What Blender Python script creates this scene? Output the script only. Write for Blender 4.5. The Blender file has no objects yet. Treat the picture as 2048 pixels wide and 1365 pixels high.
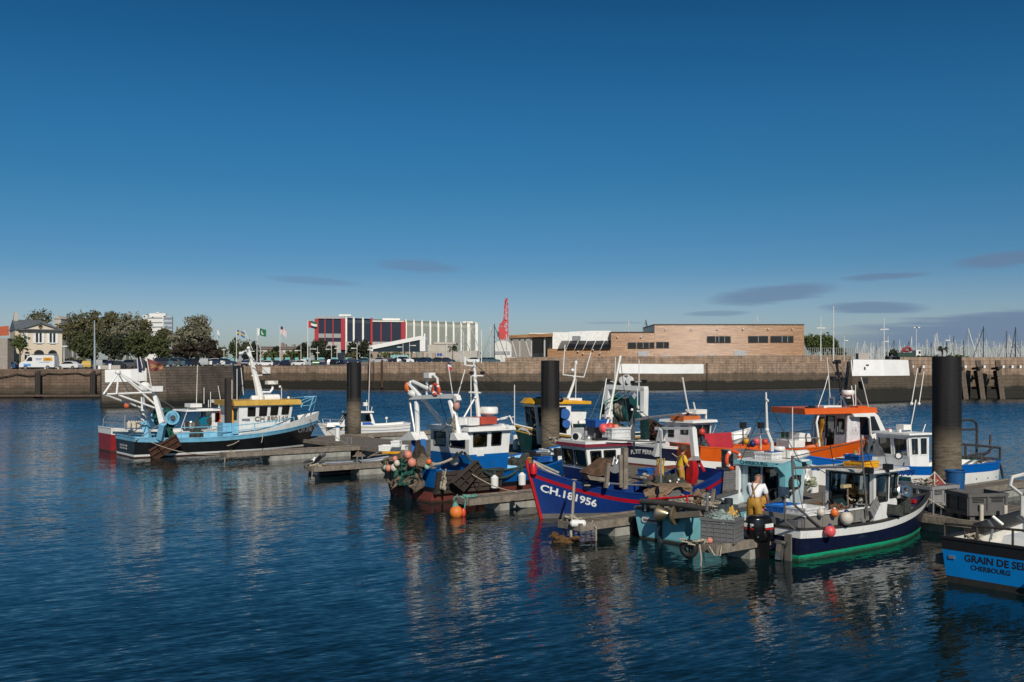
import bpy,math,random
from mathutils import Vector as V,Matrix
R = math.radians
sc = bpy.context.scene;col = sc.collection
H,F,YH,CX = 4.9,1991.0,738.0,1024.0 # eye height, focal length in photo pixels, horizon row, centre column

# ---------------------------------------------------------------- camera, sky, sun
cam = bpy.data.cameras.new("camera");co = bpy.data.objects.new("camera",cam);col.objects.link(co)
co.location = (0,0,H);co.rotation_euler = (R(90),0,0)
cam.sensor_width = 36;cam.lens = F / 2048 * 36;cam.shift_y = (YH - 682.5) / 2048
cam.clip_start = 0.5;cam.clip_end = 20000
sc.camera = co
sc.view_settings.view_transform = 'Standard';sc.view_settings.look = 'None'
sc.view_settings.exposure = 0.0;sc.view_settings.gamma = 1.0
SUN_EL,SUN_AZ = 36.0,167.0 # azimuth clockwise from +Y: behind the camera, to the right
sv = V((math.sin(R(SUN_AZ)) * math.cos(R(SUN_EL)),math.cos(R(SUN_AZ)) * math.cos(R(SUN_EL)),math.sin(R(SUN_EL))))
sl = bpy.data.lights.new("sun",'SUN');sl.energy = 3.7;sl.angle = R(0.5);sl.color = (1.0,0.94,0.85)
so = bpy.data.objects.new("sun",sl);col.objects.link(so);so.rotation_euler = sv.to_track_quat('Z','Y').to_euler()

wd = bpy.data.worlds.new("World");sc.world = wd;wd.use_nodes = True
nt = wd.node_tree;nt.nodes.clear()
def N(t,kind,**kw):
 n = t.nodes.new(kind)
 for k,v in kw.items():
  if k in n.inputs.keys(): n.inputs[k].default_value = v
  else: setattr(n,k,v)
 return n
def mth(t,op,a,b=None,c=None,clamp=False):
 n = t.nodes.new('ShaderNodeMath');n.operation = op;n.use_clamp = clamp
 for i,x in enumerate((a,b,c)):
  if x is None: continue
  if isinstance(x,(int,float)): n.inputs[i].default_value = x
  else: t.links.new(x,n.inputs[i])
 return n.outputs[0]
def mixc(t,fac,a,b,mode='MIX'):
 n = t.nodes.new('ShaderNodeMix');n.data_type = 'RGBA';n.blend_type = mode
 for s,x in ((n.inputs[0],fac),(n.inputs[6],a),(n.inputs[7],b)):
  if isinstance(x,(int,float)): s.default_value = x
  elif isinstance(x,(tuple,list)): s.default_value = (*x[:3],1)
  else: t.links.new(x,s)
 return n.outputs[2]
sky = nt.nodes.new('ShaderNodeTexSky');sky.sky_type = 'NISHITA';sky.sun_disc = False
sky.sun_elevation = R(SUN_EL);sky.sun_rotation = R(SUN_AZ);sky.altitude = 0;sky.air_density = 1.0
sky.dust_density = 0.6;sky.ozone_density = 2.2
tc = nt.nodes.new('ShaderNodeTexCoord');sx = nt.nodes.new('ShaderNodeSeparateXYZ');nt.links.new(tc.outputs['Generated'],sx.inputs[0])
X,Y,Z = sx.outputs
el = mth(nt,'MAXIMUM',Z,0.0)
# sky tint by height; the dome above view is darkened to cut ambient light
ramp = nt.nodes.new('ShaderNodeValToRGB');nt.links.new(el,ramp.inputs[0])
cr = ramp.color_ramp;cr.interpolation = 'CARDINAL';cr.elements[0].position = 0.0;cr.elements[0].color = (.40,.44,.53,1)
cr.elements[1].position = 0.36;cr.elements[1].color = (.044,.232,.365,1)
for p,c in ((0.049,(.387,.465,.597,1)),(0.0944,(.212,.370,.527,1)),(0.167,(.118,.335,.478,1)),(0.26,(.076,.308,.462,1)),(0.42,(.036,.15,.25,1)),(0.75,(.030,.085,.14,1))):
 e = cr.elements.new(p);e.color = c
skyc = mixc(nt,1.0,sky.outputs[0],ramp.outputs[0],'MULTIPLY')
ys = mth(nt,'MAXIMUM',Y,0.05)
A = mth(nt,'DIVIDE',X,ys);B = mth(nt,'DIVIDE',Z,ys)
cx_ = nt.nodes.new('ShaderNodeCombineXYZ');nt.links.new(mth(nt,'MULTIPLY',A,9.0),cx_.inputs[0]);nt.links.new(mth(nt,'MULTIPLY',B,130.0),cx_.inputs[1])
cn = N(nt,'ShaderNodeTexNoise',Scale=1.0,Detail=4.0,Roughness=0.6);nt.links.new(cx_.outputs[0],cn.inputs['Vector'])
nz = mth(nt,'SUBTRACT',cn.outputs[0],0.5)
tot = None
# lenticular clouds low over the sea, each a lens in (bearing, height)
for (u,v,ru,rv,tilt,k) in ((838,533,95,15,-.07,.50),(625,562,105,9,-.07,.42),(1545,589,140,20,.10,.80),(1772,553,100,9,.06,.75),
  (2010,519,115,19,.10,.85),(1748,616,120,13,.0,.8),(2060,655,470,42,.07,.95),(1435,628,75,6,.03,.55),(1230,646,70,3,0,.35)):
 da = mth(nt,'SUBTRACT',A,(u - CX) / F);db = mth(nt,'SUBTRACT',B,(YH - v) / F)
 db = mth(nt,'SUBTRACT',db,mth(nt,'MULTIPLY',da,tilt))
 db = mth(nt,'ADD',db,mth(nt,'MULTIPLY',nz,rv * 1.5 / F))
 r2 = mth(nt,'ADD',mth(nt,'POWER',mth(nt,'ABSOLUTE',mth(nt,'DIVIDE',da,ru / F)),2.0),mth(nt,'POWER',mth(nt,'ABSOLUTE',mth(nt,'DIVIDE',db,rv / F)),2.0))
 m = mth(nt,'MULTIPLY',mth(nt,'SMOOTH_MIN',mth(nt,'MULTIPLY',mth(nt,'SUBTRACT',1.0,r2),1.45),1.0,0.3),k,clamp=True)
 tot = m if tot is None else mth(nt,'MAXIMUM',tot,m)
tot = mth(nt,'MULTIPLY',tot,mth(nt,'GREATER_THAN',Y,0.06))
CLOUD = (1.12,1.70,2.75)
skyc = mixc(nt,mth(nt,'MULTIPLY',tot,.85),skyc,CLOUD)
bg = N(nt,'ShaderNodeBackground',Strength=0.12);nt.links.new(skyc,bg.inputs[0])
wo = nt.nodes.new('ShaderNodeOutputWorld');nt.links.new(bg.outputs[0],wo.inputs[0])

# ---------------------------------------------------------------- helpers
def P(u,v,z=0.0):
 k = (v - YH) / (H - z);return V(((u - CX) / k,F / k,z))
def W(u,v,y):
 return V(((u - CX) * y / F,y,H - (v - YH) * y / F))

MATS = {}
def mat(name,c,rough=.55,metal=0.0,var=.18,scale=2.5,bump=0.0,bscale=12.0,dirt=0.0,dcol=(.10,.07,.045),spec=.5,wl=0):
 if name in MATS: return MATS[name]
 m = bpy.data.materials.new(name);m.use_nodes = True;t = m.node_tree;t.nodes.clear()
 o = t.nodes.new('ShaderNodeOutputMaterial');b = t.nodes.new('ShaderNodeBsdfPrincipled');t.links.new(b.outputs[0],o.inputs[0])
 b.inputs['Roughness'].default_value = rough;b.inputs['Metallic'].default_value = metal
 b.inputs['Specular IOR Level'].default_value = spec
 tcn = t.nodes.new('ShaderNodeTexCoord')
 n = N(t,'ShaderNodeTexNoise',Scale=scale,Detail=5.0,Roughness=.62);t.links.new(tcn.outputs['Object'],n.inputs['Vector'])
 mr = t.nodes.new('ShaderNodeMapRange');t.links.new(n.outputs[0],mr.inputs[0]);mr.inputs[1].default_value = .3;mr.inputs[2].default_value = .7
 mr.inputs[3].default_value = 1 - var;mr.inputs[4].default_value = 1 + var
 cb = t.nodes.new('ShaderNodeCombineXYZ')
 for i in range(3): t.links.new(mr.outputs[0],cb.inputs[i])
 out = mixc(t,1.0,c,cb.outputs[0],'MULTIPLY')
 if dirt > 0:
  mp = t.nodes.new('ShaderNodeMapping');mp.inputs['Scale'].default_value = (7,7,1.1);t.links.new(tcn.outputs['Object'],mp.inputs[0])
  n2 = N(t,'ShaderNodeTexNoise',Scale=1.0,Detail=6.0,Roughness=.7);t.links.new(mp.outputs[0],n2.inputs['Vector'])
  f = t.nodes.new('ShaderNodeMapRange');t.links.new(n2.outputs[0],f.inputs[0]);f.inputs[1].default_value = .52;f.inputs[2].default_value = .74;f.inputs[4].default_value = dirt
  out = mixc(t,f.outputs[0],out,dcol)
  rr = t.nodes.new('ShaderNodeMapRange');t.links.new(n2.outputs[0],rr.inputs[0]);rr.inputs[3].default_value = rough * .8;rr.inputs[4].default_value = min(1,rough * 1.3)
  t.links.new(rr.outputs[0],b.inputs['Roughness'])
 if wl: # weed and scum line where the hull meets the water, fender rubs above it
  gp = t.nodes.new('ShaderNodeNewGeometry');sp = t.nodes.new('ShaderNodeSeparateXYZ');t.links.new(gp.outputs['Position'],sp.inputs[0])
  zz = mth(t,'ADD',sp.outputs[2],mth(t,'MULTIPLY',mth(t,'SUBTRACT',n.outputs[0],.5),-.22));wr = t.nodes.new('ShaderNodeMapRange');t.links.new(zz,wr.inputs[0]);wr.inputs[1].default_value = .11;wr.inputs[2].default_value = .03
  out = mixc(t,mth(t,'MULTIPLY',wr.outputs[0],.85),out,(.022,.024,.012))
  n4 = N(t,'ShaderNodeTexNoise',Scale=1.0,Detail=8.0,Roughness=.75);mp4 = t.nodes.new('ShaderNodeMapping');mp4.inputs['Scale'].default_value = (1.3,1.3,9);t.links.new(tcn.outputs['Object'],mp4.inputs[0]);t.links.new(mp4.outputs[0],n4.inputs['Vector'])
  f4 = t.nodes.new('ShaderNodeMapRange');t.links.new(n4.outputs[0],f4.inputs[0]);f4.inputs[1].default_value = .60;f4.inputs[2].default_value = .70;f4.inputs[4].default_value = .28
  out = mixc(t,f4.outputs[0],out,tuple(.55 * x + .45 * y for x,y in zip(c,(.32,.30,.27))))
 t.links.new(out,b.inputs['Base Color'])
 if bump > 0:
  n3 = N(t,'ShaderNodeTexNoise',Scale=bscale,Detail=4.0);t.links.new(tcn.outputs['Object'],n3.inputs['Vector'])
  bp = N(t,'ShaderNodeBump',Strength=bump,Distance=.05);t.links.new(n3.outputs[0],bp.inputs['Height']);t.links.new(bp.outputs[0],b.inputs['Normal'])
 MATS[name] = m;return m
def glass(name,tint,rough=.03,through=.55):
 if name in MATS: return MATS[name]
 m = bpy.data.materials.new(name);m.use_nodes = True;t = m.node_tree;t.nodes.clear()
 o = t.nodes.new('ShaderNodeOutputMaterial')
 tr = N(t,'ShaderNodeBsdfTransparent');tr.inputs[0].default_value = (through * tint[0],through * tint[1],through * tint[2],1)
 gl = N(t,'ShaderNodeBsdfGlossy',Roughness=rough);gl.inputs[0].default_value = (.9,.95,1,1)
 lw = N(t,'ShaderNodeFresnel',IOR=1.6);ad = mth(t,'ADD',lw.outputs[0],.06,clamp=True)
 mx = t.nodes.new('ShaderNodeMixShader');t.links.new(ad,mx.inputs[0]);t.links.new(tr.outputs[0],mx.inputs[1]);t.links.new(gl.outputs[0],mx.inputs[2])
 t.links.new(mx.outputs[0],o.inputs[0]);MATS[name] = m;return m

class MB:
 def __init__(s): s.v = [];s.f = [];s.m = [];s.k = 0;s.uv = {}
 def mi(s,k): s.k = k;return s
 def add(s,vs,fs,k=None):
  o = len(s.v);s.v += [tuple(p) for p in vs]
  for f in fs: s.f.append(tuple(i + o for i in f));s.m.append(s.k if k is None else k)
  return s
 def box(s,c,sz,rz=0.0,rot=None,taper=1.0):
  c = V(c);a,b,h = sz[0] / 2,sz[1] / 2,sz[2] / 2
  ps = [V((x * (taper if z > 0 else 1),y * (taper if z > 0 else 1),z)) for z in (-h,h) for x,y in ((-a,-b),(a,-b),(a,b),(-a,b))]
  m = rot if rot is not None else Matrix.Rotation(rz,3,'Z')
  return s.add([c + m @ p for p in ps],[(3,2,1,0),(4,5,6,7),(0,1,5,4),(1,2,6,5),(2,3,7,6),(3,0,4,7)])
 def bar(s,p,q,w,h=None,up=(0,0,1)):
  p,q = V(p),V(q);d = q - p;L = d.length
  if L < 1e-6: return s
  d /= L;u = V(up)
  if abs(d.dot(u)) > .98: u = V((1,0,0))
  a = d.cross(u).normalized();b = a.cross(d).normalized();h = h or w
  ps = [o + a * (i * w / 2) + b * (j * h / 2) for o in (p,q) for i,j in ((-1,-1),(1,-1),(1,1),(-1,1))]
  return s.add(ps,[(3,2,1,0),(4,5,6,7),(0,1,5,4),(1,2,6,5),(2,3,7,6),(3,0,4,7)])
 def tube(s,pts,r,n=6,closed=False):
  pts = [V(p) for p in pts];k = len(pts)
  if k < 2: return s
  rs = r if isinstance(r,(list,tuple)) else [r] * k
  o = len(s.v);pa = None
  for i,p in enumerate(pts):
   if closed: d = pts[(i + 1) % k] - pts[i - 1]
   else: d = pts[min(i + 1,k - 1)] - pts[max(i - 1,0)]
   if d.length < 1e-9: d = V((0,0,1))
   d.normalize()
   if pa is None:
    u = V((0,0,1)) if abs(d.z) < .9 else V((1,0,0));a = d.cross(u).normalized()
   else:
    a = pa - d * pa.dot(d)
    if a.length < 1e-6: a = d.orthogonal()
    a.normalize()
   pa = a;b = d.cross(a)
   for j in range(n):
    t = 2 * math.pi * j / n;s.v.append(tuple(p + (a * math.cos(t) + b * math.sin(t)) * rs[i]))
  for i in range(k if closed else k - 1):
   i2 = (i + 1) % k
   for j in range(n):
    s.f.append((o + i * n + j,o + i * n + (j + 1) % n,o + i2 * n + (j + 1) % n,o + i2 * n + j));s.m.append(s.k)
  if not closed:
   s.f.append(tuple(o + j for j in range(n - 1,-1,-1)));s.m.append(s.k)
   s.f.append(tuple(o + (k - 1) * n + j for j in range(n)));s.m.append(s.k)
  return s
 def lathe(s,prof,c=(0,0,0),axis=(0,0,1),n=14):
  c = V(c);ax = V(axis).normalized();u = V((1,0,0)) if abs(ax.x) < .9 else V((0,1,0));a = ax.cross(u).normalized();b = ax.cross(a)
  o = len(s.v);k = len(prof)
  for r,z in prof:
   for j in range(n):
    t = 2 * math.pi * j / n;s.v.append(tuple(c + ax * z + (a * math.cos(t) + b * math.sin(t)) * max(r,.0005)))
  for i in range(k - 1):
   for j in range(n):
    s.f.append((o + i * n + j,o + i * n + (j + 1) % n,o + (i + 1) * n + (j + 1) % n,o + (i + 1) * n + j));s.m.append(s.k)
  s.f.append(tuple(o + j for j in range(n - 1,-1,-1)));s.m.append(s.k)
  s.f.append(tuple(o + (k - 1) * n + j for j in range(n)));s.m.append(s.k)
  return s
 def cyl(s,p,q,r,n=12,r2=None):
  p,q = V(p),V(q);L = (q - p).length
  return s.lathe([(r,0),(r2 if r2 is not None else r,L)],p,q - p,n)
 def ball(s,c,r,sc_=(1,1,1),n=12,m=8):
  c = V(c);o = len(s.v)
  for i in range(m + 1):
   t = math.pi * i / m
   for j in range(n):
    a = 2 * math.pi * j / n
    s.v.append((c.x + r * sc_[0] * math.sin(t) * math.cos(a),c.y + r * sc_[1] * math.sin(t) * math.sin(a),c.z - r * sc_[2] * math.cos(t)))
  for i in range(m):
   for j in range(n):
    s.f.append((o + i * n + j,o + i * n + (j + 1) % n,o + (i + 1) * n + (j + 1) % n,o + (i + 1) * n + j));s.m.append(s.k)
  return s
 def prism(s,poly,fn,a,b):
  """poly: 2-D outline; fn(p, t) -> 3-D point; extruded from t=a to t=b"""
  n = len(poly);vs = [fn(p,a) for p in poly] + [fn(p,b) for p in poly]
  return s.add(vs,[tuple(range(n - 1,-1,-1)),tuple(range(n,2 * n))] + [(i,(i + 1) % n,n + (i + 1) % n,n + i) for i in range(n)])
 def torus(s,c,Rr,r,axis=(0,0,1),n=18,k=7):
  c = V(c);ax = V(axis).normalized();a = ax.orthogonal().normalized();b = ax.cross(a)
  return s.tube([c + (a * math.cos(2 * math.pi * i / n) + b * math.sin(2 * math.pi * i / n)) * Rr for i in range(n)],r,k,True)
 def grid(s,fn,nu,nv,k=None,kf=None):
  o = len(s.v)
  for i in range(nu + 1):
   for j in range(nv + 1): s.v.append(tuple(fn(i / nu,j / nv)))
  for i in range(nu):
   for j in range(nv):
    a = o + i * (nv + 1) + j
    s.f.append((a,a + nv + 1,a + nv + 2,a + 1));s.m.append(kf((i + .5) / nu,(j + .5) / nv) if kf else (s.k if k is None else k))
  return s
 def quad(s,a,b,c,d): return s.add([a,b,c,d],[(0,1,2,3)])
 def build(s,name,mats,parent=None,smooth=38,uvf=None,recenter=False,mw=None):
  me = bpy.data.meshes.new(name)
  vs = s.v;org = V((0,0,0))
  if recenter and vs:
   xs,ys_,zs = zip(*vs);org = V(((min(xs) + max(xs)) / 2,(min(ys_) + max(ys_)) / 2,min(zs)))
   vs = [(x - org.x,y - org.y,z - org.z) for x,y,z in vs]
  me.from_pydata(vs,[],s.f)
  if not isinstance(mats,(list,tuple)): mats = [mats]
  for m in mats: me.materials.append(m)
  if len(mats) > 1: me.polygons.foreach_set('material_index',s.m)
  if uvf:
   ul = me.uv_layers.new(name='UVMap')
   for lp in me.loops: ul.data[lp.index].uv = uvf(V(s.v[lp.vertex_index]))
  if smooth:
   me.polygons.foreach_set('use_smooth',[True] * len(s.f));me.set_sharp_from_angle(angle=R(smooth))
  me.update()
  o = bpy.data.objects.new(name,me);col.objects.link(o)
  if parent is not None: o.parent = parent
  if recenter: o.location = org
  if mw is not None: o.matrix_world = mw @ Matrix.Translation(org)
  return o
def tag(o,label,cat,group=None):
 o['label'] = label;o['category'] = cat
 if group: o['group'] = group
 return o
def struct(o,kind='structure'): o['kind'] = kind;return o
def empty(name,loc,rz=0.0,label=None,cat=None,group=None):
 o = bpy.data.objects.new(name,None);col.objects.link(o);o.location = loc;o.rotation_euler = (0,0,rz);o.empty_display_size = .3
 if label: tag(o,label,cat,group)
 return o
def text_mesh(body,size,ax='CENTER'):
 cu = bpy.data.curves.new('t','FONT');cu.body = body;cu.size = size;cu.align_x = ax;cu.align_y = 'CENTER';cu.resolution_u = 3;cu.offset = size * .028
 o = bpy.data.objects.new('t',cu);col.objects.link(o);dg = bpy.context.evaluated_depsgraph_get();dg.update()
 me = o.evaluated_get(dg).to_mesh();vs = [v.co.copy() for v in me.vertices];fs = [tuple(p.vertices) for p in me.polygons]
 o.evaluated_get(dg).to_mesh_clear();bpy.data.objects.remove(o);bpy.data.curves.remove(cu);return vs,fs

class Frame:
 """a thing with its own axes; q() finds the local point seen in the photo at (u, v) on a plane of known depth in the thing"""
 def __init__(s,name,label,cat,xy,ang,group=None,z=0.0):
  s.e = empty(name,(xy[0],xy[1],z),R(ang),label,cat,group);s.o = V((xy[0],xy[1],z));s.a = R(ang)
  s.mw = Matrix.Translation(s.o) @ Matrix.Rotation(s.a,4,'Z');s.inv = s.mw.inverted();s.cl = s.inv @ V((0,0,H));s.r3 = s.inv.to_3x3()
 def ray(s,u,v): return s.r3 @ V(((u - CX) / F,1,-(v - YH) / F))
 def q(s,u,v,y=0.0): d = s.ray(u,v);return s.cl + d * ((y - s.cl.y) / d.y)
 def qx(s,u,v,x=0.0): d = s.ray(u,v);return s.cl + d * ((x - s.cl.x) / d.x)
 def qz(s,u,v,z=0.0): d = s.ray(u,v);return s.cl + d * ((z - s.cl.z) / d.z)
 def part(s,mb,name,mats,parent=None,**kw): return mb.build(name,mats,parent or s.e,**kw)
 def tubes(s,name,lines,r,m,n=6):
  if name in ('aerial','shelter_post','oar','gallows_foot','frame_pole','wire','stay','canopy_post','hose','chafing_rope','stern_post','mooring_rope','flag_staff','boom','red_brace','warp') and len(lines) > 1:
   for L in lines: s.tubes(name,[L],r,m,n)
   return
  if name == 'aerial': r = r * .72
  mb = MB()
  for L in lines: mb.tube([s.q(*p) if not isinstance(p,V) else p for p in L],r,n)
  return s.part(mb,name,m)
 def top(s,mb,name,mats,label,cat,group=None,**kw):
  return tag(mb.build(name,mats,None,recenter=True,mw=s.mw,**kw),label,cat,group)

# ---------------------------------------------------------------- materials in common
WHITE = mat('white_paint',(.80,.80,.77),.38,var=.06,dirt=.42,dcol=(.42,.33,.22))
WHITEC = mat('white_gelcoat',(.82,.81,.77),.28,var=.04,dirt=.12,dcol=(.5,.42,.3))
STEEL = mat('galvanised_steel',(.42,.42,.41),.42,.75,dirt=.3)
GREYP = mat('grey_paint',(.16,.16,.17),.5,dirt=.3)
BLACKP = mat('black_paint',(.012,.012,.014),.38,dirt=.12,dcol=(.05,.04,.03))
RUBBER = mat('black_rubber',(.014,.014,.014),.75,bump=.2)
RUST = mat('rusty_iron',(.085,.038,.022),.8,.2,var=.5,scale=6,bump=.5,dirt=.6,dcol=(.03,.02,.018))
WOODG = mat('grey_weathered_timber',(.22,.185,.145),.85,var=.35,scale=4,bump=.4,dirt=.4,dcol=(.08,.065,.05))
ROPE = mat('beige_rope',(.38,.33,.25),.9,var=.4,scale=20,bump=.5)
ROPEG = mat('green_rope',(.12,.30,.24),.9,var=.4,scale=20,bump=.5)
ORANGEB = mat('orange_buoy',(.75,.16,.03),.45,dirt=.35,dcol=(.3,.12,.05))
GLASSD = glass('dark_cabin_glass',(.55,.62,.62))
GLASSB = mat('dark_window_glass',(.012,.016,.022),.06,var=.1)
ANT = mat('white_antenna',(.80,.78,.72),.4,var=.1)
REDP = mat('red_paint',(.50,.012,.018),.42,dirt=.2)
BLUETUB = mat('blue_plastic',(.010,.10,.36),.45,var=.15,dirt=.3)
GREYPL = mat('grey_plastic',(.155,.155,.155),.55,var=.15,dirt=.4)
INTER = mat('cabin_interior',(.30,.26,.21),.8)
NETG = mat('green_net',(.02,.11,.075),.95,var=.7,scale=14,bump=1.0,bscale=40)
NETB = mat('brown_net',(.22,.165,.115),.95,var=.6,scale=14,bump=1.0,bscale=40)
NETD = mat('dark_net',(.055,.06,.05),.95,var=.6,scale=14,bump=1.0,bscale=40)

# ---------------------------------------------------------------- water
def water_mat():
 m = bpy.data.materials.new('harbour_water');m.use_nodes = True;t = m.node_tree;t.nodes.clear()
 o = t.nodes.new('ShaderNodeOutputMaterial');b = t.nodes.new('ShaderNodeBsdfPrincipled');t.links.new(b.outputs[0],o.inputs[0])
 b.inputs['Base Color'].default_value = (.003,.013,.016,1);b.inputs['Roughness'].default_value = .04;b.inputs['IOR'].default_value = 1.333;b.inputs['Specular Tint'].default_value = (.60,.72,.66,1)
 g = t.nodes.new('ShaderNodeNewGeometry')
 def layer(ang,sxx,syy,sc_,det,rough=.5,dist=0.0):
  mp = t.nodes.new('ShaderNodeMapping');mp.vector_type = 'TEXTURE';mp.inputs['Rotation'].default_value = (0,0,R(ang));mp.inputs['Scale'].default_value = (1 / sxx,1 / syy,1)
  t.links.new(g.outputs['Position'],mp.inputs[0])
  n = N(t,'ShaderNodeTexNoise',Scale=sc_,Detail=det,Roughness=rough,Distortion=dist);t.links.new(mp.outputs[0],n.inputs['Vector']);return n.outputs[1]
 # ripples as slopes: cat's-paws over a short chop, crests lying mostly across the basin
 h1 = layer(26,.30,1.5,.75,2.0);h2 = layer(34,.34,2.0,3.9,2.5,.55,.3);h3 = layer(14,.42,1.8,10.0,2.0)
 big = layer(20,.03,.09,1.0,3.0)
 amp = t.nodes.new('ShaderNodeMapRange');t.links.new(big,amp.inputs[0]);amp.inputs[1].default_value = .35;amp.inputs[2].default_value = .65;amp.inputs[3].default_value = .6;amp.inputs[4].default_value = 1.15
 sl_ = []
 for lay,k in ((h1,.075),(h2,.25),(h3,.24)):
  s3 = t.nodes.new('ShaderNodeSeparateXYZ');t.links.new(lay,s3.inputs[0]);sl_.append([mth(t,'MULTIPLY',mth(t,'SUBTRACT',s3.outputs[i],.5),k) for i in (0,1)])
 # the open basin beyond the boats lies in the wind: rougher, wave faces leaning down-wind towards the boats
 sy = t.nodes.new('ShaderNodeSeparateXYZ');t.links.new(g.outputs['Position'],sy.inputs[0]);wr = t.nodes.new('ShaderNodeMapRange');wr.interpolation_type = 'SMOOTHSTEP';t.links.new(sy.outputs[1],wr.inputs[0]);wr.inputs[1].default_value = 45;wr.inputs[2].default_value = 130
 wind = wr.outputs[0];ampw = mth(t,'MULTIPLY',amp.outputs[0],mth(t,'ADD',1.0,mth(t,'MULTIPLY',wind,1.2)))
 nx = mth(t,'MULTIPLY',mth(t,'ADD',sl_[0][0],mth(t,'ADD',sl_[1][0],sl_[2][0])),mth(t,'MULTIPLY',ampw,.55))
 ny = mth(t,'MULTIPLY',mth(t,'ADD',sl_[0][1],mth(t,'ADD',sl_[1][1],sl_[2][1])),ampw)
 ca,sa = math.cos(R(24)),math.sin(R(24));nx,ny = mth(t,'SUBTRACT',mth(t,'MULTIPLY',nx,ca),mth(t,'MULTIPLY',ny,sa)),mth(t,'ADD',mth(t,'MULTIPLY',nx,sa),mth(t,'MULTIPLY',ny,ca));ny = mth(t,'SUBTRACT',ny,mth(t,'MULTIPLY',wind,.13))
 cv = N(t,'ShaderNodeCombineXYZ',Z=1.0);t.links.new(nx,cv.inputs[0]);t.links.new(ny,cv.inputs[1])
 nv = t.nodes.new('ShaderNodeVectorMath');nv.operation = 'NORMALIZE';t.links.new(cv.outputs[0],nv.inputs[0]);t.links.new(nv.outputs[0],b.inputs['Normal'])
 return m
mb = MB();mb.quad((-3000,-60,0),(3000,-60,0),(3000,6000,0),(-3000,6000,0))
struct(mb.build('water',water_mat(),smooth=None))
mb = MB();mb.quad((-3000,-60,-6),(3000,-60,-6),(3000,6000,-6),(-3000,6000,-6))
struct(mb.build('seabed',mat('harbour_mud',(.03,.03,.025),.9),smooth=None))

# ---------------------------------------------------------------- land and quay walls
def stone(name,c1,c2,mortar,bw=1.1,bh=.48,z1=2.2,z2=1.0,top=5.0,streak=.5):
 m = bpy.data.materials.new(name);m.use_nodes = True;t = m.node_tree;t.nodes.clear()
 o = t.nodes.new('ShaderNodeOutputMaterial');b = t.nodes.new('ShaderNodeBsdfPrincipled');t.links.new(b.outputs[0],o.inputs[0]);b.inputs['Roughness'].default_value = .88
 uv = t.nodes.new('ShaderNodeUVMap');br = t.nodes.new('ShaderNodeTexBrick');t.links.new(uv.outputs[0],br.inputs[0])
 br.inputs['Color1'].default_value = (*c1,1);br.inputs['Color2'].default_value = (*c2,1);br.inputs['Mortar'].default_value = (*mortar,1)
 br.inputs['Scale'].default_value = 1.0;br.inputs['Brick Width'].default_value = bw;br.inputs['Row Height'].default_value = bh;br.inputs['Mortar Size'].default_value = .022;br.inputs['Bias'].default_value = -.1
 g = t.nodes.new('ShaderNodeNewGeometry');s = t.nodes.new('ShaderNodeSeparateXYZ');t.links.new(g.outputs['Position'],s.inputs[0])
 n = N(t,'ShaderNodeTexNoise',Scale=.35,Detail=6.0,Roughness=.7);t.links.new(uv.outputs[0],n.inputs['Vector'])
 mp = t.nodes.new('ShaderNodeMapping');mp.inputs['Scale'].default_value = (1.6,.12,1);t.links.new(uv.outputs[0],mp.inputs[0])
 n2 = N(t,'ShaderNodeTexNoise',Scale=1.0,Detail=5.0,Roughness=.65);t.links.new(mp.outputs[0],n2.inputs['Vector'])
 f = t.nodes.new('ShaderNodeMapRange');t.links.new(n2.outputs[0],f.inputs[0]);f.inputs[1].default_value = .42;f.inputs[2].default_value = .72;f.inputs[4].default_value = streak
 c = mixc(t,f.outputs[0],br.outputs[0],(.055,.042,.03))
 v = t.nodes.new('ShaderNodeMapRange');t.links.new(n.outputs[0],v.inputs[0]);v.inputs[1].default_value = .3;v.inputs[2].default_value = .7;v.inputs[3].default_value = .62;v.inputs[4].default_value = 1.35
 cb = t.nodes.new('ShaderNodeCombineXYZ')
 for i in range(3): t.links.new(v.outputs[0],cb.inputs[i])
 c = mixc(t,1.0,c,cb.outputs[0],'MULTIPLY')
 zz = mth(t,'ADD',s.outputs[2],mth(t,'MULTIPLY',mth(t,'SUBTRACT',n.outputs[0],.5),1.5))
 def band(z,w):
  r = t.nodes.new('ShaderNodeMapRange');r.interpolation_type = 'SMOOTHSTEP';t.links.new(zz,r.inputs[0]);r.inputs[1].default_value = z + w;r.inputs[2].default_value = z - w;return r.outputs[0]
 c = mixc(t,mth(t,'MULTIPLY',band(z1,.35),.72),c,(.062,.048,.030)) # tide mark and weed
 c = mixc(t,mth(t,'MULTIPLY',band(z2,.30),.90),c,(.010,.011,.008))
 t.links.new(c,b.inputs['Base Color'])
 bp = N(t,'ShaderNodeBump',Strength=.7,Distance=.06);t.links.new(mth(t,'ADD',mth(t,'MULTIPLY',br.outputs[1],-1.0),n.outputs[0]),bp.inputs['Height']);t.links.new(bp.outputs[0],b.inputs['Normal'])
 return m
STONE = stone('quay_granite',(.41,.29,.205),(.31,.215,.15),(.17,.12,.085),1.3,.62,3.9,2.0,streak=.62)
STONEL = stone('old_quay_stone',(.20,.135,.095),(.15,.10,.07),(.10,.07,.05),1.2,.5,1.9,.75)
STONEP = stone('pier_masonry',(.215,.165,.122),(.16,.122,.09),(.062,.05,.04),.85,.36,1.5,.6,streak=.35)
STONER = stone('bastion_masonry',(.24,.18,.13),(.17,.125,.09),(.06,.05,.04),.85,.36,4.3,2.1,streak=.5)
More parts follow.
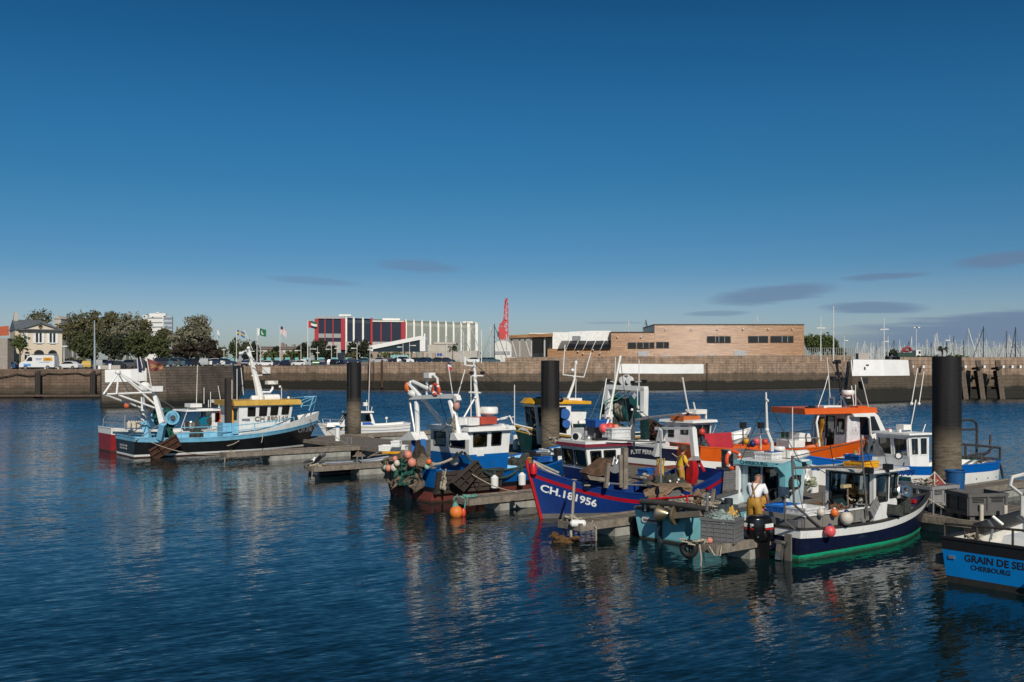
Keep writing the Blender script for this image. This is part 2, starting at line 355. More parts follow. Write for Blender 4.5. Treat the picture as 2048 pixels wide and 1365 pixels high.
def wall(name,pts,tops,m,label,cat='quay wall',group=None,zb=-3.0,thick=3.0,batter=0.0,paint=None):
 """pts: plan corners left to right; tops: height at each; faces the viewer; a closed body of masonry"""
 mb = MB();k = len(pts);L = [0.0]
 for i in range(1,k): L.append(L[-1] + (V(pts[i]) - V(pts[i - 1])).length)
 back = []
 for i in range(k):
  nx_ = [j for j in range(i + 1,k) if (V(pts[j]) - V(pts[i])).length > .01];pv = [j for j in range(i) if (V(pts[j]) - V(pts[i])).length > .01]
  dn = (V(pts[nx_[0]]) - V(pts[i])).normalized() if nx_ else None;dp = (V(pts[i]) - V(pts[pv[-1]])).normalized() if pv else None
  if i + 1 < k and (V(pts[i + 1]) - V(pts[i])).length < .01: d = dp # doubled corner: each face keeps its own plane
  elif i > 0 and (V(pts[i - 1]) - V(pts[i])).length < .01: d = dn
  else: d = (dn or dp) + (dp or dn)
  d = V(d);d.normalize();back.append(V((-d.y,d.x)))
 uvs = {}
 for i in range(k):
  f = V(pts[i]);b = f + back[i] * thick
  for p,z,off in ((f - back[i] * batter,zb,0),(f,tops[i],0),(b,tops[i],thick),(b,zb,thick)):
   mb.v.append((p.x,p.y,z));uvs[len(mb.v) - 1] = (L[i],z + off)
 for i in range(k - 1):
  for j in range(3): mb.f.append((4 * i + j,4 * (i + 1) + j,4 * (i + 1) + j + 1,4 * i + j + 1));mb.m.append(0)
 mb.f.append((0,1,2,3));mb.f.append((4 * k - 1,4 * k - 2,4 * k - 3,4 * k - 4));mb.m += [0,0]
 me = mb.build(name,m,None,smooth=None)
 ul = me.data.uv_layers.new(name='UVMap')
 for lp in me.data.loops: ul.data[lp.index].uv = uvs[lp.vertex_index]
 if label: tag(me,label,cat,group)
 if paint:
  s0,s1,va,vb = paint;st = [x for x in [s0] + [l for l in L if s0 < l < s1] + [s1]];pm = MB()
  def fr(x,d,off):
   i = max(j for j in range(k) if L[j] <= x + 1e-6);i = min(i,k - 2);f = (x - L[i]) / max(1e-6,L[i + 1] - L[i]);p = V(pts[i]).lerp(V(pts[i + 1]),f);bk = back[i].lerp(back[i + 1],f);t = tops[i] + (tops[i + 1] - tops[i]) * f
   z = t + d;p = p - bk * (batter * (t - z) / (t - zb) + off);return (p.x,p.y,z)
  for x in st: pm.v += [fr(x,va,.05),fr(x,vb,.05),fr(x,vb,-.2),fr(x,va,-.2)]
  for i in range(len(st) - 1):
   for j in range(4): pm.f.append((4 * i + j,4 * i + 4 + j,4 * i + 4 + (j + 1) % 4,4 * i + (j + 1) % 4));pm.m.append(0)
  pm.f += [(0,1,2,3),(4 * len(st) - 1,4 * len(st) - 2,4 * len(st) - 3,4 * len(st) - 4)];pm.m += [0,0]
  pm.build('painted_panel',PW,me,smooth=None)
 return me
PW = mat('limewash_white',(.86,.85,.82),.8,var=.07,scale=.6,dirt=.18,dcol=(.55,.48,.38))
def at(u,y): return ((u - CX) * y / F,y)
def zt(v,y): return H - (v - YH) * y / F
FW = [(487,257,733),(740,241,731.5)]
FWR = [(740,241,725),(1000,231,724),(1200,231,726),(1340,234,727),(1520,247,727),(1700,270,726)]
def along(u,pl): # distance along a plan polyline where the sight line at column u meets it
 x = (u - CX) / F;L = 0
 for p,q in zip(pl,pl[1:]):
  p,q = V(p),V(q);d = q - p;t = (x * p.y - p.x) / (d.x - x * d.y)
  if 0 <= t <= 1: return L + t * d.length
  L += d.length
 return L
FWP = [at(u,y) for u,y,v in FWR];PNL = (along(1238,FWP),along(1407,FWP),-.2,-2.45)
w0 = wall('quay_wall',[at(-160,171),at(0,171),at(207,171)],[zt(738.6,171)] * 3,STONEL,'brown stone quay wall with hanging chains below the cream house and white van')
w1 = wall('quay_wall',[at(u,y) for u,y,v in FW],[zt(v,y) for u,y,v in FW],STONE,'lower stretch of far granite quay wall below the row of parked cars and flags')
w2 = wall('quay_wall',[at(u,y) for u,y,v in FWR],[zt(v,y) for u,y,v in FWR],STONE,'long granite quay wall with white painted panel below the timber clad building',paint=PNL)
PAR = [(1010,236,716),(1200,236,713),(1340,239,712.5),(1520,252,711.5),(1703,275,711)]
wall('parapet_wall',[at(u,y) for u,y,v in PAR],[zt(v,y) for u,y,v in PAR],STONE,'stone parapet set back on the quay in front of the timber building','wall',zb=4.5,thick=1.2)
PA = [P(203,815),P(262,814),P(330,812),P(400,808),P(465,803)]
wall('pier_head',[(p.x,p.y) for p in PA] + [PA[4].xy[:],at(478,190),at(487,262)],[zt(739.5,PA[0].y),zt(738,PA[1].y),zt(734.5,PA[2].y),zt(732.5,PA[3].y),zt(731.5,PA[4].y),zt(731.5,PA[4].y),5.55,5.5],STONEP,
  'stone pier head with many narrow courses and a white panel at its left end','pier',batter=.6,thick=1.5,paint=(.4,5.6,-.05,-1.65))
w3 = wall('pier_head',[at(1694,205),P(1701,805).xy,P(1701,805).xy,P(1765,803.5).xy,P(1824,801).xy,P(1824,801).xy,at(1812,172)],[6.3] * 7,STONER,'battered stone pier head with white painted top in front of the marina','pier',batter=1.0,thick=.35,paint=(45,77,-.04,-2.45))
RW = [(1800,163,714),(1950,166,715),(2048,168,715),(2600,180,715)]
w4 = wall('jetty_wall',[at(u,y) for u,y,v in RW],[zt(v,y) for u,y,v in RW],STONE,'brown jetty wall with slanted timber fenders right of the thick black pile','jetty wall',thick=2.2)
# ground behind the walls
gr = MB()
gp = [(-400,174,4.6),(-69,174,4.7),(-52.8,129.2,4.7),(-49.5,134,4.75),(-46.2,139,4.9),(-43.2,146,5.1),(-43,150,5.2),(-70,260,5.45),(-35,244,5.5),(-34,244,6.1),(0,235,6.3),(40,238,6.0),(92,273,6.1),(120,330,6.1),(120,700,6),(-900,900,4.6),(-900,174,4.6)]
gr.add(gp,[tuple(range(len(gp)))])
struct(gr.build('ground',mat('quay_tarmac',(.12,.112,.10),.9,var=.25,scale=.2,bump=.2),smooth=None))
# land far behind
fl = MB();fl.add([(-2500,900,3),(120,690,3),(140,2500,3),(-2500,2500,3)],[(0,1,2,3)]);struct(fl.build('terrain',mat('far_land',(.10,.11,.07),.9),smooth=None))
# painted panels and fittings on the walls
def wpanel(name,u0,v0,u1,v1,y0,y1,m,parent,dy=.03):
 mb = MB();a0,a1,b0,b1 = W(u0,v0,y0),W(u0,v1,y0),W(u1,v0,y1),W(u1,v1,y1)
 mb.add([p - V((0,o,0)) for o in (dy,-.2) for p in (a0,b0,b1,a1)],[(0,3,2,1),(4,5,6,7),(0,1,5,4),(1,2,6,5),(2,3,7,6),(3,0,4,7)])
 return mb.build(name,m,parent,smooth=None)
wpanel('painted_panel',525,735,541,747.5,254.4,253.4,PW,w1,.3)
mb = MB()
for u,v,y in ((1733,731,146.5),(1727,762,145.5)): mb = MB();mb.box(W(u,v,y) - V((0,.35,0)),(.3 if v < 750 else .9,.4,.25 if v < 750 else .9));mb.build('drain_hole',BLACKP,w3)
# ladders, timber fenders, chains on the walls
def ladder(u,v0,v1,y,label,w=.55,m=None):
 mb = MB();a,b = W(u,v0,y),W(u,v1,y)
 for s in (-w / 2,w / 2): mb.bar(a + V((s,0,.1)),b + V((s,0,0)),.14)
 n = int((a.z - b.z) / .45)
 for i in range(n): z = b.z + (i + .5) * (a.z - b.z) / n;mb.bar((a.x - w / 2,y,z),(a.x + w / 2,y,z),.07)
 return tag(mb.build('ladder',m or mat('black_weed_iron',(.02,.017,.013),.8),None,recenter=True),label,'ladder')
ladder(1410,726,777,239.0,'dark iron ladder at the right end of the white wall panel',1.0)
for u,lab in ((743,'first rust brown fender ladder on the far quay, nearest the left black pile'),(768,'second rust brown fender ladder on the far quay wall')):
 o = ladder(u,722,776,240.0,lab,1.2,mat('rust_ladder',(.075,.035,.025),.8));mb = MB()
 mb.bar(W(u - 4,720,239.5) - V(o.location),W(u - 4,776,239.5) - V(o.location),.45);mb.build('timber_post',RUST,o)
for u,lab in ((1928,'slanted timber fender nearest the thick pile on the jetty wall'),(1962,'middle slanted timber fender with cross shelves on jetty wall'),(2001,'rightmost slanted timber fender with cross shelves on jetty wall')):
 e = empty('timber_fender',W(u,800,163),0,lab,'fender');L = e.location;mb = MB()
 mb.bar(W(u - 6,722,163.5) - L,W(u + 4,802,160.5) - L,.75,.6);mb.build('fender_post',mat('fender_timber',(.10,.075,.055),.85,var=.4,scale=2,bump=.4,dirt=.5),e)
 mb = MB()
 for v in (738,757,777): mb.bar(W(u - 16,v,164.5) - L,W(u - 2,v - 2,162) - L,.5,.35)
 mb.bar(W(u - 10,742,164) - L,W(u + 1,802,162.5) - L,.7,.5);mb.build('fender_brace',mat('fender_dark',(.035,.025,.02),.9,var=.4),e)
mb = MB()
for u in (1826,1848,1932,1970,2008,2026,2042): mb.box(W(u,734,162.6) + V((0,.6,0)),(.32,1.0,.45))
mb.build('white_mark',PW,w4)
CHM = mat('rusty_chain',(.05,.03,.022),.85,bump=.6)
for pts,lab in (([(-20,752),(0,755),(18,752),(33,748),(55,752),(72,751)],'rusty chain hanging along the quay wall below the parked van'),([(82,751),(95,747),(120,748),(155,746),(170,750),(190,749),(208,746)],'rusty chain hanging on the quay wall below the trees')):
 mb = MB();mb.tube([W(u,v,170.7) for u,v in pts],.09,5);tag(mb.build('chain',CHM,recenter=True),lab,'chain')
for u,lab in ((78,'dark mooring post standing against the wall below the white van'),(188,'dark mooring post against the wall below the tall lamp pole')):
 mb = MB();mb.cyl(W(u,790,169.6),W(u,742,169.6),.26,10);mb.cyl(W(u - 4,790,169.8),W(u - 4,746,169.8),.34,10)
 tag(mb.build('mooring_post',mat('dark_post',(.03,.024,.02),.7),recenter=True),lab,'post')
mb = MB();mb.box((-76,166.5,.42),(44,2.6,.28));mb.mi(1)
for x in (-92,-81,-70,-60): mb.box((x,166.5,.05),(3,2.2,.5))
tag(mb.build('floating_pontoon',[mat('pontoon_rust',(.10,.065,.045),.85,var=.3),BLACKP],recenter=True),'long low rust brown floating pontoon under the left quay wall','pontoon')

# ---------------------------------------------------------------- buildings
CREAM = mat('cream_render',(.66,.56,.43),.85,var=.06,scale=.5,dirt=.12,dcol=(.4,.33,.25))
SLATE = mat('slate_roof',(.12,.135,.15),.6,var=.2,scale=2)
CONC = mat('pale_concrete',(.46,.42,.36),.85,var=.1,scale=.3,dirt=.3,dcol=(.25,.22,.18))
SHUT = mat('white_shutter',(.74,.74,.73),.6)
y = 190.0;s = y / F
def bx(u0,v0,u1,v1,yy,dep,mb,dy=0.0):
 a,b = W(u0,v0,yy),W(u1,v1,yy);mb.box(((a.x + b.x) / 2,yy + dep / 2 + dy,(a.z + b.z) / 2),(abs(b.x - a.x),dep,abs(a.z - b.z)))
def house():
 o = W(78,738,y);e = empty('house',o,0,'cream house with slate hip roof, pediment and white shutters on the left quay','house');T = -V(o)
 def add(name,mb,m): 
  mb.v = [tuple(V(p) + T) for p in mb.v];return mb.build(name,m,e,smooth=30)
 mb = MB();a = W(32,661,y);b = W(124,740,y);d = 8.0
 mb.box(((a.x + b.x) / 2,y + d / 2,(a.z + b.z) / 2 - .5),(b.x - a.x,d,a.z - b.z + 1))
 g0,g1 = W(32,661,y),W(32,641,y) # left gable
 mb.prism([(0,0),(d,0),(d / 2,g1.z - g0.z)],lambda p,t: V((g0.x + t,y + p[0],g0.z + p[1])),0,.3)
 p0,p1,p2 = W(36,660.5,y - .35),W(121,660.5,y - .35),W(79,646,y - .35)
 mb.add([p0,p1,p2,p0 + V((0,3,0)),p1 + V((0,3,0)),p2 + V((0,3,0))],[(0,1,2),(3,5,4),(0,3,4,1),(1,4,5,2),(2,5,3,0)])
 w = add('wall',mb,CREAM)
 mb = MB();r0,r1 = W(33,640,y + 4),W(106,640,y + 4);r0.z = r1.z = W(0,639,y).z
 e0,e1,e2,e3 = W(30,661,y - .3),W(126,661,y - .3),W(126,661,y),W(30,661,y);e2 = e2 + V((0,d + .3,0));e3 = e3 + V((0,d + .3,0));r0 = V((e0.x,y + 4,r0.z))
 e2.z = e3.z = e0.z
 mb.add([e0,e1,e2,e3,r0,V((r1.x,y + 4,r0.z))],[(0,1,5,4),(1,2,5),(2,3,4,5),(0,4,3),(3,2,1,0)])
 for q0,q1 in ((p0,p2),(p2,p1),(p0,p1)): mb.bar(q0 - V((.2,.15,-.06)),q1 - V((-.2,.15,-.06)),.5,.2)
 # ridge over the pediment
 k0 = p2 + V((0,0,.15));mb.add([p0 + V((-.2,-.1,.1)),k0,k0 + V((0,3.4,0)),p0 + V((-.2,3,.1)),p1 + V((.2,-.1,.1)),p1 + V((.2,3,.1))],[(0,1,2,3),(1,4,5,2)])
 rf = add('roof',mb,SLATE)
 mb = MB();c = r0;mb.box((c.x + .6,y + 4,c.z + .2),(.8,1.0,1.5));mb.box((c.x + .6,y + 4,c.z + 1.2),(.5,.7,.5));mb.v = [tuple(V(p) + T) for p in mb.v];mb.build('chimney',CONC,rf)
 mb = MB();c = W(78,652.5,y - .4);mb.cyl(c,c - V((0,.15,0)),.3,14);oc = add('round_window',mb,GLASSB);mb = MB();mb.torus(c - V((0,.15,0)) + T,.34,.07,(0,1,0));mb.build('frame',mat('ochre_frame',(.25,.18,.1)),oc)
 for u0,u1,sh in ((72,83,1),(99,110,1)):
  mb = MB();bx(u0,667,u1,686,y,.1,mb,-.06);wn = add('window',mb,GLASSB)
  mb = MB();m_ = (u0 + u1) / 2;bx(m_ - 1.3,667,m_ + 1.3,686,y,.1,mb,-.12);bx(u0,685.4,u1,687.5,y,.25,mb,-.25);mb.v = [tuple(V(p) + T) for p in mb.v];mb.build('frame',SHUT,wn)
  for q in (u0 - 5.6,u1 + .3): mb = MB();bx(q,667,q + 5.3,687,y,.1,mb,-.12);add('shutter',mb,SHUT)
 for q in (45.5,51.5): mb = MB();bx(q,667,q + 5.3,687,y,.1,mb,-.12);add('shutter',mb,SHUT)
 for u0,u1,dk in ((50,60,0),(68,88,1),(96,114,0)):
  mb = MB();a,b = W(u0,708,y),W(u1,738,y);ww = b.x - a.x;arc = [(a.x + ww * (1 - math.cos(t * math.pi / 8)) / 2,a.z + (.75 if ww > 1.3 else .4) * math.sin(t * math.pi / 8)) for t in range(9)]
  mb.prism([(a.x,b.z)] + arc + [(b.x,b.z)],lambda p,t: V((p[0],t,p[1])),y - .05,y + .1);dr = add('arched_door' if dk else 'arched_window',mb,GLASSB)
  if not dk: mb = MB();bx(u0,708.3,u1,709.8,y,.1,mb,-.12);bx((u0 + u1) / 2 - .5,708,(u0 + u1) / 2 + .5,725,y,.1,mb,-.12);mb.v = [tuple(V(p) + T) for p in mb.v];mb.build('frame',SHUT,dr)
 e.rotation_euler = (0,0,R(33));e.scale = (.93,1,1)
house()
# red-roofed building on the left edge
e = empty('building',W(-30,738,182),0,'grey rendered building with orange red tiled roof at the left edge','building');T = -V(e.location)
mb = MB();a,b = W(-80,677,182),W(15,742,182);mb.box(((a.x + b.x) / 2,183.2,(a.z + b.z) / 2),(b.x - a.x,2.4,a.z - b.z));mb.v = [tuple(V(p) + T) for p in mb.v];mb.build('wall',mat('grey_render',(.33,.29,.25),.9),e)
mb = MB();q = [W(-80,674,181.5),W(18,668,181.5),W(17.5,652,184),W(-80,660,184)];mb.add(q + [p - V((0,0,.3)) for p in q],[(0,1,2,3),(7,6,5,4),(0,4,5,1),(1,5,6,2),(2,6,7,3),(3,7,4,0)]);mb.v = [tuple(V(p) + T) for p in mb.v]
mb.build('roof',mat('orange_tiles',(.42,.10,.045),.8,var=.25,scale=3),e)
# tower block
def tower():
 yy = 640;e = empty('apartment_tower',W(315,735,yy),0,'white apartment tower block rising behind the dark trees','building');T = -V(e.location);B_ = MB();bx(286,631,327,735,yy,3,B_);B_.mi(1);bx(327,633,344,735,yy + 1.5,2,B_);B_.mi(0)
 bx(298,627,331,632,yy,2,B_,.5);bx(312,624.5,318,627.5,yy,2,B_,.5)
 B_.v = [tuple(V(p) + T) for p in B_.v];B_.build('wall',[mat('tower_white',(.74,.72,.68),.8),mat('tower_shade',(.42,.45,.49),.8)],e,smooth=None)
 for r in range(8):
  v = 635.5 + r * 9.0
  mb = MB();bx(289 if r else 293,v,325,v + 2.2,yy,.2,mb,-.12);mb.v = [tuple(V(p) + T) for p in mb.v];mb.build('window_band',mat('tower_glass',(.24,.25,.27),.4),e)
  mb = MB();bx(328.5,v,343.5,v + 4,yy + 1.5,.2,mb,-.12);mb.v = [tuple(V(p) + T) for p in mb.v];mb.build('balcony',mat('tower_balcony',(.18,.22,.28),.5),e)
tower()
# pale roofs glimpsed beside the trees
for u0,v0,u1,v1,yy,m,lab in ((108,632,122,648,330,CONC,'pale roof gable glimpsed between the cream house and the trees'),):
 mb = MB();bx(u0,v0 + 6,u1,740,yy,8,mb);a = W((u0 + u1) / 2,v0,yy);mb.prism([(W(u0 - 1,0,yy).x,W(0,v0 + 6,yy).z),(W(u1 + 1,0,yy).x,W(0,v0 + 6,yy).z),(a.x,a.z)],lambda p,t: V((p[0],t,p[1])),yy - .3,yy + 8);tag(mb.build('building',m,recenter=True),lab,'building')
# long low terrace beyond the trees
def low_terrace():
 yy = 560;e = empty('terrace_building',W(560,735,yy),0,'long low stone building with many chimneys behind the flagpoles','building');T = -V(e.location)
 def ad(n,mb,m): mb.v = [tuple(V(p) + T) for p in mb.v];return mb.build(n,m,e,smooth=None)
 mb = MB();bx(518,698,612,735,yy,10,mb);ad('wall',mb,mat('pink_stone',(.36,.28,.22),.9))
 mb = MB();a,b = W(516,699,yy),W(614,699,yy);zr = W(0,693,yy).z;mb.prism([(yy - .5,a.z),(yy + 10.5,a.z),(yy + 5,zr)],lambda p,t: V((t,p[0],p[1])),a.x,b.x);rf = ad('roof',mb,mat('brown_roof',(.16,.13,.115),.8))
 for u in (564,570,587): mb = MB();bx(u - 2.5,689 if u != 564 else 686,u + 2.5,697,yy + 4,2,mb);mb.v = [tuple(V(p) + T) for p in mb.v];mb.build('chimney',mat('brick_chimney',(.25,.2,.17),.9),rf)
 for u in range(524,612,11): mb = MB();bx(u,702,u + 4,708,yy,.3,mb,-.2);ad('window',mb,mat('pale_window',(.5,.5,.5),.4))
 mb = MB();bx(566,702,595,704,yy - 6,3,mb);ad('canopy',mb,mat('white_canopy',(.75,.76,.78)))
low_terrace()
# low grey pavilion with a flat white roof
e = empty('pavilion',W(495,735,330),0,'low grey pavilion with flat white canopy behind the blue trawler mast','building');T = -V(e.location)
mb = MB();bx(478,704,508,709,330,10,mb);bx(488,702.5,512,704,330,12,mb,-2);mb.v = [tuple(V(p) + T) for p in mb.v];mb.build('roof',mat('white_canopy',(.75,.76,.78)),e)
mb = MB();bx(486,709,506,730,332,8,mb);mb.v = [tuple(V(p) + T) for p in mb.v];mb.build('wall',mat('dark_glaze',(.06,.06,.065),.3),e)

# great ribbed hall, receding to the right
HA = at(628,480);HB = at(955,493);hang = math.degrees(math.atan2(HB[1] - HA[1],HB[0] - HA[0]))
hall = Frame('exhibition_hall','huge ribbed hall with navy and red front bays and pale green side','hall',HA,hang)
NAVY = mat('navy_cladding',(.012,.020,.040),.35,var=.1);HRED = mat('red_cladding',(.40,.018,.030),.5);HWH = mat('white_rib',(.75,.73,.66),.6);HGR = mat('pale_green_cladding',(.235,.255,.215),.6,var=.06,scale=.05)
def hq(u,v,y=0.0): return hall.q(u,v,y)
def hbox(u0,v0,u1,v1,yo,dep,mb):
 a,b = hq(u0,v0,yo),hq(u1,v1,yo);zt_ = a.z;zb_ = min(hq(u0,v1,yo).z,b.z);mb.box(((a.x + b.x) / 2,yo + dep / 2,(zt_ + zb_) / 2),(b.x - a.x,dep,zt_ - zb_))
mb = MB();a,b = hq(630,634,0),hq(957,648,0);top = a.z;LX = b.x
HTL,HTR = a.z,b.z
def tz(z,t): return z - (HTL - HTR) * t / LX if z > 12 else z
prof = [(0,0),(0,top - 2.4),(.7,top - .9),(2.6,top + .15),(6,top + .4),(26,top + .4),(28,0)]
mb.prism(prof,lambda p,t: V((t,p[0],tz(p[1],t))),hq(691,700).x,LX);hall.part(mb,'wall',HGR,smooth=25)
mb = MB();x0,x1 = hq(629,700).x,hq(691,700).x;mb.box(((x0 + x1) / 2,12,(top - 1) / 2),(x1 - x0,23,top - 1));hall.part(mb,'front_block',NAVY)
mb = MB();x0,x1 = hq(743,700).x,hq(811,700).x;z1 = hq(775,644).z;mb.box(((x0 + x1) / 2,1,z1 / 2),(x1 - x0,6,z1));hall.part(mb,'front_block',NAVY)
mb = MB();x0,x1 = hq(691,700).x,hq(743,700).x;mb.prism([(-.4,6),(-.4,top - 2.2),(.5,top - .6),(2.6,top + .3),(2.6,6)],lambda p,t: V((t,p[0],tz(p[1],t))),x0,x1);hall.part(mb,'navy_bay',NAVY,smooth=None)
for u0,u1,v0,v1,yo in ((629,637,638,691,-.8),(682,690,637,691,-.8),(741,745,636,690,-2.6),(802,811,644,678,-2.6)):
 mb = MB();hbox(u0,v0,u1,700,yo,1.0,mb);hall.part(mb,'red_pilaster',HRED)
for u,yo in ((650,-.1),(666,-.1),(762,-2.3),(782.5,-2.3)):
 mb = MB();hbox(u - 1,646 if u > 700 else 638,u + 1,700,yo,.4,mb);hall.part(mb,'red_strip',HRED)
mb = MB();hbox(637,667.5,682,676,.25,.6,mb);hall.part(mb,'window_band',mat('grey_window_band',(.33,.33,.31),.4))
mb = MB();hbox(637,684,682,706,.2,.6,mb);hbox(745,684,802,706,-2.3,.6,mb);hbox(692,684,741,706,-.7,.6,mb);hall.part(mb,'pale_base',mat('pale_base',(.42,.41,.38),.7))
for u in (692.5,707.5,726,812,828,844,860.5,876.5,892,907,922,937,953):
 mb = MB();x = hq(u,700).x;w = .85 if u < 930 else 1.4;mb.prism([(-.55,3),(-.55,top - 2.2),(.1,top - .4),(2.4,top + .9),(5,top + .9),(5,3)],lambda p,t: V((t,p[0],tz(p[1],t))),x - w / 2,x + w / 2);hall.part(mb,'white_rib',HWH)
mb = MB();hbox(632,633,688,637.5,-.2,12,mb);hall.part(mb,'roof_edge',mat('grey_roof_edge',(.35,.36,.37),.6));mb = MB();hbox(745,641.5,808,644,-2.6,5,mb);hbox(765,637,800,641,1,2,mb);hall.part(mb,'roof_plant',HWH)
mb = MB();hbox(678,629,702,633,8,6,mb);hbox(925,643,946,647,8,6,mb);hall.part(mb,'roof_plant',HWH)
# wedge-shaped white pavilion in front of the hall
yy = 420;e = empty('wedge_pavilion',W(795,735,yy),0,'white wedge shaped pavilion with dark glass under a sloping beam','building');T = -V(e.location)
def ad(n,mb,m,sm=None,par=None): mb.v = [tuple(V(p) + T) for p in mb.v];return mb.build(n,m,par or e,smooth=sm)
mb = MB();pl = [W(u,v,yy) for u,v in ((741,692),(845,671.5),(851,678),(851,703),(840,703),(840,680),(746,699),(746,703),(741,703))]
mb.prism([(p.x,p.z) for p in pl],lambda p,t: V((p[0],t,p[1])),yy - .5,yy + 12);ad('frame',mb,mat('white_render',(.80,.79,.75),.7))
mb = MB();pl = [W(u,v,yy) for u,v in ((746,704),(746,698.5),(840,679.5),(840,704))];mb.prism([(p.x,p.z) for p in pl],lambda p,t: V((p[0],t,p[1])),yy + .3,yy + 10);ad('glazing',mb,mat('dark_teal_glass',(.015,.03,.045),.12))
mb = MB();bx(736,704,822,727,yy - 40,6,mb);ad('terrace_wall',mb,mat('beige_wall',(.34,.27,.21),.9));
mb = MB();bx(850,690,905,712,yy + 30,20,mb);bx(848,702,955,722,yy + 25,10,mb);bx(868,685,912,689,yy + 40,20,mb);tag(mb.build('building',CONC,recenter=True),'low concrete sheds in front of the pale green hall side','building')
mb = MB()
for u0,u1,h in ((822,834,706),(838,846,704),(850,856,707),(862,872,706)):
 a,b = W(u0,h,360),W(u1,727,360);mb.box(((a.x + b.x) / 2,362,(a.z + b.z) / 2),(b.x - a.x,3,a.z - b.z),taper=.6)
tag(mb.build('concrete_blocks',mat('beige_wall',(.34,.27,.21),.9),recenter=True),'tapered beige concrete blocks right of the white wedge pavilion','wall')
mb = MB();bx(874,707,884,712.5,340,.3,mb);mb.mi(1)
for u in (876,882): mb.bar(W(u,712,340.2),W(u,730,340.2),.2)
tag(mb.build('road_sign',[mat('sign_blue',(.02,.07,.30),.5),STEEL],recenter=True),'blue rectangular road sign near the concrete sheds','sign')
mb = MB();bx(714,707,735,722,330,6,mb);a,b = W(713,707,330),W(736,701,330);mb.prism([(330,a.z),(336,a.z),(333,b.z + .3)],lambda p,t: V((t,p[0],p[1])),a.x,b.x);tag(mb.build('kiosk',[mat('white_render',(.80,.79,.75),.7)],recenter=True),'small white kiosk left of the wedge shaped pavilion','building')
# white arched hangar and grey shed
yy = 430;e = empty('arched_hangar',W(1005,730,yy),0,'white round roofed hangar at the foot of the red crane','hangar');T = -V(e.location)
mb = MB();a,b = W(988,692,yy),W(1023,692,yy);zt0 = W(0,681.5,yy).z;r_ = [(a.x,0)] + [(a.x + (b.x - a.x) * (1 - math.cos(math.pi * i / 10)) / 2,a.z + (zt0 - a.z) * math.sin(math.pi * i / 10)) for i in range(11)] + [(b.x,0)]
mb.prism(r_,lambda p,t: V((p[0],t,p[1])),yy,yy + 30);ad('shell',mb,mat('hangar_white',(.70,.68,.62),.7),30)
mb = MB();bx(990,703,1020,709,yy,.5,mb,-.3);ad('door',mb,mat('grey_door',(.30,.30,.31),.5))
mb = MB();bx(1018,680,1064,720,470,30,mb);tag(mb.build('shed',mat('grey_shed',(.26,.24,.2),.8),recenter=True),'grey flat shed behind the slanted canopy posts','building')
# red dock crane
yy = 500;e = empty('dock_crane',W(1007,735,yy),0,'tall red dock crane with raised lattice jib','crane');T = -V(e.location);CRED = mat('crane_red',(.55,.055,.05),.5,dirt=.15)
mb = MB()
for s_ in (-1,1):
 for t_ in (-1,1): mb.bar(W(1007 + s_ * 5,735,yy + t_ * 3),W(1007 + s_ * 2.5,676,yy + t_ * 2),.7)
for v in (722,706,690): mb.bar(W(1002,v,yy),W(1012,v,yy),.6)
ad('legs',mb,CRED)
mb = MB();mb.box(W(1007,671,yy),(4.5,4.5,3.6));mb.box(W(1004,662,yy),(3.4,3,3.6));mb.bar(W(1001,672,yy),W(1001,648,yy),1.1);mb.bar(W(1003,650,yy),W(1011,640,yy),1.5);ad('cabin',mb,CRED)
mb = MB();mb.box(W(999.5,668.5,yy),(2.4,3,2.4));ad('counterweight',mb,mat('blue_grey',(.09,.12,.18),.5))
mb = MB()
b0,b1 = W(1011,672,yy),W(1013,597,yy)
for i in range(4):
 dx,dz = ((-1,-1),(1,-1),(1,1),(-1,1))[i];mb.bar(b0 + V((dx * 1.2,dz * 1.2,0)),b0.lerp(b1,.75) + V((dx * .8,dz * .8,0)),.55);mb.bar(b0.lerp(b1,.75) + V((dx * .8,dz * .8,0)),b1 + V((dx * .2,0,0)),.5)
for i in range(13):
 t0,t1 = i / 13,(i + 1) / 13;s_ = 1 if i % 2 else -1;mb.bar(b0.lerp(b1,t0) + V((s_ * 1.0,-1,0)),b0.lerp(b1,t1) + V((-s_ * .9,-1,0)),.4)
mb.bar(W(1004,660,yy),W(1011,612,yy),.35);ad('jib',mb,CRED)

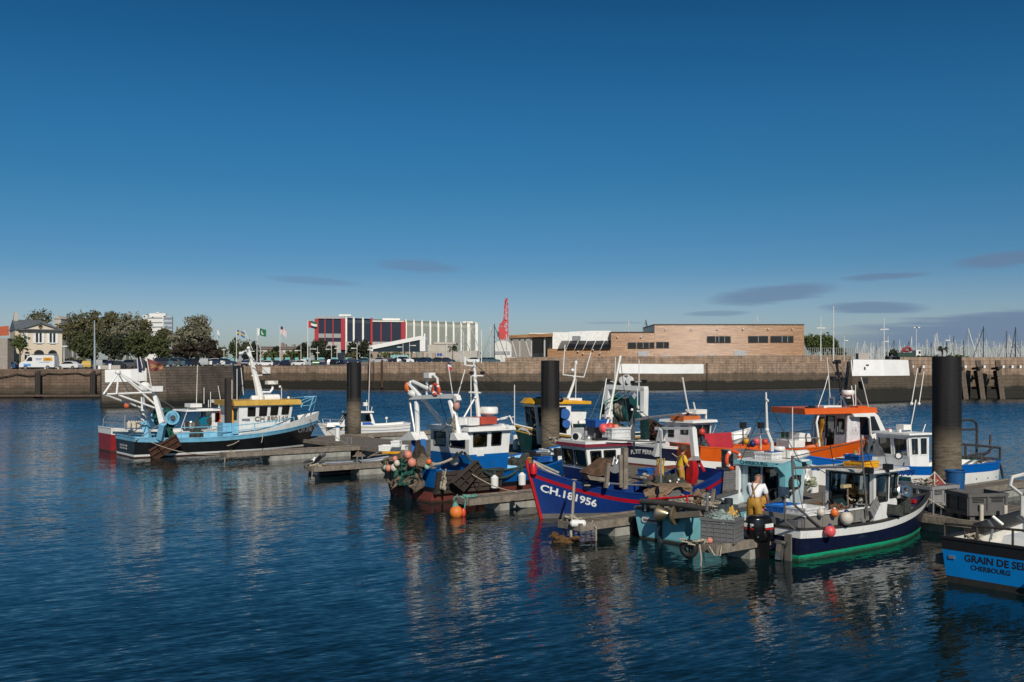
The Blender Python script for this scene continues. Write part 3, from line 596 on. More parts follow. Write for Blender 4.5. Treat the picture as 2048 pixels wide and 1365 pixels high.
# timber-clad sailing school: stepped blocks, white upper storey, canopy
def clad():
 m = bpy.data.materials.new('cedar_cladding');m.use_nodes = True;t = m.node_tree;b = t.nodes['Principled BSDF'];b.inputs['Roughness'].default_value = .22;b.inputs['Specular IOR Level'].default_value = .30;gg = t.nodes.new('ShaderNodeNewGeometry');wv = t.nodes.new('ShaderNodeTexWhiteNoise');wv.noise_dimensions = '3D';t.links.new(gg.outputs['Position'],wv.inputs['Vector'])
 # the faces of the narrow rounded boards tip up and down
 cz = t.nodes.new('ShaderNodeCombineXYZ');t.links.new(mth(t,'MULTIPLY',mth(t,'SUBTRACT',wv.outputs['Value'],.5),.85),cz.inputs[2]);va = t.nodes.new('ShaderNodeVectorMath');t.links.new(gg.outputs['Normal'],va.inputs[0]);t.links.new(cz.outputs[0],va.inputs[1]);vn = t.nodes.new('ShaderNodeVectorMath');vn.operation = 'NORMALIZE';t.links.new(va.outputs[0],vn.inputs[0]);t.links.new(vn.outputs[0],b.inputs['Normal'])
 g = t.nodes.new('ShaderNodeTexCoord');mp = t.nodes.new('ShaderNodeMapping');mp.inputs['Scale'].default_value = (.22,.22,4.2);t.links.new(g.outputs['Object'],mp.inputs[0])
 n = N(t,'ShaderNodeTexNoise',Scale=1.0,Detail=4.0,Roughness=.6);t.links.new(mp.outputs[0],n.inputs['Vector'])
 r = t.nodes.new('ShaderNodeValToRGB');t.links.new(n.outputs[0],r.inputs[0]);r.color_ramp.elements[0].position = .3;r.color_ramp.elements[0].color = (.17,.066,.024,1);r.color_ramp.elements[1].position = .72;r.color_ramp.elements[1].color = (.50,.26,.105,1)
 w = N(t,'ShaderNodeTexWave',Scale=1.3,bands_direction='Z');t.links.new(g.outputs['Object'],w.inputs['Vector'])
 t.links.new(r.outputs[0],b.inputs['Base Color']);return m
CED = clad();yy = 300;e = empty('timber_building',W(1400,735,yy),0,'timber clad building with stepped roof, white upper storey and slanted canopy','building');T = -V(e.location)
mb = MB();bx(1309,649.5,1608,740,yy,26,mb);bx(1222,665,1309.2,740,yy + .15,22,mb);bx(1095,698,1222,740,yy + .3,20,mb);ad('timber_wall',mb,CED)
mb = MB();bx(1308,648.6,1609,650.2,yy - .2,26.5,mb);bx(1221,664,1309,665.4,yy - .1,22,mb);ad('roof_edge',mb,mat('dark_roof_edge',(.07,.05,.045),.6))
mb = MB();bx(1105,665,1222,699,yy + 3,16,mb);a,b,c_ = W(1137,667,yy + 2.8),W(1180,662,yy + 2.5),W(1222,662,yy + 2.8)
z0 = W(0,699,yy).z;mb.add([(a.x,a.y,z0),(b.x,b.y,z0),(c_.x,c_.y,z0),(a.x,a.y,b.z - .3),(b.x,b.y,b.z),(c_.x,c_.y,b.z),(a.x,yy + 9,z0),(c_.x,yy + 9,z0),(a.x,yy + 9,b.z - .3),(c_.x,yy + 9,b.z)],
 [(0,1,4,3),(1,2,5,4),(3,4,5,9,8),(2,7,9,5),(0,3,8,6)]);ad('white_storey',mb,mat('white_render',(.80,.79,.75),.7))
mb = MB();bx(1058,666.5,1306,668,yy + 6,10,mb);ad('rear_roof',mb,mat('white_render',(.80,.79,.75),.7))
mb = MB();bx(1144.5,672.5,1161,682,yy + 2.8,.3,mb,-.2);ad('louvre_window',mb,mat('grey_louvre',(.22,.23,.24),.5))
for i in range(6):
 u0 = 1118 + i * 17.3;q = [W(u0 + 1 + 4,682,yy + 2.6),W(u0 + 16.5 + 4,681.6,yy + 2.6),W(u0 + 16.5 - 3,696,yy - .6),W(u0 + 1 - 3,696.4,yy - .6)]
 if i == 5: q[1] = W(1221.5,681.6,yy + 2.6);q[2] = W(1221.5,696,yy - .6)
 mb = MB();mb.add(q + [p - V((0,0,.2)) for p in q],[(3,2,1,0),(4,5,6,7),(0,1,5,4),(1,2,6,5),(2,3,7,6),(3,0,4,7)]);ad('sloping_skylight',mb,mat('skylight_glass',(.012,.014,.018),.15) if i else mat('skylight_pale',(.14,.13,.12),.3))
WF = mat('window_dark_frame',(.035,.03,.03),.5)
for u0,v0,u1,v1,mu in ((1414.5,673.5,1460.5,685.5,(.35,.5,.75)),(1497,673.2,1535.5,685.2,(.5,)),(1541.5,673.2,1586,685,(.5,.75)),(1256.5,686,1271.5,696.5,()),(1275,685.8,1297,696.5,(.5,)),(1300,685.5,1308,696,()),(1313,685.2,1326,696,()),(1328.5,685,1337,696,())):
 mb = MB();bx(u0 - .8,v0 - .8,u1 + .8,v1 + .8,yy,.3,mb,-.16);wn = ad('window',mb,WF)
 mb = MB();bx(u0 + .6,v0 + .6,u1 - .6,v1 - .6,yy,.1,mb,-.21);ad('pane',mb,mat('office_glass',(.01,.013,.018),.05),None,wn)
 for f in mu: mb = MB();u = u0 + (u1 - u0) * f;bx(u - .6,v0,u + .6,v1,yy,.1,mb,-.26);ad('mullion',mb,mat('mullion_grey',(.25,.27,.28),.5),None,wn)
for u0,v0,u1,v1 in ((1468.5,701.5,1491.5,716),(1276,703,1297,716),(1328,709,1338,716),(1396,708.5,1404,716),(1419,709,1427,716)):
 mb = MB();bx(u0,v0,u1,v1,yy,.3,mb,-.1);ad('shutter_door',mb,mat('shutter_grey',(.42,.42,.43),.5))
for u,v in ((1331,659),(1383,659),(1435,659),(1486,658.5),(1537,658.5),(1585,658.5),(1235,674.5),(1282,674.5),(1156,703),(1186,700),(1131,702),(1166,707),(1200,707)):
 mb = MB();c_ = W(u,v,yy - .3);mb.box(c_,(.35,.5,.3));ad('wall_lamp',mb,mat('lamp_white',(.7,.68,.64),.5))
mb = MB();pl = [W(1018,671.5,yy),W(1105,667.5,yy),W(1105,674,yy),W(1018,677,yy)];mb.prism([(p.x,p.z) for p in pl],lambda p,t: V((p[0],t,p[1])),yy - 2.5,yy + 16);ad('canopy',mb,CED)
mb = MB();bx(1062,674,1105,716,yy + 4,10,mb);ad('glazed_hall',mb,mat('hall_glass',(.02,.024,.03),.12,var=.3,scale=.3))
for L in (((1022,677),(1033,714)),((1049,676),(1060,712)),((1039,676),(1039.5,714)),((1062.5,675),(1062.5,714)),((1089,674.5),(1089,714))):
 mb = MB();mb.tube([W(*L[0],yy - 1),W(*L[1],yy - 1)],.28,7);ad('post',mb,mat('canopy_post',(.5,.48,.45),.5))
# ---------------------------------------------------------------- turquoise glass promenade
mb = MB();a,b = W(470,724,300),W(735,724,300);mb.box(((a.x + b.x) / 2,303,6.2),(b.x - a.x,2,2 * (W(0,723.5,300).z - 6.2)));pw = tag(mb.build('promenade_wall',mat('brown_wall',(.24,.17,.13),.9),recenter=True),'long brown promenade wall topped by short turquoise glass panels','wall')
TG = mat('turquoise_glass',(.20,.46,.46),.25)
for i,(u0,u1) in enumerate(((521,527),(533,542),(549,562),(570,580),(590,597),(606,621),(636,649),(663,676),(691,704),(722,735))):
 mb = MB();bx(u0,715.5,u1,721,302,.15,mb);mb.v = [tuple(V(p) - V(pw.location)) for p in mb.v];mb.build('glass_panel',TG,pw)
for u0,u1,lab in ((332,391,'turquoise glass fence under the dark trees left of the pale tree trunk'),(394,407,'short turquoise glass fence right of the pale tree trunk'),(434,468,'turquoise glass fence just left of the swedish flag pole'),(782,817,'wide turquoise glass panel below the wedge pavilion')):
 mb = MB();v0 = 715.5 if u0 < 700 else 710.5;bx(u0,v0,u1,724,290,.15,mb);mb.mi(1)
 for u in range(u0,u1 + 1,6): bx(u - .4,v0 - 1,u + .4,728,290,.2,mb,-.1)
 tag(mb.build('glass_fence',[TG,mat('fence_post',(.5,.55,.55),.5)],recenter=True),lab,'fence')
mb = MB()
for i in range(26): u = 1609 + i * 4;mb.bar(W(u,696,286),W(u,714,286),.14);
for v in (696.5,705): mb.bar(W(1608,v,286),W(1712,v,286),.08)
tag(mb.build('mesh_fence',mat('fence_grey',(.22,.23,.22),.6),recenter=True),'grey post fence in front of the trees right of the timber building','fence')
# ---------------------------------------------------------------- trees
def leafmat(name,c,c2):
 m = bpy.data.materials.new(name);m.use_nodes = True;t = m.node_tree;b = t.nodes['Principled BSDF'];b.inputs['Roughness'].default_value = .7;b.inputs['Specular IOR Level'].default_value = .25
 tcn = t.nodes.new('ShaderNodeTexCoord');n = N(t,'ShaderNodeTexNoise',Scale=.9,Detail=4.0,Roughness=.7);t.links.new(tcn.outputs['Object'],n.inputs['Vector'])
 r = t.nodes.new('ShaderNodeMapRange');t.links.new(n.outputs[0],r.inputs[0]);r.inputs[1].default_value = .38;r.inputs[2].default_value = .62
 t.links.new(mixc(t,r.outputs[0],c,c2),b.inputs['Base Color']);MATS[name] = m;return m
LG = leafmat('leaf_dark_green',(.040,.050,.018),(.082,.092,.034));LO = leafmat('leaf_olive_brown',(.070,.068,.030),(.150,.135,.068));LS = leafmat('leaf_silver',(.105,.105,.06),(.25,.235,.165));LB = leafmat('leaf_deep',(.020,.028,.016),(.042,.048,.024));LP = leafmat('leaf_purple',(.030,.024,.016),(.055,.042,.028));LM = leafmat('leaf_mid_green',(.05,.075,.022),(.095,.12,.035))
BARK = mat('bark',(.13,.11,.09),.9,var=.3,bump=.6)
def foliage(mb,rnd,blobs,n,size):
 vol = [b[3] * b[4] * b[5] for b in blobs];tv = sum(vol)
 for b,w in zip(blobs,vol):
  clumps = []
  for _ in range(max(5,int(16 * w / tv * len(blobs)))):
   d = V((rnd.gauss(0,1),rnd.gauss(0,1),rnd.gauss(0,1))).normalized() * rnd.uniform(.35,1.0) ** .5
   clumps.append((V((b[0] + d.x * b[3],b[1] + d.y * b[4],b[2] + d.z * b[5])),rnd.uniform(.22,.42)))
  for _ in range(int(n * w / tv)):
   c,r = rnd.choice(clumps);d = V((rnd.gauss(0,.6),rnd.gauss(0,.6),rnd.gauss(0,.5)))
   p = c + V((d.x * b[3],d.y * b[4],d.z * b[5])) * r
   s = size * rnd.uniform(.5,1.3);a = V((rnd.gauss(0,1),rnd.gauss(0,1),rnd.gauss(0,.6))).normalized();q = a.orthogonal().normalized();q.rotate(Matrix.Rotation(rnd.uniform(0,6.28),3,a));w2 = a.cross(q)
   mb.add([p - q * s,p + w2 * s * .55,p + q * s,p - w2 * s * .55],[(0,1,2,3)])
def tree(u,y,vtop,vbase,wpx,m,label,n=2600,leaf=.34,low=.32,seed=0,cat='tree',group=None,name='tree',lean=0.0,nb=7):
 rnd = random.Random(seed + int(u * 7));k = y / F;b = W(u,vbase,y);h = (vbase - vtop) * k;w = wpx * k / 2
 e = empty(name,b,0,label,cat,group);mb = MB();crown = []
 mb.tube([V((0,0,0)),V((lean * .3,0,h * low)),V((lean * .6,.1,h * .6)),V((lean,0,h * .9))],[h * .022 + .05,h * .018 + .04,h * .011 + .03,.03],7)
 for i in range(nb):
  a = 2.4 * i + rnd.uniform(-.5,.5);z = h * (low + (1 - low) * (.25 + .62 * ((i * .618) % 1.0)));rr = w * rnd.uniform(.35,.72) * (1.0 - .45 * (z / h - low) / (1 - low));c = V((math.cos(a) * rr + lean * z / h,math.sin(a) * rr,z))
  mb.tube([V((lean * .3,0,h * low * rnd.uniform(.7,1.1))),V((c.x * .5,c.y * .5,c.z * .75)),c],[h * .010 + .03,h * .006 + .025,.02],5)
  crown.append((c.x,c.y,c.z,w * rnd.uniform(.42,.62),w * rnd.uniform(.42,.62),(h - h * low) * rnd.uniform(.18,.28)))
 crown.append((lean,0,h * (low + (1 - low) * .55),w * .72,w * .72,(h - h * low) * .40))
 mb.build('trunk',BARK,e);f = MB();foliage(f,rnd,crown,n,leaf);f.build('crown',m,e,smooth=None);return e
T_ = 'trees on the left quay'
tree(75,260,619,735,64,LO,'wispy tree crown rising behind the slate roof of the cream house',1500,.34,.5,3)
for u,y,v0,w,m,lab,n,lo,sd in (
 (150,232,622,62,LO,'olive brown tree immediately right of the cream house',2600,.28,1),(186,240,619,60,LO,'tall olive tree behind the slim grey lamp pole',2600,.3,2),
 (222,236,622,58,LO,'brownish tree just right of the slim grey lamp pole',2500,.3,3),(255,228,626,56,LS,'greyish olive tree left of the white tower block',2400,.3,4),
 (283,236,634,54,LO,'olive tree standing right in front of the white tower block',2300,.3,5),(168,218,664,62,LG,'lower dark green tree below the lamp pole top',2400,.2,6),
 (228,214,668,66,LB,'deep shady tree at the middle of the left grove',2400,.22,7),(275,212,662,56,LG,'dark green round tree below the tower block',2200,.2,8),(316,218,668,54,LG,'green tree at the foot of the tower block',2200,.2,9),
 (326,250,652,44,LO,'thin olive tree right of the tower block base',1600,.3,10),(392,225,629,72,LS,'tall silver leaved tree with pale crown beside the flags',4200,.30,11),(362,228,654,52,LS,'smaller silver leaved tree left of the tall pale one',2000,.3,12),
 (372,210,684,62,LP,'dark purple leaved tree below the silver tree',2200,.25,13),(418,212,682,48,LP,'dark maroon tree right of the pale tree trunk',1900,.25,14)):
 tree(u,y,v0,737,w,m,lab,n,.34,lo,sd,group=T_)
B_ = 'small trees behind the far car park'
for u,y,v0,w,m,lab,n in ((444,330,692,30,LG,'low green bush tree left of the swedish flag',700),(468,340,678,24,LG,'narrow conifer left of the swedish flag pole',800),(490,335,681,40,LG,'round green tree right of the swedish flag',1100),(506,330,684,26,LB,'dark green tree under the pakistani flag',700),
 (552,330,692,20,LB,'small dark conifer left of the striped flag',600),(605,320,686,30,LB,'dark pine left of the red white and green flag pole',900),(636,318,680,46,LB,'broad dark pine in front of the red hall front',1500),(662,322,690,30,LB,'dark pine below the grey window band of the hall',800),(706,320,684,34,LB,'dark pine left of the white wedge pavilion',1000),(728,318,680,34,LB,'dark pine touching the tip of the wedge pavilion',1000)):
 tree(u,y,v0,729,w,m,lab,n,.42,.15,20,group=B_)
for u0,u1,v0,lab,m in ((522,555,702,'low hedge right of the pakistani flag pole',LM),(570,605,702,'long low hedge beneath the striped flag',LM),(690,712,706,'brownish hedge beside the small white kiosk',LO),(756,816,705,'ragged hedge at the foot of the wedge pavilion',LM)):
 rnd = random.Random(u0);yy = 318;c = W((u0 + u1) / 2,726,yy);k = yy / F;f = MB();foliage(f,rnd,[((i - 2) * (u1 - u0) * k / 5,0,(726 - v0) * k * .5,(u1 - u0) * k / 7,1.5,(726 - v0) * k * .55) for i in range(5)],900,.4);o = f.build('hedge',m,None,smooth=None);o.location = c;tag(o,lab,'hedge')
o = tree(40,182,671,740,38,LM,'small young tree standing left of the white van',900,.22,.52,31,nb=5)
rnd = random.Random(5);f = MB();foliage(f,rnd,[(i * 1.1 - 2.2,0,.75,.9,.9,.8) for i in range(5)],1300,.2);o = f.build('hedge',LG,None,smooth=None);o.location = W(41,738,186);tag(o,'dark clipped hedge behind the young tree and the van','hedge')
f = MB();foliage(f,rnd,[(i * 1.2 - 2.4,0,.9,.9,.9,.9) for i in range(5)],1200,.22);o = f.build('hedge',LO,None,smooth=None);o.location = W(135,735,200);tag(o,'brown hedge between the cream house and the grove','hedge')
for u,v0,w,lab in ((1624,668,38,'round green tree beside the right end of the timber building'),(1646,667,40,'taller green tree behind the grey mesh fence'),(1664,676,30,'smaller green tree right end of the fenced clump'),(1680,696,24,'low green bush at the right end of the fence')):
 tree(u,310,v0,715,w,LM,lab,1500,.36,.12,40)
def palm(u,y,vtop,vbase,r,label):
 e = empty('palm',W(u,vbase,y),0,label,'palm tree');h = (vbase - vtop) * y / F;mb = MB();mb.tube([V((0,0,0)),V((.1,0,h * .8))],[.22,.16],7);mb.build('trunk',BARK,e);f = MB();rnd = random.Random(int(u))
 for i in range(26):
  a = rnd.uniform(0,6.28);tl = rnd.uniform(-.5,1.1);d = V((math.cos(a),math.sin(a),0));p0 = V((.1,0,h * .8));s = V((-d.y,d.x,0)) * r * .16
  p1 = p0 + d * r * .6 + V((0,0,r * .5 * tl));p2 = p0 + d * r + V((0,0,r * (.5 * tl - .45)));f.add([p0 - s * .3,p0 + s * .3,p1 + s,p1 - s,p2],[(0,1,2,3),(3,2,4)])
 f.build('crown',LB,e,smooth=None)
palm(1786,230,701,722,1.6,'bushy low palm left of the green machine on the jetty');palm(1779,232,706,722,1.2,'smaller palm beside the white cross pole on the jetty');palm(1884,230,693,722,1.5,'single palm above the top of the thick black pile');palm(905,350,690,730,2.2,'palm tree in front of the pale green hall')
rnd = random.Random(9);f = MB();foliage(f,rnd,[(i * 1.4 - 2.8,0,.5,1.2,1,.6) for i in range(5)],900,.22);o = f.build('bush',LM,None,smooth=None);o.location = W(1895,722,190);tag(o,'green weed bush on the jetty behind the thick pile top','bush')
f = MB();foliage(f,rnd,[(i * 1.0 - 1,0,.4,.8,.8,.5) for i in range(3)],400,.22);o = f.build('bush',LG,None,smooth=None);o.location = W(1851,722,190);tag(o,'small dark bush on the jetty left of the thick pile','bush')
# ---------------------------------------------------------------- poles, lamps and flags
POLE = mat('pole_white',(.70,.69,.64),.45);POLEG = mat('pole_grey',(.33,.38,.40),.5)
mb = MB();mb.cyl(W(189.5,740,173),W(189,641,173),.23,10,.08);tag(mb.build('lamp_pole',POLEG,recenter=True),'tall slim blue grey pole in front of the left grove','pole')
def lamp(u,y,v0,v1,arms,label,m=None,r=.10,mast=False,group='street lamps'):
 e = empty('street_lamp',W(u,v1,y),0,label,'lamp post',group);k = y / F;h = (v1 - v0) * k;mb = MB();mb.cyl((0,0,0),(0,0,h),r,8,r * .6);mb.build('post',m or POLE,e)
 for dx,v in arms:
  z = (v1 - v) * k;mb = MB();mb.bar((0,0,z),(dx * k,0,z + (.02 if abs(dx) > 3 else 0)),.12);mb.build('arm',m or POLE,e)
  mb = MB();x = dx * k;mb.box((x - math.copysign(.35,dx),0,z),(.9,.35,.2));mb.build('lamp_head',mat('lamp_head',(.75,.74,.68),.4),e)
lamp(128,185,693,730,[(6,693)],'small street lamp beside the cream house')
lamp(353.5,215,693,737,[(-5,693)],'street lamp with left pointing head under the dark trees')
lamp(521,262,694,734,[(12,702.5)],'white lamp post right of the pakistani flag, arm pointing right')
lamp(448,262,696,734,[(-3,700)],'short white pole right of the white flag')
lamp(602,262,690,734,[(-12,701.5)],'lamp post left of the red white and green flag, arm pointing left')
lamp(620,262,688,734,[(12,698.5)],'lamp post right of the red white and green flag, arm pointing right');lamp(635,262,694,734,[(-2,706)],'thin pole in front of the dark pines')
lamp(663,262,687,734,[(-11,699)],'lamp post below the hall grey windows, arm pointing left');lamp(674,262,692,734,[(2,697)],'thin green pole below the hall red pilaster');lamp(714,262,688,734,[(-11,697)],'lamp post between the two dark pines, arm pointing left')
lamp(740,255,690,734,[(-4,700)],'pole standing at the tip of the wedge pavilion');lamp(806,255,686,730,[(-11,694.5)],'lamp post before the dark glass of the wedge pavilion, arm left');lamp(819,255,684,730,[(12,691.5)],'lamp post before the dark glass of the wedge pavilion, arm right')
mb = MB();bx(848,667.5,850.5,702,400,.6,mb);tag(mb.build('white_pylon',PW,recenter=True),'slim white pylon at the right end of the wedge pavilion','pylon')
for u,v0,arms,lab in ((1641.5,634,[(-8,656.5),(8,656.5)],'white signal mast with cross arm beside the fenced trees'),(1667,613,[],'tall plain white pole on the jetty, highest of all'),(1688,672,[(7,681.5)],'short lamp post with one arm right of the tall plain pole'),(1768,637,[(-8,659.5),(8,659)],'white signal mast with cross arm above the white pier head'),(1776,673,[(-6,683.5)],'short lamp post just right of the cross arm mast'),(1832.5,655,[(-5,655.5),(6,655.5)],'faint twin headed lamp post left of the thick pile'),(1899.5,671,[(-8,681)],'white lamp post with left arm right of the thick pile')):
 lamp(u,215,v0,722,arms,lab,None,.15 if v0 < 650 else .1,group='poles and lamps on the jetty')
e = [o for o in bpy.data.objects if o.name.startswith('street_lamp')][-1]
FC = {k: mat('flag_' + k,c,.8) for k,c in dict(white=(.75,.75,.74),red=(.50,.02,.035),green=(.01,.14,.06),black=(.015,.015,.018),blue=(.03,.14,.40),yellow=(.70,.48,.06),navy=(.02,.025,.10),pink=(.5,.18,.2),grey=(.06,.065,.075),maroon=(.17,.05,.045),gold=(.33,.17,.07)).items()}
def flag(u,y,v0,v1,fw,fh,cols,fn,label,dx=0,droop=.25,fv=None,r=.13):
 e = empty('flagpole',W(u,v1,y),0,label,'flag','national flags along the quay');k = y / F;h = (v1 - v0) * k;mb = MB();mb.cyl((0,0,0),(dx * k,0,h),r,8,r * .6);mb.build('pole',POLE,e);mb = MB();ww,hh = fw * k,fh * k;ft = ((v1 - fv) * k if fv else h - .2)
 def f(a,b): return V((dx * k + r + a * ww,math.sin(a * 7 + b) * .22 * ww * .3,ft - b * hh - a * a * droop * hh + math.sin(a * 6) * .05 * hh))
 mb.grid(f,24,18,None,lambda a,b: fn(a,b));mb.build('cloth',[FC[c] for c in cols],e,smooth=60)
flag(473,266,659,735,15,11,['blue','yellow'],lambda a,b: 1 if .28 < a < .48 or .38 < b < .62 else 0,'flagpole flying a blue flag with yellow cross',droop=.5)
def crescent(a,b):
 if a < .27: return 0
 x,y_ = (a - .62) * 1.6,b - .5;return 0 if (x * x + y_ * y_ < .085 and (x - .13) ** 2 + (y_ + .1) ** 2 > .065) else 1
flag(514,268,656,735,17,14,['white','green'],crescent,'flagpole flying a green flag with white stripe and crescent',droop=.15)
flag(560,268,652,735,12,14,['red','white','navy'],lambda a,b: 2 if a < .42 and b < .42 else int(b * 12) % 2,'flagpole flying a red and white striped flag with dark canton',droop=.7)
flag(615.5,266,641,735,17,14,['red','green','white','black'],lambda a,b: 0 if a < .28 else 1 + min(2,int(b * 3)),'flagpole flying a red, green, white and black flag',droop=.12,r=.17)
flag(434.5,268,660,735,3,12,['white','blue'],lambda a,b: 1 if b > .7 else 0,'flagpole with a limp white flag right of the silver tree',droop=.3)
# ---------------------------------------------------------------- parked cars
def car_mesh(kind):
 """returns (body, glass, wheel) mesh data"""
 prof = {'hatch': ([(-1.95,.25),(-2.0,.62),(-1.9,.95),(-1.55,1.42),(-.9,1.5),(.25,1.46),(1.0,.98),(1.8,.82),(1.98,.55),(1.93,.25)],[(-1.78,.98),(-1.48,1.38),(-.9,1.44),(.22,1.40),(.92,.98)]),
   'sedan': ([(-2.25,.28),(-2.3,.70),(-2.2,.95),(-1.55,1.0),(-.95,1.40),(-.3,1.44),(.45,1.40),(1.15,.97),(2.05,.82),(2.25,.55),(2.2,.26)],[(-1.42,1.0),(-.92,1.35),(-.3,1.38),(.42,1.34),(1.05,.98)]),
   'mpv': ([(-2.1,.28),(-2.15,.8),(-2.08,1.1),(-1.85,1.62),(-1.2,1.72),(.4,1.68),(1.25,1.08),(2.0,.9),(2.15,.6),(2.1,.28)],[(-1.98,1.1),(-1.78,1.57),(-1.2,1.65),(.36,1.61),(1.15,1.08)])}[kind]
 def half(z): return .86 if z < .95 else .86 - (z - .95) * .28
 b = MB();p = prof[0];n = len(p)
 vs = [(x,s * half(z),z) for s in (-1,1) for x,z in p];b.add(vs,[tuple(range(n)),tuple(range(2 * n - 1,n - 1,-1))] + [(i,n + i,n + (i + 1) % n,(i + 1) % n) for i in range(n)])
 g = MB();q = prof[1];m = len(q)
 for s in (-1,1): g.add([(x,s * (half(z) + .012),z) for x,z in q],[tuple(range(m)) if s < 0 else tuple(range(m - 1,-1,-1))])
 for i,j in ((0,1),(m - 2,m - 1)):
  (x0,z0),(x1,z1) = q[i],q[j];d = -.05 if i == 0 else .07;g.add([(x0 + d,-half(z0) + .08,z0 + .03),(x0 + d,half(z0) - .08,z0 + .03),(x1 + d,half(z1) - .08,z1 + .03),(x1 + d,-half(z1) + .08,z1 + .03)],[(0,1,2,3)])
 return b,g
WHL = MB();WHL.lathe([(.30,-.1),(.31,.1)],(0,0,0),(0,1,0),14);WHL.mi(1);WHL.lathe([(.19,-.112),(.19,.112)],(0,0,0),(0,1,0),12)
CARS = {}
def protos():
 wh = WHL.build('wheel',[RUBBER,mat('alloy',(.4,.4,.41),.35,.6)]);
 for k in ('hatch','sedan','mpv'):
  b,g = car_mesh(k);bo = b.build('body',mat('car_white',(.72,.72,.71),.25,var=.03),smooth=25);go = g.build('windows',GLASSB);CARS[k] = (bo.data,go.data)
  for o in (bo,go): bpy.data.objects.remove(o)
 CARS['w'] = wh.data;bpy.data.objects.remove(wh)
protos()
CC = {k: mat('car_' + k,c,.25,var=.03,spec=.6) for k,c in dict(white=(.72,.72,.71),black=(.012,.012,.015),navy=(.012,.018,.045),grey=(.10,.105,.115),silver=(.38,.39,.40),blue=(.03,.07,.16),yellow=(.55,.36,.08),maroon=(.09,.01,.03),green=(.05,.12,.04),teal=(.04,.09,.11)).items()}
def car(u,y,v,kind,c,ang,label,group='cars parked along the quay'):
 p = W(u,v,y);e = empty('parked_car',p,R(ang),label,'car',group)
 b = bpy.data.objects.new('body',CARS[kind][0]);col.objects.link(b);b.parent = e;b.material_slots[0].link = 'OBJECT';b.material_slots[0].material = CC[c]
 g = bpy.data.objects.new('windows',CARS[kind][1]);col.objects.link(g);g.parent = e
 for x,s in ((-1.25,-.78),(1.25,-.78),(-1.25,.78),(1.25,.78)): w = bpy.data.objects.new('wheel',CARS['w']);col.objects.link(w);w.parent = e;w.location = (x,s,.31)
for a in ((12,184,739,'hatch','blue',185,'blue hatchback at the left edge in front of the grey building'),(138,184,738.5,'sedan','white',172,'white saloon parked just behind the white van'),(146,196,736,'hatch','grey',90,'dark grey hatchback behind the white saloon, right of the house'),(160,198,736,'hatch','navy',90,'navy hatchback left of the yellow car'),(177,196,737,'hatch','yellow',100,'yellow hatchback behind the slim grey pole'),
 (207,205,736,'mpv','silver',85,'silver people carrier right of the slim grey pole'),(222,206,736,'hatch','navy',95,'navy hatchback in the shade, second right of the grey pole'),(238,206,736,'sedan','black',20,'black saloon in the shade of the grove'),(258,206,736,'mpv','grey',160,'grey people carrier in the shade of the grove'),(280,207,736,'sedan','navy',170,'navy saloon behind the white painted wall panel')): car(*a)
lab = lambda i,s: s
ROW = [(330,'mpv','black',20,'black people carrier left of the lamp in the shade of the trees'),(346,'hatch','grey',160,'grey hatchback right beside the left pointing lamp'),(362,'mpv','teal',10,'dark teal people carrier right of the left pointing lamp'),(384,'sedan','navy',170,'navy saloon parked before the turquoise fence'),(398,'hatch','black',90,'black hatchback at the pale tree trunk'),(413,'hatch','silver',90,'silver hatchback seen from behind right of the pale trunk'),(430,'sedan','white',175,'white saloon below the limp white flag'),(450,'sedan','navy',10,'navy saloon right of the white saloon on the pier')]
for u,k,c,a,l in ROW: car(u,190,733.5 - (u - 330) * .012,k,c,a,l)
ROW2 = [(490,'hatch','navy',100,'navy hatchback left of the trawler mast'),(503,'mpv','white',20,'white people carrier directly behind the trawler mast'),(527,'hatch','black',15,'black hatchback just behind the white hatchback'),(531,'hatch','white',187,'white hatchback nearest the small white wall panel'),(549,'sedan','navy',190,'navy saloon right of the white hatchback'),(556,'sedan','black',10,'black saloon below the striped flag'),(569,'hatch','navy',120,'navy hatchback right of the striped flag pole'),(577,'mpv','grey',120,'dark grey people carrier between the flagpoles'),
 (586,'sedan','white',190,'white saloon with low bonnet between the flagpoles'),(599,'hatch','white',165,'white hatchback left of the red flag pole'),(610,'mpv','white',90,'white people carrier right at the red flag pole'),(621,'hatch','silver',75,'silver hatchback right of the red flag pole'),(632,'hatch','green',100,'green hatchback left of the navy people carrier'),(645,'mpv','navy',95,'navy people carrier right of the green hatchback'),(661,'mpv','white',100,'white boxy people carrier near the left black pile'),(671,'mpv','black',80,'black people carrier near the left black pile'),(684,'sedan','navy',170,'navy saloon just left of the left black pile')]
for i,(u,k,c,a,l) in enumerate(ROW2): car(u,262 + (i % 3) * 2.5,732.6 - (u - 490) * .006 + (i % 2) * .3,k,c,a,l)
ROW3 = [(705,'sedan','navy',10,'navy saloon seen above the left black pile'),(727,'sedan','teal',175,'dark teal saloon right of the left black pile'),(757,'sedan','silver',185,'silver saloon between the two rust ladders'),(780,'sedan','maroon',10,'maroon saloon right of the rust ladders'),(796,'sedan','black',175,'black saloon below the turquoise panel, left'),(813,'sedan','navy',5,'navy saloon in front of the white roofed car'),(811,'mpv','white',5,'white car roof behind the navy saloon below the turquoise panel'),(829,'sedan','black',185,'black saloon left of the concrete blocks'),(845,'sedan','navy',170,'navy saloon in front of the concrete blocks'),(858,'hatch','teal',0,'teal hatchback right of the concrete blocks'),(874,'sedan','black',180,'black saloon below the blue road sign'),(893,'sedan','navy',5,'navy saloon right of the blue road sign'),
 (944,'hatch','white',178,'white hatchback behind the blue boat mast, left'),(970,'sedan','navy',3,'long navy saloon above the blue boat mast'),(983,'sedan','teal',3,'teal saloon right of the long navy saloon'),(1027,'hatch','white',90,'white hatchback seen from the front left of the middle pile'),(1061,'sedan','navy',178,'navy saloon just left of the middle black pile')]
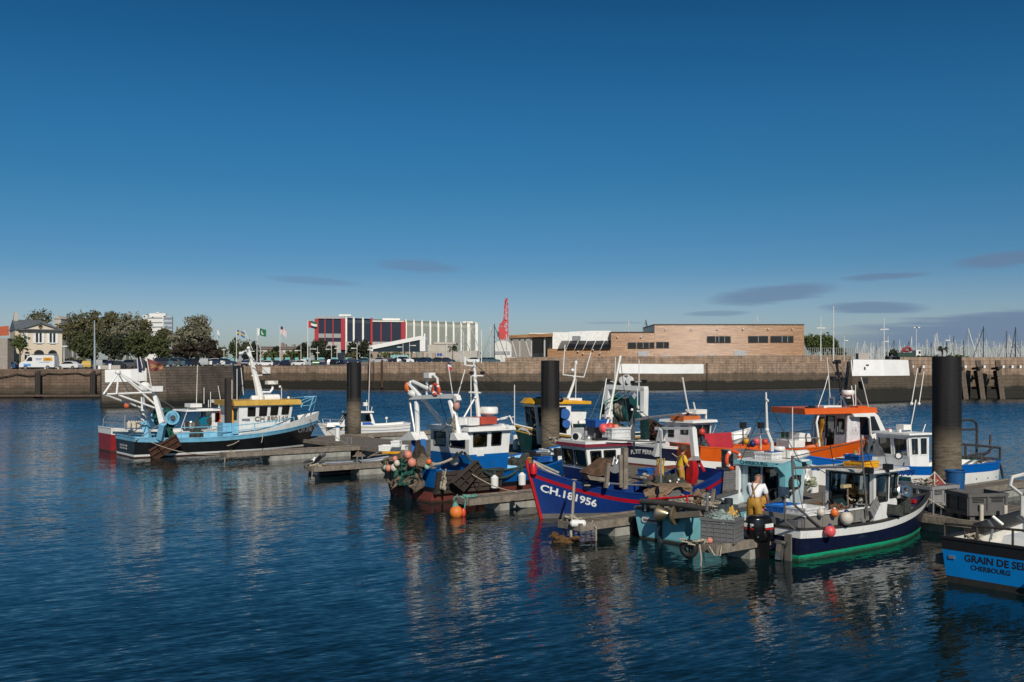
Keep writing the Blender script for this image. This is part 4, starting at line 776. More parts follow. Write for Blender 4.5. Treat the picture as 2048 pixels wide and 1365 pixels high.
for i,(u,k,c,a,l) in enumerate(ROW3): car(u,250 + (i % 2) * 3,727.6 if u < 740 else 726.6,k,c,a,l)
# delivery van
v = Frame('delivery_van','white delivery van with yellow panel and roof rack on the left quay','van',W(81,739.5,178).xy,180,z=W(81,739.5,178).z)
mb = MB();pr = [(-2.9,.42),(-2.95,1.2),(-2.85,2.45),(-2.6,2.55),(1.35,2.55),(1.75,2.4),(2.35,1.55),(3.1,1.25),(3.35,.95),(3.35,.42)];n = len(pr)
mb.add([(x,s * (1.0 if z < 1.3 else 1.0 - (z - 1.3) * .1),z) for s in (-1,1) for x,z in pr],[tuple(range(n)),tuple(range(2 * n - 1,n - 1,-1))] + [(i,n + i,n + (i + 1) % n,(i + 1) % n) for i in range(n)]);v.part(mb,'body',CC['white'],smooth=25)
for s in (-1,1): mb = MB();mb.add([(x,s * 1.0,z) for x,z in ((1.0,1.5),(1.05,2.2),(1.6,2.2),(2.1,1.5))],[(0,1,2,3)[::s]]);v.part(mb,'side_window',GLASSB)
mb = MB();mb.add([(1.80,-.8,2.36),(1.80,.8,2.36),(2.38,.88,1.58),(2.38,-.88,1.58)],[(0,1,2,3)]);v.part(mb,'windscreen',GLASSB)
for x in (-1.75,2.2):
 for s in (-.9,.9): w = bpy.data.objects.new('wheel',CARS['w']);col.objects.link(w);w.parent = v.e;w.location = (x,s,.36);w.scale = (1.2,1.2,1.2)
mb = MB();mb.box((-1.75,1.0,1.85),(1.6,.03,.6));yp = v.part(mb,'yellow_panel',mat('van_yellow',(.75,.36,.02),.5))
mb = MB();mb.box((-1.75,1.02,1.95),(.8,.02,.09));mb.box((-1.75,1.02,1.74),(1.2,.02,.09));v.part(mb,'lettering',mat('van_dark',(.2,.08,.03)),yp)
mb = MB();mb.box((-.15,1.0,1.95),(1.1,.03,.07));mb.box((-.1,1.0,1.75),(.9,.03,.06));mb.box((-1.2,1.01,1.33),(1.9,.03,.07));v.part(mb,'lettering',mat('van_bluegrey',(.2,.32,.48)))
mb = MB();mb.box((-.8,0,2.66),(4.0,1.7,.12));v.part(mb,'roof_rack',mat('rack_grey',(.10,.11,.12),.5))
mb = MB();mb.box((1.9,.99,.8),(1.3,.04,.45));v.part(mb,'blue_stripe',mat('van_blue',(.10,.30,.60)))
# small figures and bollards on the left quay
mb = MB()
for u in (219,198,330,341): mb.cyl(W(u,738,172),W(u,731.5,172),.22,8)
for i,u in enumerate((199,220,249)):
 m2 = MB();m2.cyl(W(u,740,172.5),W(u,728 if i else 732,172.5),.3,10,.25);tag(m2.build('bollard',[BLACKP if i == 2 else PW],recenter=True),('white bollard left of the white wall panel','white bollard above the apex of the trawler gallows','black bollard above the white wall panel')[i],'bollard')
mb = MB();bx(193,731,240,741,175,.4,mb);tag(mb.build('low_wall',CONC,recenter=True),'low pale wall at the quay edge behind the bollards','wall')
# ---------------------------------------------------------------- green handling machine on the jetty
fr = Frame('handling_machine','dark green container and red loader arm with white cab on the jetty','machine',W(1825,716,200).xy,0,z=6.3)
mb = MB();a,b = fr.q(1791,706),fr.q(1826,722);mb.box(((a.x + b.x) / 2,0,(a.z + b.z) / 2),(b.x - a.x,2.4,a.z - b.z));mb.v = mb.v;fr.part(mb,'skip',mat('skip_green',(.012,.05,.03),.5))
fr.tubes('loader_arm',[[(1803,706,0),(1808,698,0),(1813,695,0),(1820,697,0),(1822,703,0)],[(1808,702,0),(1816,703,0)]],.28,mat('loader_red',(.25,.03,.04),.5))
mb = MB();a,b = fr.q(1828,701),fr.q(1838,712);mb.box(((a.x + b.x) / 2,0,(a.z + b.z) / 2),(b.x - a.x,2,a.z - b.z));fr.part(mb,'cab',WHITE);mb = MB();a,b = fr.q(1833,703),fr.q(1837,708);mb.box(((a.x + b.x) / 2,-1.02,(a.z + b.z) / 2),(b.x - a.x,.05,a.z - b.z));fr.part(mb,'cab_window',GLASSB)
mb = MB();a,b = fr.q(1775,713),fr.q(1862,722);mb.box(((a.x + b.x) / 2,.3,(a.z + b.z) / 2),(b.x - a.x,2.2,a.z - b.z));fr.part(mb,'chassis',mat('chassis_dark',(.03,.035,.05),.6))
mb = MB();bx(1717,707,1738,722,245,2,mb);tag(mb.build('site_hut',CONC,recenter=True),'small white hut on the jetty behind the white pier head','hut')
mb = MB();bx(1695,712,1768,724,225,3,mb);tag(mb.build('launch',PW,recenter=True),'white low boat hull showing above the jetty left of the pier head','boat') if False else None
# ---------------------------------------------------------------- marina: sailing boats behind the jetty
def sail_mesh(hm,dark,seed):
 r = random.Random(seed);mb = MB();L = hm * .75
 mb.mi(0);st = [(-L / 2,.55),(-L / 6,1.0),(L / 6,.95),(L * .42,.4),(L / 2,.02)]
 o = len(mb.v)
 for x,w in st:
  for yy,z in ((-w * L * .14,1.1),(-w * L * .09,-.2),(w * L * .09,-.2),(w * L * .14,1.1)): mb.v.append((x,yy,z))
 for i in range(len(st) - 1):
  for j in range(4): mb.f.append((o + 4 * i + j,o + 4 * i + 4 + j,o + 4 * i + 4 + (j + 1) % 4,o + 4 * i + (j + 1) % 4));mb.m.append(0)
 mb.f.append((o,o + 1,o + 2,o + 3));mb.m.append(0)
 mb.box((-.3,0,1.35),(L * .35,L * .14,.5));mb.mi(1);mb.cyl((0,0,1),(0,0,hm),.17,6,.11)
 mb.bar((-L * .4,0,2.3),(0,0,2.3),.22)
 for f in (.4,.7): mb.bar((0,-.9,hm * f),(0,.9,hm * f),.06)
 mb.mi(1);mb.tube([(L * .48,0,1.2),(0,0,hm * .97)],.09 if r.random() < .5 else .04,5);mb.tube([(-L * .48,0,1.2),(0,0,hm)],.03,4)
 return mb
WM = mat('alloy_mast',(.60,.60,.58),.4);DM = mat('dark_mast',(.05,.06,.075),.4)
SM = []
for i in range(5):
 o = sail_mesh(1.0 * (13 + i),i == 4,i).build('sailing_boat',[WHITEC,DM if i == 4 else WM]);SM.append((o.data,13.0 + i));bpy.data.objects.remove(o)
rnd = random.Random(77)
G_ = 'sailing boats moored in the marina'
def sailboat(u,y,vtop,k,label,rz=None):
 me,hm = SM[k];o = bpy.data.objects.new('sailing_boat',me);col.objects.link(o);z = zt(vtop,y);s = z / hm;o.location = ((u - CX) * y / F,y,0);o.scale = (s,s,s) if s < 1.6 else (1.3,1.3,s);o.rotation_euler = (0,0,rz if rz is not None else rnd.uniform(0,6.28));tag(o,label,'sailing boat',G_);return o
for u,y,v,k,l in ((1937,300,657,1,'sailing boat with tall pale mast and slanting forestay right of the thick pile'),(1967,290,653,4,'sailing boat with tall black mast left of the two timber fenders'),(2031,290,654,4,'sailing boat with tall black mast near the right edge'),(1958,300,667,2,'sailing boat with pale mast just left of the left black mast'),(1874,330,666,3,'sailing boat with stout pale mast above the thick pile left side'),(1788,400,680,4,'sailing boat with thin dark mast above the low palm'),(2013,310,662,4,'sailing boat with dark mast between the right fender pair'),(2018,300,670,2,'sailing boat with pale mast left of the rightmost black mast'),(1870,380,669,1,'sailing boat with slim mast left of the thick pile'),(1908,380,672,4,'sailing boat with dark mast right of the white lamp post'),(1818,380,682,4,'sailing boat with dark mast above the green machine'),(1876,300,682,0,'sailing boat with short stout mast left of the palm above the pile')): sailboat(u,y,v,k,l)
for i in range(125):
 u = 1690 + (rnd.random() ** .72) * 365 if i < 115 else rnd.uniform(1690,1780);y = rnd.uniform(320,620);f = (u - 1690) / 365
 sailboat(u,y,rnd.gauss(698 - 8 * f - 5,6) - (4 if rnd.random() < .15 else 0),rnd.choice((0,1,2,3,3,2,1,4) if f > .3 else (0,1,2,3)),'sailing boat far back among the crowd of bare masts in the marina')
for u,v,k,l in ((927,664,2,'sailing boat with pale mast in front of the pale green hall'),(921,648,3,'sailing boat with leaning pale mast before the hall side'),(941,650,1,'sailing boat with mast rising at the right end of the hall'),(963,664,0,'sailing boat with white mast right of the hall'),(980,650,1,'sailing boat with faint pale mast left of the crane'),(989,648,4,'sailing boat with dark mast left of the red crane'),(893,672,0,'sailing boat with pale mast in front of the hall ribs'),(1013,668,0,'sailing boat with white mast before the arched hangar'),(1257,641,1,'sailing boat mast tip showing above the timber building roof, left'),(1292,640,4,'dark sailing boat mast showing above the stepped timber roof'),(1514,631,1,'sailing boat mast tip above the timber building roof, right')): sailboat(u,330 if u < 1100 else 345,v,k,l,.4)
# ---------------------------------------------------------------- pontoon: grid along the walkway (t) and along the fingers (n)
O_ = V((12.27,29.9));MV = V((-.62,.785)).normalized();NV = V((.785,.62)).normalized();MA = math.degrees(math.atan2(MV.y,MV.x));NA = math.degrees(math.atan2(NV.y,NV.x))
def TN(t,n): return O_ + MV * t + NV * n
def plank_mat(name,along):
 m = bpy.data.materials.new(name);m.use_nodes = True;t = m.node_tree;b = t.nodes['Principled BSDF'];b.inputs['Roughness'].default_value = .85
 g = t.nodes.new('ShaderNodeTexCoord');mp = t.nodes.new('ShaderNodeMapping');mp.inputs['Scale'].default_value = (7.0,.6,1) if along else (.6,7,1);t.links.new(g.outputs['Object'],mp.inputs[0])
 br = t.nodes.new('ShaderNodeTexWave');br.bands_direction = 'X';br.inputs['Scale'].default_value = 1.15;br.inputs['Distortion'].default_value = .3;t.links.new(g.outputs['Object'],br.inputs['Vector'])
 n = N(t,'ShaderNodeTexNoise',Scale=1.0,Detail=5.0,Roughness=.65);t.links.new(mp.outputs[0],n.inputs['Vector'])
 r = t.nodes.new('ShaderNodeValToRGB');t.links.new(n.outputs[0],r.inputs[0]);r.color_ramp.elements[0].position = .3;r.color_ramp.elements[0].color = (.105,.085,.065,1);r.color_ramp.elements[1].position = .7;r.color_ramp.elements[1].color = (.25,.215,.175,1)
 gap = t.nodes.new('ShaderNodeMapRange');t.links.new(br.outputs['Fac'],gap.inputs[0]);gap.inputs[1].default_value = .02;gap.inputs[2].default_value = .16;gap.inputs[3].default_value = .35
 cb = t.nodes.new('ShaderNodeCombineXYZ')
 for i in range(3): t.links.new(gap.outputs[0],cb.inputs[i])
 t.links.new(mixc(t,1.0,r.outputs[0],cb.outputs[0],'MULTIPLY'),b.inputs['Base Color']);bp = N(t,'ShaderNodeBump',Strength=.4,Distance=.02);t.links.new(br.outputs['Fac'],bp.inputs['Height']);t.links.new(bp.outputs[0],b.inputs['Normal']);return m
PLANK = plank_mat('deck_planks',True);FLOATM = mat('concrete_float',(.34,.33,.29),.85,var=.25,dirt=.6,dcol=(.05,.05,.03));WEED = mat('weed_dark',(.022,.020,.012),.9,bump=.5)
def pontoon(t0,n0,t1,n1,w,label,z=.48,floats=True,name='floating_pontoon'):
 """a run of deck from (t0,n0) to (t1,n1), w wide"""
 a,b = TN(t0,n0),TN(t1,n1);L = (b - a).length;e = empty(name,(a.x,a.y,0),math.atan2((b - a).y,(b - a).x),label,'pontoon','pontoon decks')
 mb = MB();mb.box((L / 2,0,z - .03),(L,w - .16,.06));mb.build('deck',PLANK,e,smooth=None)
 mb = MB()
 for s in (-1,1): mb.box((L / 2,s * (w / 2 - .04),z - .07),(L + .02,.10,.22))
 for x in (.03,L - .03): mb.box((x,0,z - .072),(.10,w - .2,.21))
 mb.build('edge_beam',WOODG,e)
 if floats:
  n = max(1,int(L / 4.2))
  for i in range(n):
   c = (i + .62) * L / n;mb = MB();mb.box((c,0,.10),(L / n * .62,w * .86,.36));mb.mi(1);mb.box((c,0,-.13),(L / n * .63,w * .88,.24));mb.build('float',[FLOATM,WEED],e)
 return e
pontoon(-12,2.1,43,2.1,4.2,'wide main timber walkway running between the two ranks of boats')
FING = ((.78,-8.9,.85,'short finger pontoon carrying the grey crate of pale netting'),(5.5,-9.2,.95,'finger pontoon in front of the dark blue and red boat'),(11.75,-8.55,.95,'finger pontoon beside the bright blue boat with white wheelhouse'),(24.9,-7.6,.95,'finger pontoon where the gull stands beside the grey dinghy'),(34.2,-7.8,1.0,'finger pontoon in front of the black and light blue trawler'),(-4.0,-5.7,.8,'finger pontoon half hidden by the bright blue transom at right'))
for t,n,w,l in FING: pontoon(t,n,t,0,w,l)
for t,l in ((2.6,'far side finger pontoon at the foot of the thick right pile'),(13.2,'far side finger pontoon behind the yellow jacketed person'),(30,'far side finger pontoon right of the left pile'),(43,'far side finger pontoon behind the small white motor boat'),(-9,'far side finger pontoon at the right edge behind the big grey box')): pontoon(t,4.2,t,12.0,.95,l)
# black steel piles, weathered grey-brown in the tidal zone
def pile_mat():
 m = bpy.data.materials.new('pile_steel');m.use_nodes = True;t = m.node_tree;b = t.nodes['Principled BSDF'];b.inputs['Roughness'].default_value = .5;b.inputs['Specular IOR Level'].default_value = .22
 g = t.nodes.new('ShaderNodeTexCoord');s = t.nodes.new('ShaderNodeSeparateXYZ');t.links.new(g.outputs['Object'],s.inputs[0])
 mp = t.nodes.new('ShaderNodeMapping');mp.inputs['Scale'].default_value = (1,1,5);t.links.new(g.outputs['Object'],mp.inputs[0]);n = N(t,'ShaderNodeTexNoise',Scale=2.4,Detail=8.0,Roughness=.78);t.links.new(mp.outputs[0],n.inputs['Vector'])
 bp = N(t,'ShaderNodeBump',Strength=.6,Distance=.04);t.links.new(n.outputs[0],bp.inputs['Height']);t.links.new(bp.outputs[0],b.inputs['Normal'])
 zz = mth(t,'ADD',s.outputs[2],mth(t,'MULTIPLY',mth(t,'SUBTRACT',n.outputs[0],.5),1.6));r = t.nodes.new('ShaderNodeMapRange');r.interpolation_type = 'SMOOTHSTEP';t.links.new(zz,r.inputs[0]);r.inputs[1].default_value = 3.1;r.inputs[2].default_value = 2.2
 rr = t.nodes.new('ShaderNodeValToRGB');t.links.new(n.outputs[0],rr.inputs[0]);rr.color_ramp.elements[0].position = .32;rr.color_ramp.elements[0].color = (.040,.032,.022,1);rr.color_ramp.elements[1].position = .68;rr.color_ramp.elements[1].color = (.24,.195,.14,1)
 mp2 = t.nodes.new('ShaderNodeMapping');mp2.inputs['Scale'].default_value = (3,3,.15);t.links.new(g.outputs['Object'],mp2.inputs[0]);n2 = N(t,'ShaderNodeTexNoise',Scale=1.5,Detail=4.0);t.links.new(mp2.outputs[0],n2.inputs['Vector'])
 blk = mixc(t,mth(t,'MULTIPLY',mth(t,'SUBTRACT',n2.outputs[0],.35),1.2,clamp=True),(.006,.006,.007),(.034,.030,.028))
 t.links.new(mixc(t,r.outputs[0],blk,rr.outputs[0]),b.inputs['Base Color']);wd_ = t.nodes.new('ShaderNodeMapRange');t.links.new(zz,wd_.inputs[0]);wd_.inputs[1].default_value = 1.3;wd_.inputs[2].default_value = .3;t.links.new(mixc(t,mth(t,'MULTIPLY',wd_.outputs[0],.8),mixc(t,r.outputs[0],blk,rr.outputs[0]),(.028,.026,.014)),b.inputs['Base Color']);q = t.nodes.new('ShaderNodeMapRange');t.links.new(r.outputs[0],q.inputs[0]);q.inputs[3].default_value = .62;q.inputs[4].default_value = .9;t.links.new(q.outputs[0],b.inputs['Roughness']);return m
PILE = pile_mat()
for u,k,l in ((708,29.5,'leftmost black steel pile, beside the small white motor boat'),(1100.5,38.9,'middle black steel pile in front of the dark green boat'),(1893.5,57.9,'rightmost and thickest looking black steel pile by the blue tub')):
 mb = MB();mb.lathe([(.475,-5),(.475,5.28),(.46,5.31),(.30,5.33)],(0,0,0),n=40);o = mb.build('mooring_pile',PILE);o.location = ((u - CX) / k,F / k,0);tag(o,l,'mooring pile','black steel piles of the pontoon')
 if u < 800:
  m2 = MB()
  for z in (5.1,3.9,2.75): m2.torus((0,0,z),.48,.02,n=24,k=5)
  for a in range(0,360,60): m2.bar((.485 * math.cos(R(a)),.485 * math.sin(R(a)),2.75),(.485 * math.cos(R(a)),.485 * math.sin(R(a)),5.1),.03)
  m2.build('sleeve',mat('sleeve_black',(.02,.02,.022),.6),o)
# ---------------------------------------------------------------- hull and deckhouse builders
class Boat(Frame):
 def hull(s,L,B,zs,rows,xm=.42,tr=.85,rake=.8,fl=.78,pb=2.3,draft=.4,bul=.35,cap=(.09,.05),capm=None,deckm=None,mats=(),name='hull',flare=.45,trake=0.0,inner=None,stern_round=0.0):
  s.L,s.B,s.zs,s.xm,s.tr,s.rake,s.fl,s.pb,s.dr,s.flr,s.trk,s.sr = L,B,zs,xm,tr,rake,fl,pb,draft,flare,trake,stern_round
  NS = 30;st = [(i / NS) for i in range(NS + 1)];mb = MB();nr = len(rows)
  def rz(r,q):
   sh = s.sheer(q);return min(r[1],sh - .03 * (nr)) if r[0] == 'w' else sh + r[1]
  ring = []
  for q in st:
   zz = [rz(r,q) for r in rows]
   for i in range(nr - 2,-1,-1): zz[i] = min(zz[i],zz[i + 1] - .004)
   ring.append(([s.pt(q,z,-1) for z in zz],[s.pt(q,z,1) for z in zz]))
  idx = []
  for a,b in ring:
   ra = list(range(len(mb.v),len(mb.v) + nr));mb.v += [tuple(p) for p in a];rb = list(range(len(mb.v),len(mb.v) + nr));mb.v += [tuple(p) for p in b];idx.append((ra,rb))
  for i in range(NS):
   (a0,b0),(a1,b1) = idx[i],idx[i + 1]
   for j in range(nr - 1):
    k = rows[j + 1][2];mb.f.append((a0[j],a1[j],a1[j + 1],a0[j + 1]));mb.m.append(k);mb.f.append((b1[j],b0[j],b0[j + 1],b1[j + 1]));mb.m.append(k)
   mb.f.append((a1[0],a0[0],b0[0],b1[0]));mb.m.append(rows[1][2])
  a0,b0 = idx[0]
  for j in range(nr - 1): mb.f.append((a0[j + 1],b0[j + 1],b0[j],a0[j]));mb.m.append(rows[j + 1][2])
  s.hullo = s.part(mb,name,list(mats),smooth=40)
  # inside of the bulwark and deck
  mb = MB();tk = .07;dk = []
  for q in st:
   sh = s.sheer(q);p = s.pt(q,sh,1);y = max(p.y - tk,.01);x = p.x - (tk if q > .97 else 0) + (tk if q < .001 else 0);d = min(bul,sh - .1);y2 = max(s.pt(q,sh - d,1).y - tk,.008);x2 = min(x,s.pt(q,sh - d,1).x - (.05 if q > .9 else 0)) if q > .01 else x;dk.append(((x,-y,sh),(x2,-y2,sh - d),(x2,y2,sh - d),(x,y,sh)))
  for r in dk: mb.v += list(r)
  for i in range(NS):
   o,p = 4 * i,4 * i + 4
   for j,k in ((0,1),(1,0),(2,1)): mb.f.append((o + j,p + j,p + j + 1,o + j + 1));mb.m.append(k)
  mb.f.append((0,1,2,3));mb.m.append(1)
  s.part(mb,'deck',[deckm or GREYP,inner or WHITE],smooth=30)
  mb = MB();w,h = cap
  out = [s.pt(q,s.sheer(q),1) for q in st];ln = [V((p.x,-p.y,p.z)) for p in out] + [p for p in reversed(out)]
  ri = []
  for i,p in enumerate(ln):
   d = (ln[min(i + 1,len(ln) - 1)] - ln[max(i - 1,0)]);d.z = 0
   if d.length < 1e-5: d = V((0,1,0))
   d.normalize();nn = V((d.y,-d.x,0));o = p + nn * .02;inn = p - nn * w
   ri.append((V((o.x,o.y,p.z)),V((inn.x,inn.y,p.z)),V((inn.x,inn.y,p.z + h)),V((o.x,o.y,p.z + h))))
  b_ = len(mb.v)
  for r in ri: mb.v += [tuple(x) for x in r]
  for i in range(len(ri) - 1):
   for j in range(4): mb.f.append((b_ + 4 * i + j,b_ + 4 * i + 4 + j,b_ + 4 * i + 4 + (j + 1) % 4,b_ + 4 * i + (j + 1) % 4));mb.m.append(0)
  y = out[0].y;mb.box((s.pt(0,s.sheer(0),1).x + w / 2 - .02,0,s.sheer(0) + h / 2),(w,2 * y,h + .004));s.part(mb,'gunwale',capm or WHITE,smooth=35)
 def sheer(s,q):
  z0,zm,z1 = s.zs
  return zm + (z0 - zm) * ((s.xm - q) / s.xm) ** 2 if q < s.xm else zm + (z1 - zm) * ((q - s.xm) / (1 - s.xm)) ** 1.9
 def half(s,q):
  if q < s.xm: h = s.B / 2 * (s.tr + (1 - s.tr) * math.sin(math.pi / 2 * q / s.xm))
  else: h = s.B / 2 * max(0,1 - ((q - s.xm) / (1 - s.xm)) ** s.pb)
  if s.sr and q < s.sr: h *= (1 - (1 - q / s.sr) ** 2.2) ** .5
  return max(h,.012)
 def pt(s,q,z,side):
  t = max(0,min(1,(z + s.dr) / (s.sheer(q) + s.dr)));f = s.fl - s.flr * max(0,(q - .55) / .45) ** 2;f = max(f,.1)
  return V((q * (s.L - s.rake * (1 - t)) + s.trk * (1 - t) * (1 - q),side * s.half(q) * (f + (1 - f) * t ** .75),z))
 def side(s,x,z,sg=-1):
  q = x / s.L
  for _ in range(6): p = s.pt(min(max(q,0),1),z,sg);q += (x - p.x) / s.L
  return s.pt(min(max(q,0),1),z,sg)
 def hulltext(s,body,u,v,size,m,sg=-1,name='lettering',bend=0.0,xs=1.0):
  """paint lettering on the hull side, centred where the photo shows it"""
  vs,fs = text_mesh(body,size);c = s.q(u,v,sg * s.B * .45);x0,z0 = c.x,c.z
  for _ in range(4):
   p = s.side(x0,z0,sg);c = s.q(u,v,p.y);x0,z0 = c.x,c.z
  mb = MB();slope = (s.side(x0 + .4,s.sheer((x0 + .4) / s.L)).z - s.side(x0 - .4,s.sheer((x0 - .4) / s.L)).z) / .8 if bend == 1 else 0
  for q in vs:
   dx = q.x * xs * (1 if sg < 0 else -1);z = z0 + q.y + slope * dx;p = s.side(x0 + dx,z,sg);mb.v.append((p.x,p.y + sg * .006,z))
  for f in fs: mb.f.append(f);mb.m.append(0)
  return s.part(mb,name,m,s.hullo,smooth=None)
 def transomtext(s,body,y,z,size,m,xoff=-.004):
  vs,fs = text_mesh(body,size);mb = MB()
  for q in vs: zz = z + q.y;mb.v.append((s.pt(0,zz,1).x + xoff,y - q.x,zz))
  for f in fs: mb.f.append(f);mb.m.append(0)
  return s.part(mb,'lettering',m,s.hullo,smooth=None)
 def house(s,base,top,wins,m,roof=None,split=None,glassm=None,frame=None,inside=None,roofm=None,over=.12,rth=.09,wall='wheelhouse',trim=None):
  """base, top: 4 corners aft-right, fwd-right, fwd-left, aft-left; wins: {wall number: [(u0, v0, u1, v1)]}, walls right, front, left, aft"""
  mb = MB();mats = [m] if not isinstance(m,(list,tuple)) else list(m);panes = [];base = [V(p) for p in base];top = [V(p) for p in top]
  for w in range(4):
   A,B_,C,D = base[w],base[(w + 1) % 4],top[(w + 1) % 4],top[w];hs = wins.get(w,[])
   def pnt(u,v): return A.lerp(B_,u).lerp(D.lerp(C,u),v)
   nrm = (B_ - A).cross(D - A).normalized();us = sorted({0.0,1.0,*[h[0] for h in hs],*[h[2] for h in hs]});vs = sorted({0.0,1.0,*[h[1] for h in hs],*[h[3] for h in hs],*([split] if split else [])})
   for i in range(len(us) - 1):
    for j in range(len(vs) - 1):
     uc,vc = (us[i] + us[i + 1]) / 2,(vs[j] + vs[j + 1]) / 2
     if any(h[0] < uc < h[2] and h[1] < vc < h[3] for h in hs): continue
     q = [pnt(us[i],vs[j]),pnt(us[i + 1],vs[j]),pnt(us[i + 1],vs[j + 1]),pnt(us[i],vs[j + 1])];k = 1 if (split and vc < split and len(mats) > 1) else 0
     mb.add(q,[(0,1,2,3)],k);mb.add([p - nrm * .05 for p in q],[(3,2,1,0)],len(mats))
   for h in hs:
    q = [pnt(h[0],h[1]),pnt(h[2],h[1]),pnt(h[2],h[3]),pnt(h[0],h[3])]
    for i in range(4): mb.add([q[i],q[(i + 1) % 4],q[(i + 1) % 4] - nrm * .05,q[i] - nrm * .05],[(3,2,1,0)],0)
    panes.append((q,nrm))
  mats.append(inside or INTER);ho = s.part(mb,wall,mats,smooth=None)
  for q,nrm in panes:
   mb = MB();mb.add([p - nrm * .03 for p in q],[(0,1,2,3)]);wo = s.part(mb,'window',glassm or GLASSD,smooth=None)
   fm = MB();c = sum(q,V()) / 4
   for i in range(4): a,b = q[i],q[(i + 1) % 4];fm.bar(a + nrm * .006,b + nrm * .006,.045,.02,nrm)
   s.part(fm,'frame',frame or RUBBER,wo,smooth=None)
  if roof is not False:
   c = sum(top,V()) / 4;mb = MB();ps = []
   for p in top: d = p - c;d.z = 0;ps.append(p + d.normalized() * over * 1.4)
   if roof: ps = [V(p) for p in roof]
   mb.add([p + V((0,0,.003)) for p in ps] + [p + V((0,0,rth)) + (c - p) * .03 for p in ps],[(3,2,1,0),(4,5,6,7),(0,1,5,4),(1,2,6,5),(2,3,7,6),(3,0,4,7)]);s.roofo = s.part(mb,'roof',roofm or WHITE,smooth=None)
  return ho
 def qbox(s,u0,v0,u1,v1,y0,y1,mb,grow=0.0):
  """box whose near face (lateral position y0) covers the photo rectangle, y1 - y0 deep"""
  a,b = s.q(u0,v0,y0),s.q(u1,v1,y0);x0,x1 = min(a.x,b.x),max(a.x,b.x);z0,z1 = min(a.z,b.z),max(a.z,b.z)
  mb.box(((x0 + x1) / 2,(y0 + y1) / 2,(z0 + z1) / 2),(x1 - x0,abs(y1 - y0),z1 - z0));return (x0,x1,z0,z1)
def sag(p,q,d,n=10):
 p,q = V(p),V(q);return [p.lerp(q,i / n) - V((0,0,4 * d * (i / n) * (1 - i / n))) for i in range(n + 1)]
def heap(mb,c,sx,sy,sz,seed,rough=.35,n=22,k=None):
 """a slumped pile of netting: lumpy dome with hanging folds"""
 from mathutils import noise;c = V(c);o = V((seed * 3.7,seed * 1.3,seed))
 def f(a,b):
  th = a * 2 * math.pi;r = b;d = V((math.cos(th) * r,math.sin(th) * r,max(0,1 - r ** 1.7)))
  w = noise.fractal(V((d.x * 2.6,d.y * 2.6,d.z * 1.7)) + o,1.0,2.0,5);return c + V((d.x * sx * (1 + rough * w),d.y * sy * (1 + rough * w),d.z * sz * (1 + rough * 1.6 * w) + rough * sz * .5 * w * (1 - r)))
 mb.grid(lambda a,b: f(b,a),n,n * 2,k)
def tangle(mb,c,sx,sy,sz,r,seed,n=12,k=None):
 rnd = random.Random(seed);c = V(c)
 if k is not None: mb.mi(k)
 for _ in range(n):
  p = c + V((rnd.uniform(-sx,sx),rnd.uniform(-sy,sy),rnd.uniform(0,sz)));pts = [p];a = rnd.uniform(0,6.28)
  for _ in range(9): a += rnd.uniform(.2,1.1);p = p + V((math.cos(a) * sx * .17,math.sin(a) * sy * .17,rnd.uniform(-.2,.2) * sz));p.z = max(p.z,c.z);pts.append(p)
  mb.tube(pts,r,5)
def drape(mb,fn,nu,nv,seed,amp,k=None,freq=5.0):
 from mathutils import noise
 def f(a,b): p = V(fn(a,b));w = noise.fractal(V((a * freq,b * freq * .6,seed * 2.1)),1.0,2.0,4);return p + V((w,noise.noise(V((a * freq,b * freq,seed + 7.0))),w * .6)) * amp
 mb.grid(f,nu,nv,k)
def fishbox(fr,c,size,m,label,rz=0.0,tilt=None,group='fish boxes',cat='fish box',slats=4,name='fish_box',lid=False):
 """an open crate with a rim, corner posts and raised ribs; c = centre of its base in the frame's axes"""
 L,W_,h = size;t = .03;mb = MB()
 rm = tilt if tilt is not None else Matrix.Rotation(rz,3,'Z')
 sub = MB();sub.box((0,0,t / 2),(L - .01,W_ - .01,t))
 for s in (-1,1): sub.box((0,s * (W_ / 2 - t / 2),h / 2),(L,t,h));sub.box((s * (L / 2 - t / 2),0,h / 2),(t,W_ - 2 * t,h))
 for s in (-1,1):
  sub.box((0,s * (W_ / 2 + .012),h - .03),(L + .06,.03,.05));sub.box((s * (L / 2 + .012),0,h - .03),(.03,W_,.05))
  for i in range(slats): z = h * (i + .6) / (slats + .6);sub.box((0,s * (W_ / 2 + .008),z),(L * .96,.018,h * .045));sub.box((s * (L / 2 + .008),0,z),(.018,W_ * .94,h * .045))
  n = max(2,int(L / .16))
  for i in range(n + 1): x = -L / 2 + L * i / n;sub.box((x * .98,s * (W_ / 2 + .006),h / 2),(.02,.016,h * .98))
  n = max(2,int(W_ / .16))
  for i in range(n + 1): y = -W_ / 2 + W_ * i / n;sub.box((s * (L / 2 + .006),y * .97,h / 2),(.016,.02,h * .98))
 if lid: sub.box((0,0,h - .05),(L - .07,W_ - .07,.03))
 mb.add([V(c) + rm @ V(p) for p in sub.v],sub.f);return fr.top(mb,name,m,label,cat,group,smooth=None)
def buoy(fr,c,r,m,label,sz=1.08,eye=True,eyem=None,group='mooring buoys and floats',cat='buoy',tilt=(0,0,1)):
 mb = MB();mb.ball(c,r,(1,1,sz),18,12)
 o = None
 if eye: mb.mi(1);mb.lathe([(r * .42,0),(r * .30,r * .28),(r * .16,r * .42),(.004,r * .46)],V(c) + V((0,0,r * sz * .86)),tilt,12)
 return fr.top(mb,'buoy',[m,eyem or mat('buoy_navy',(.012,.018,.10),.5)],label,cat,group)
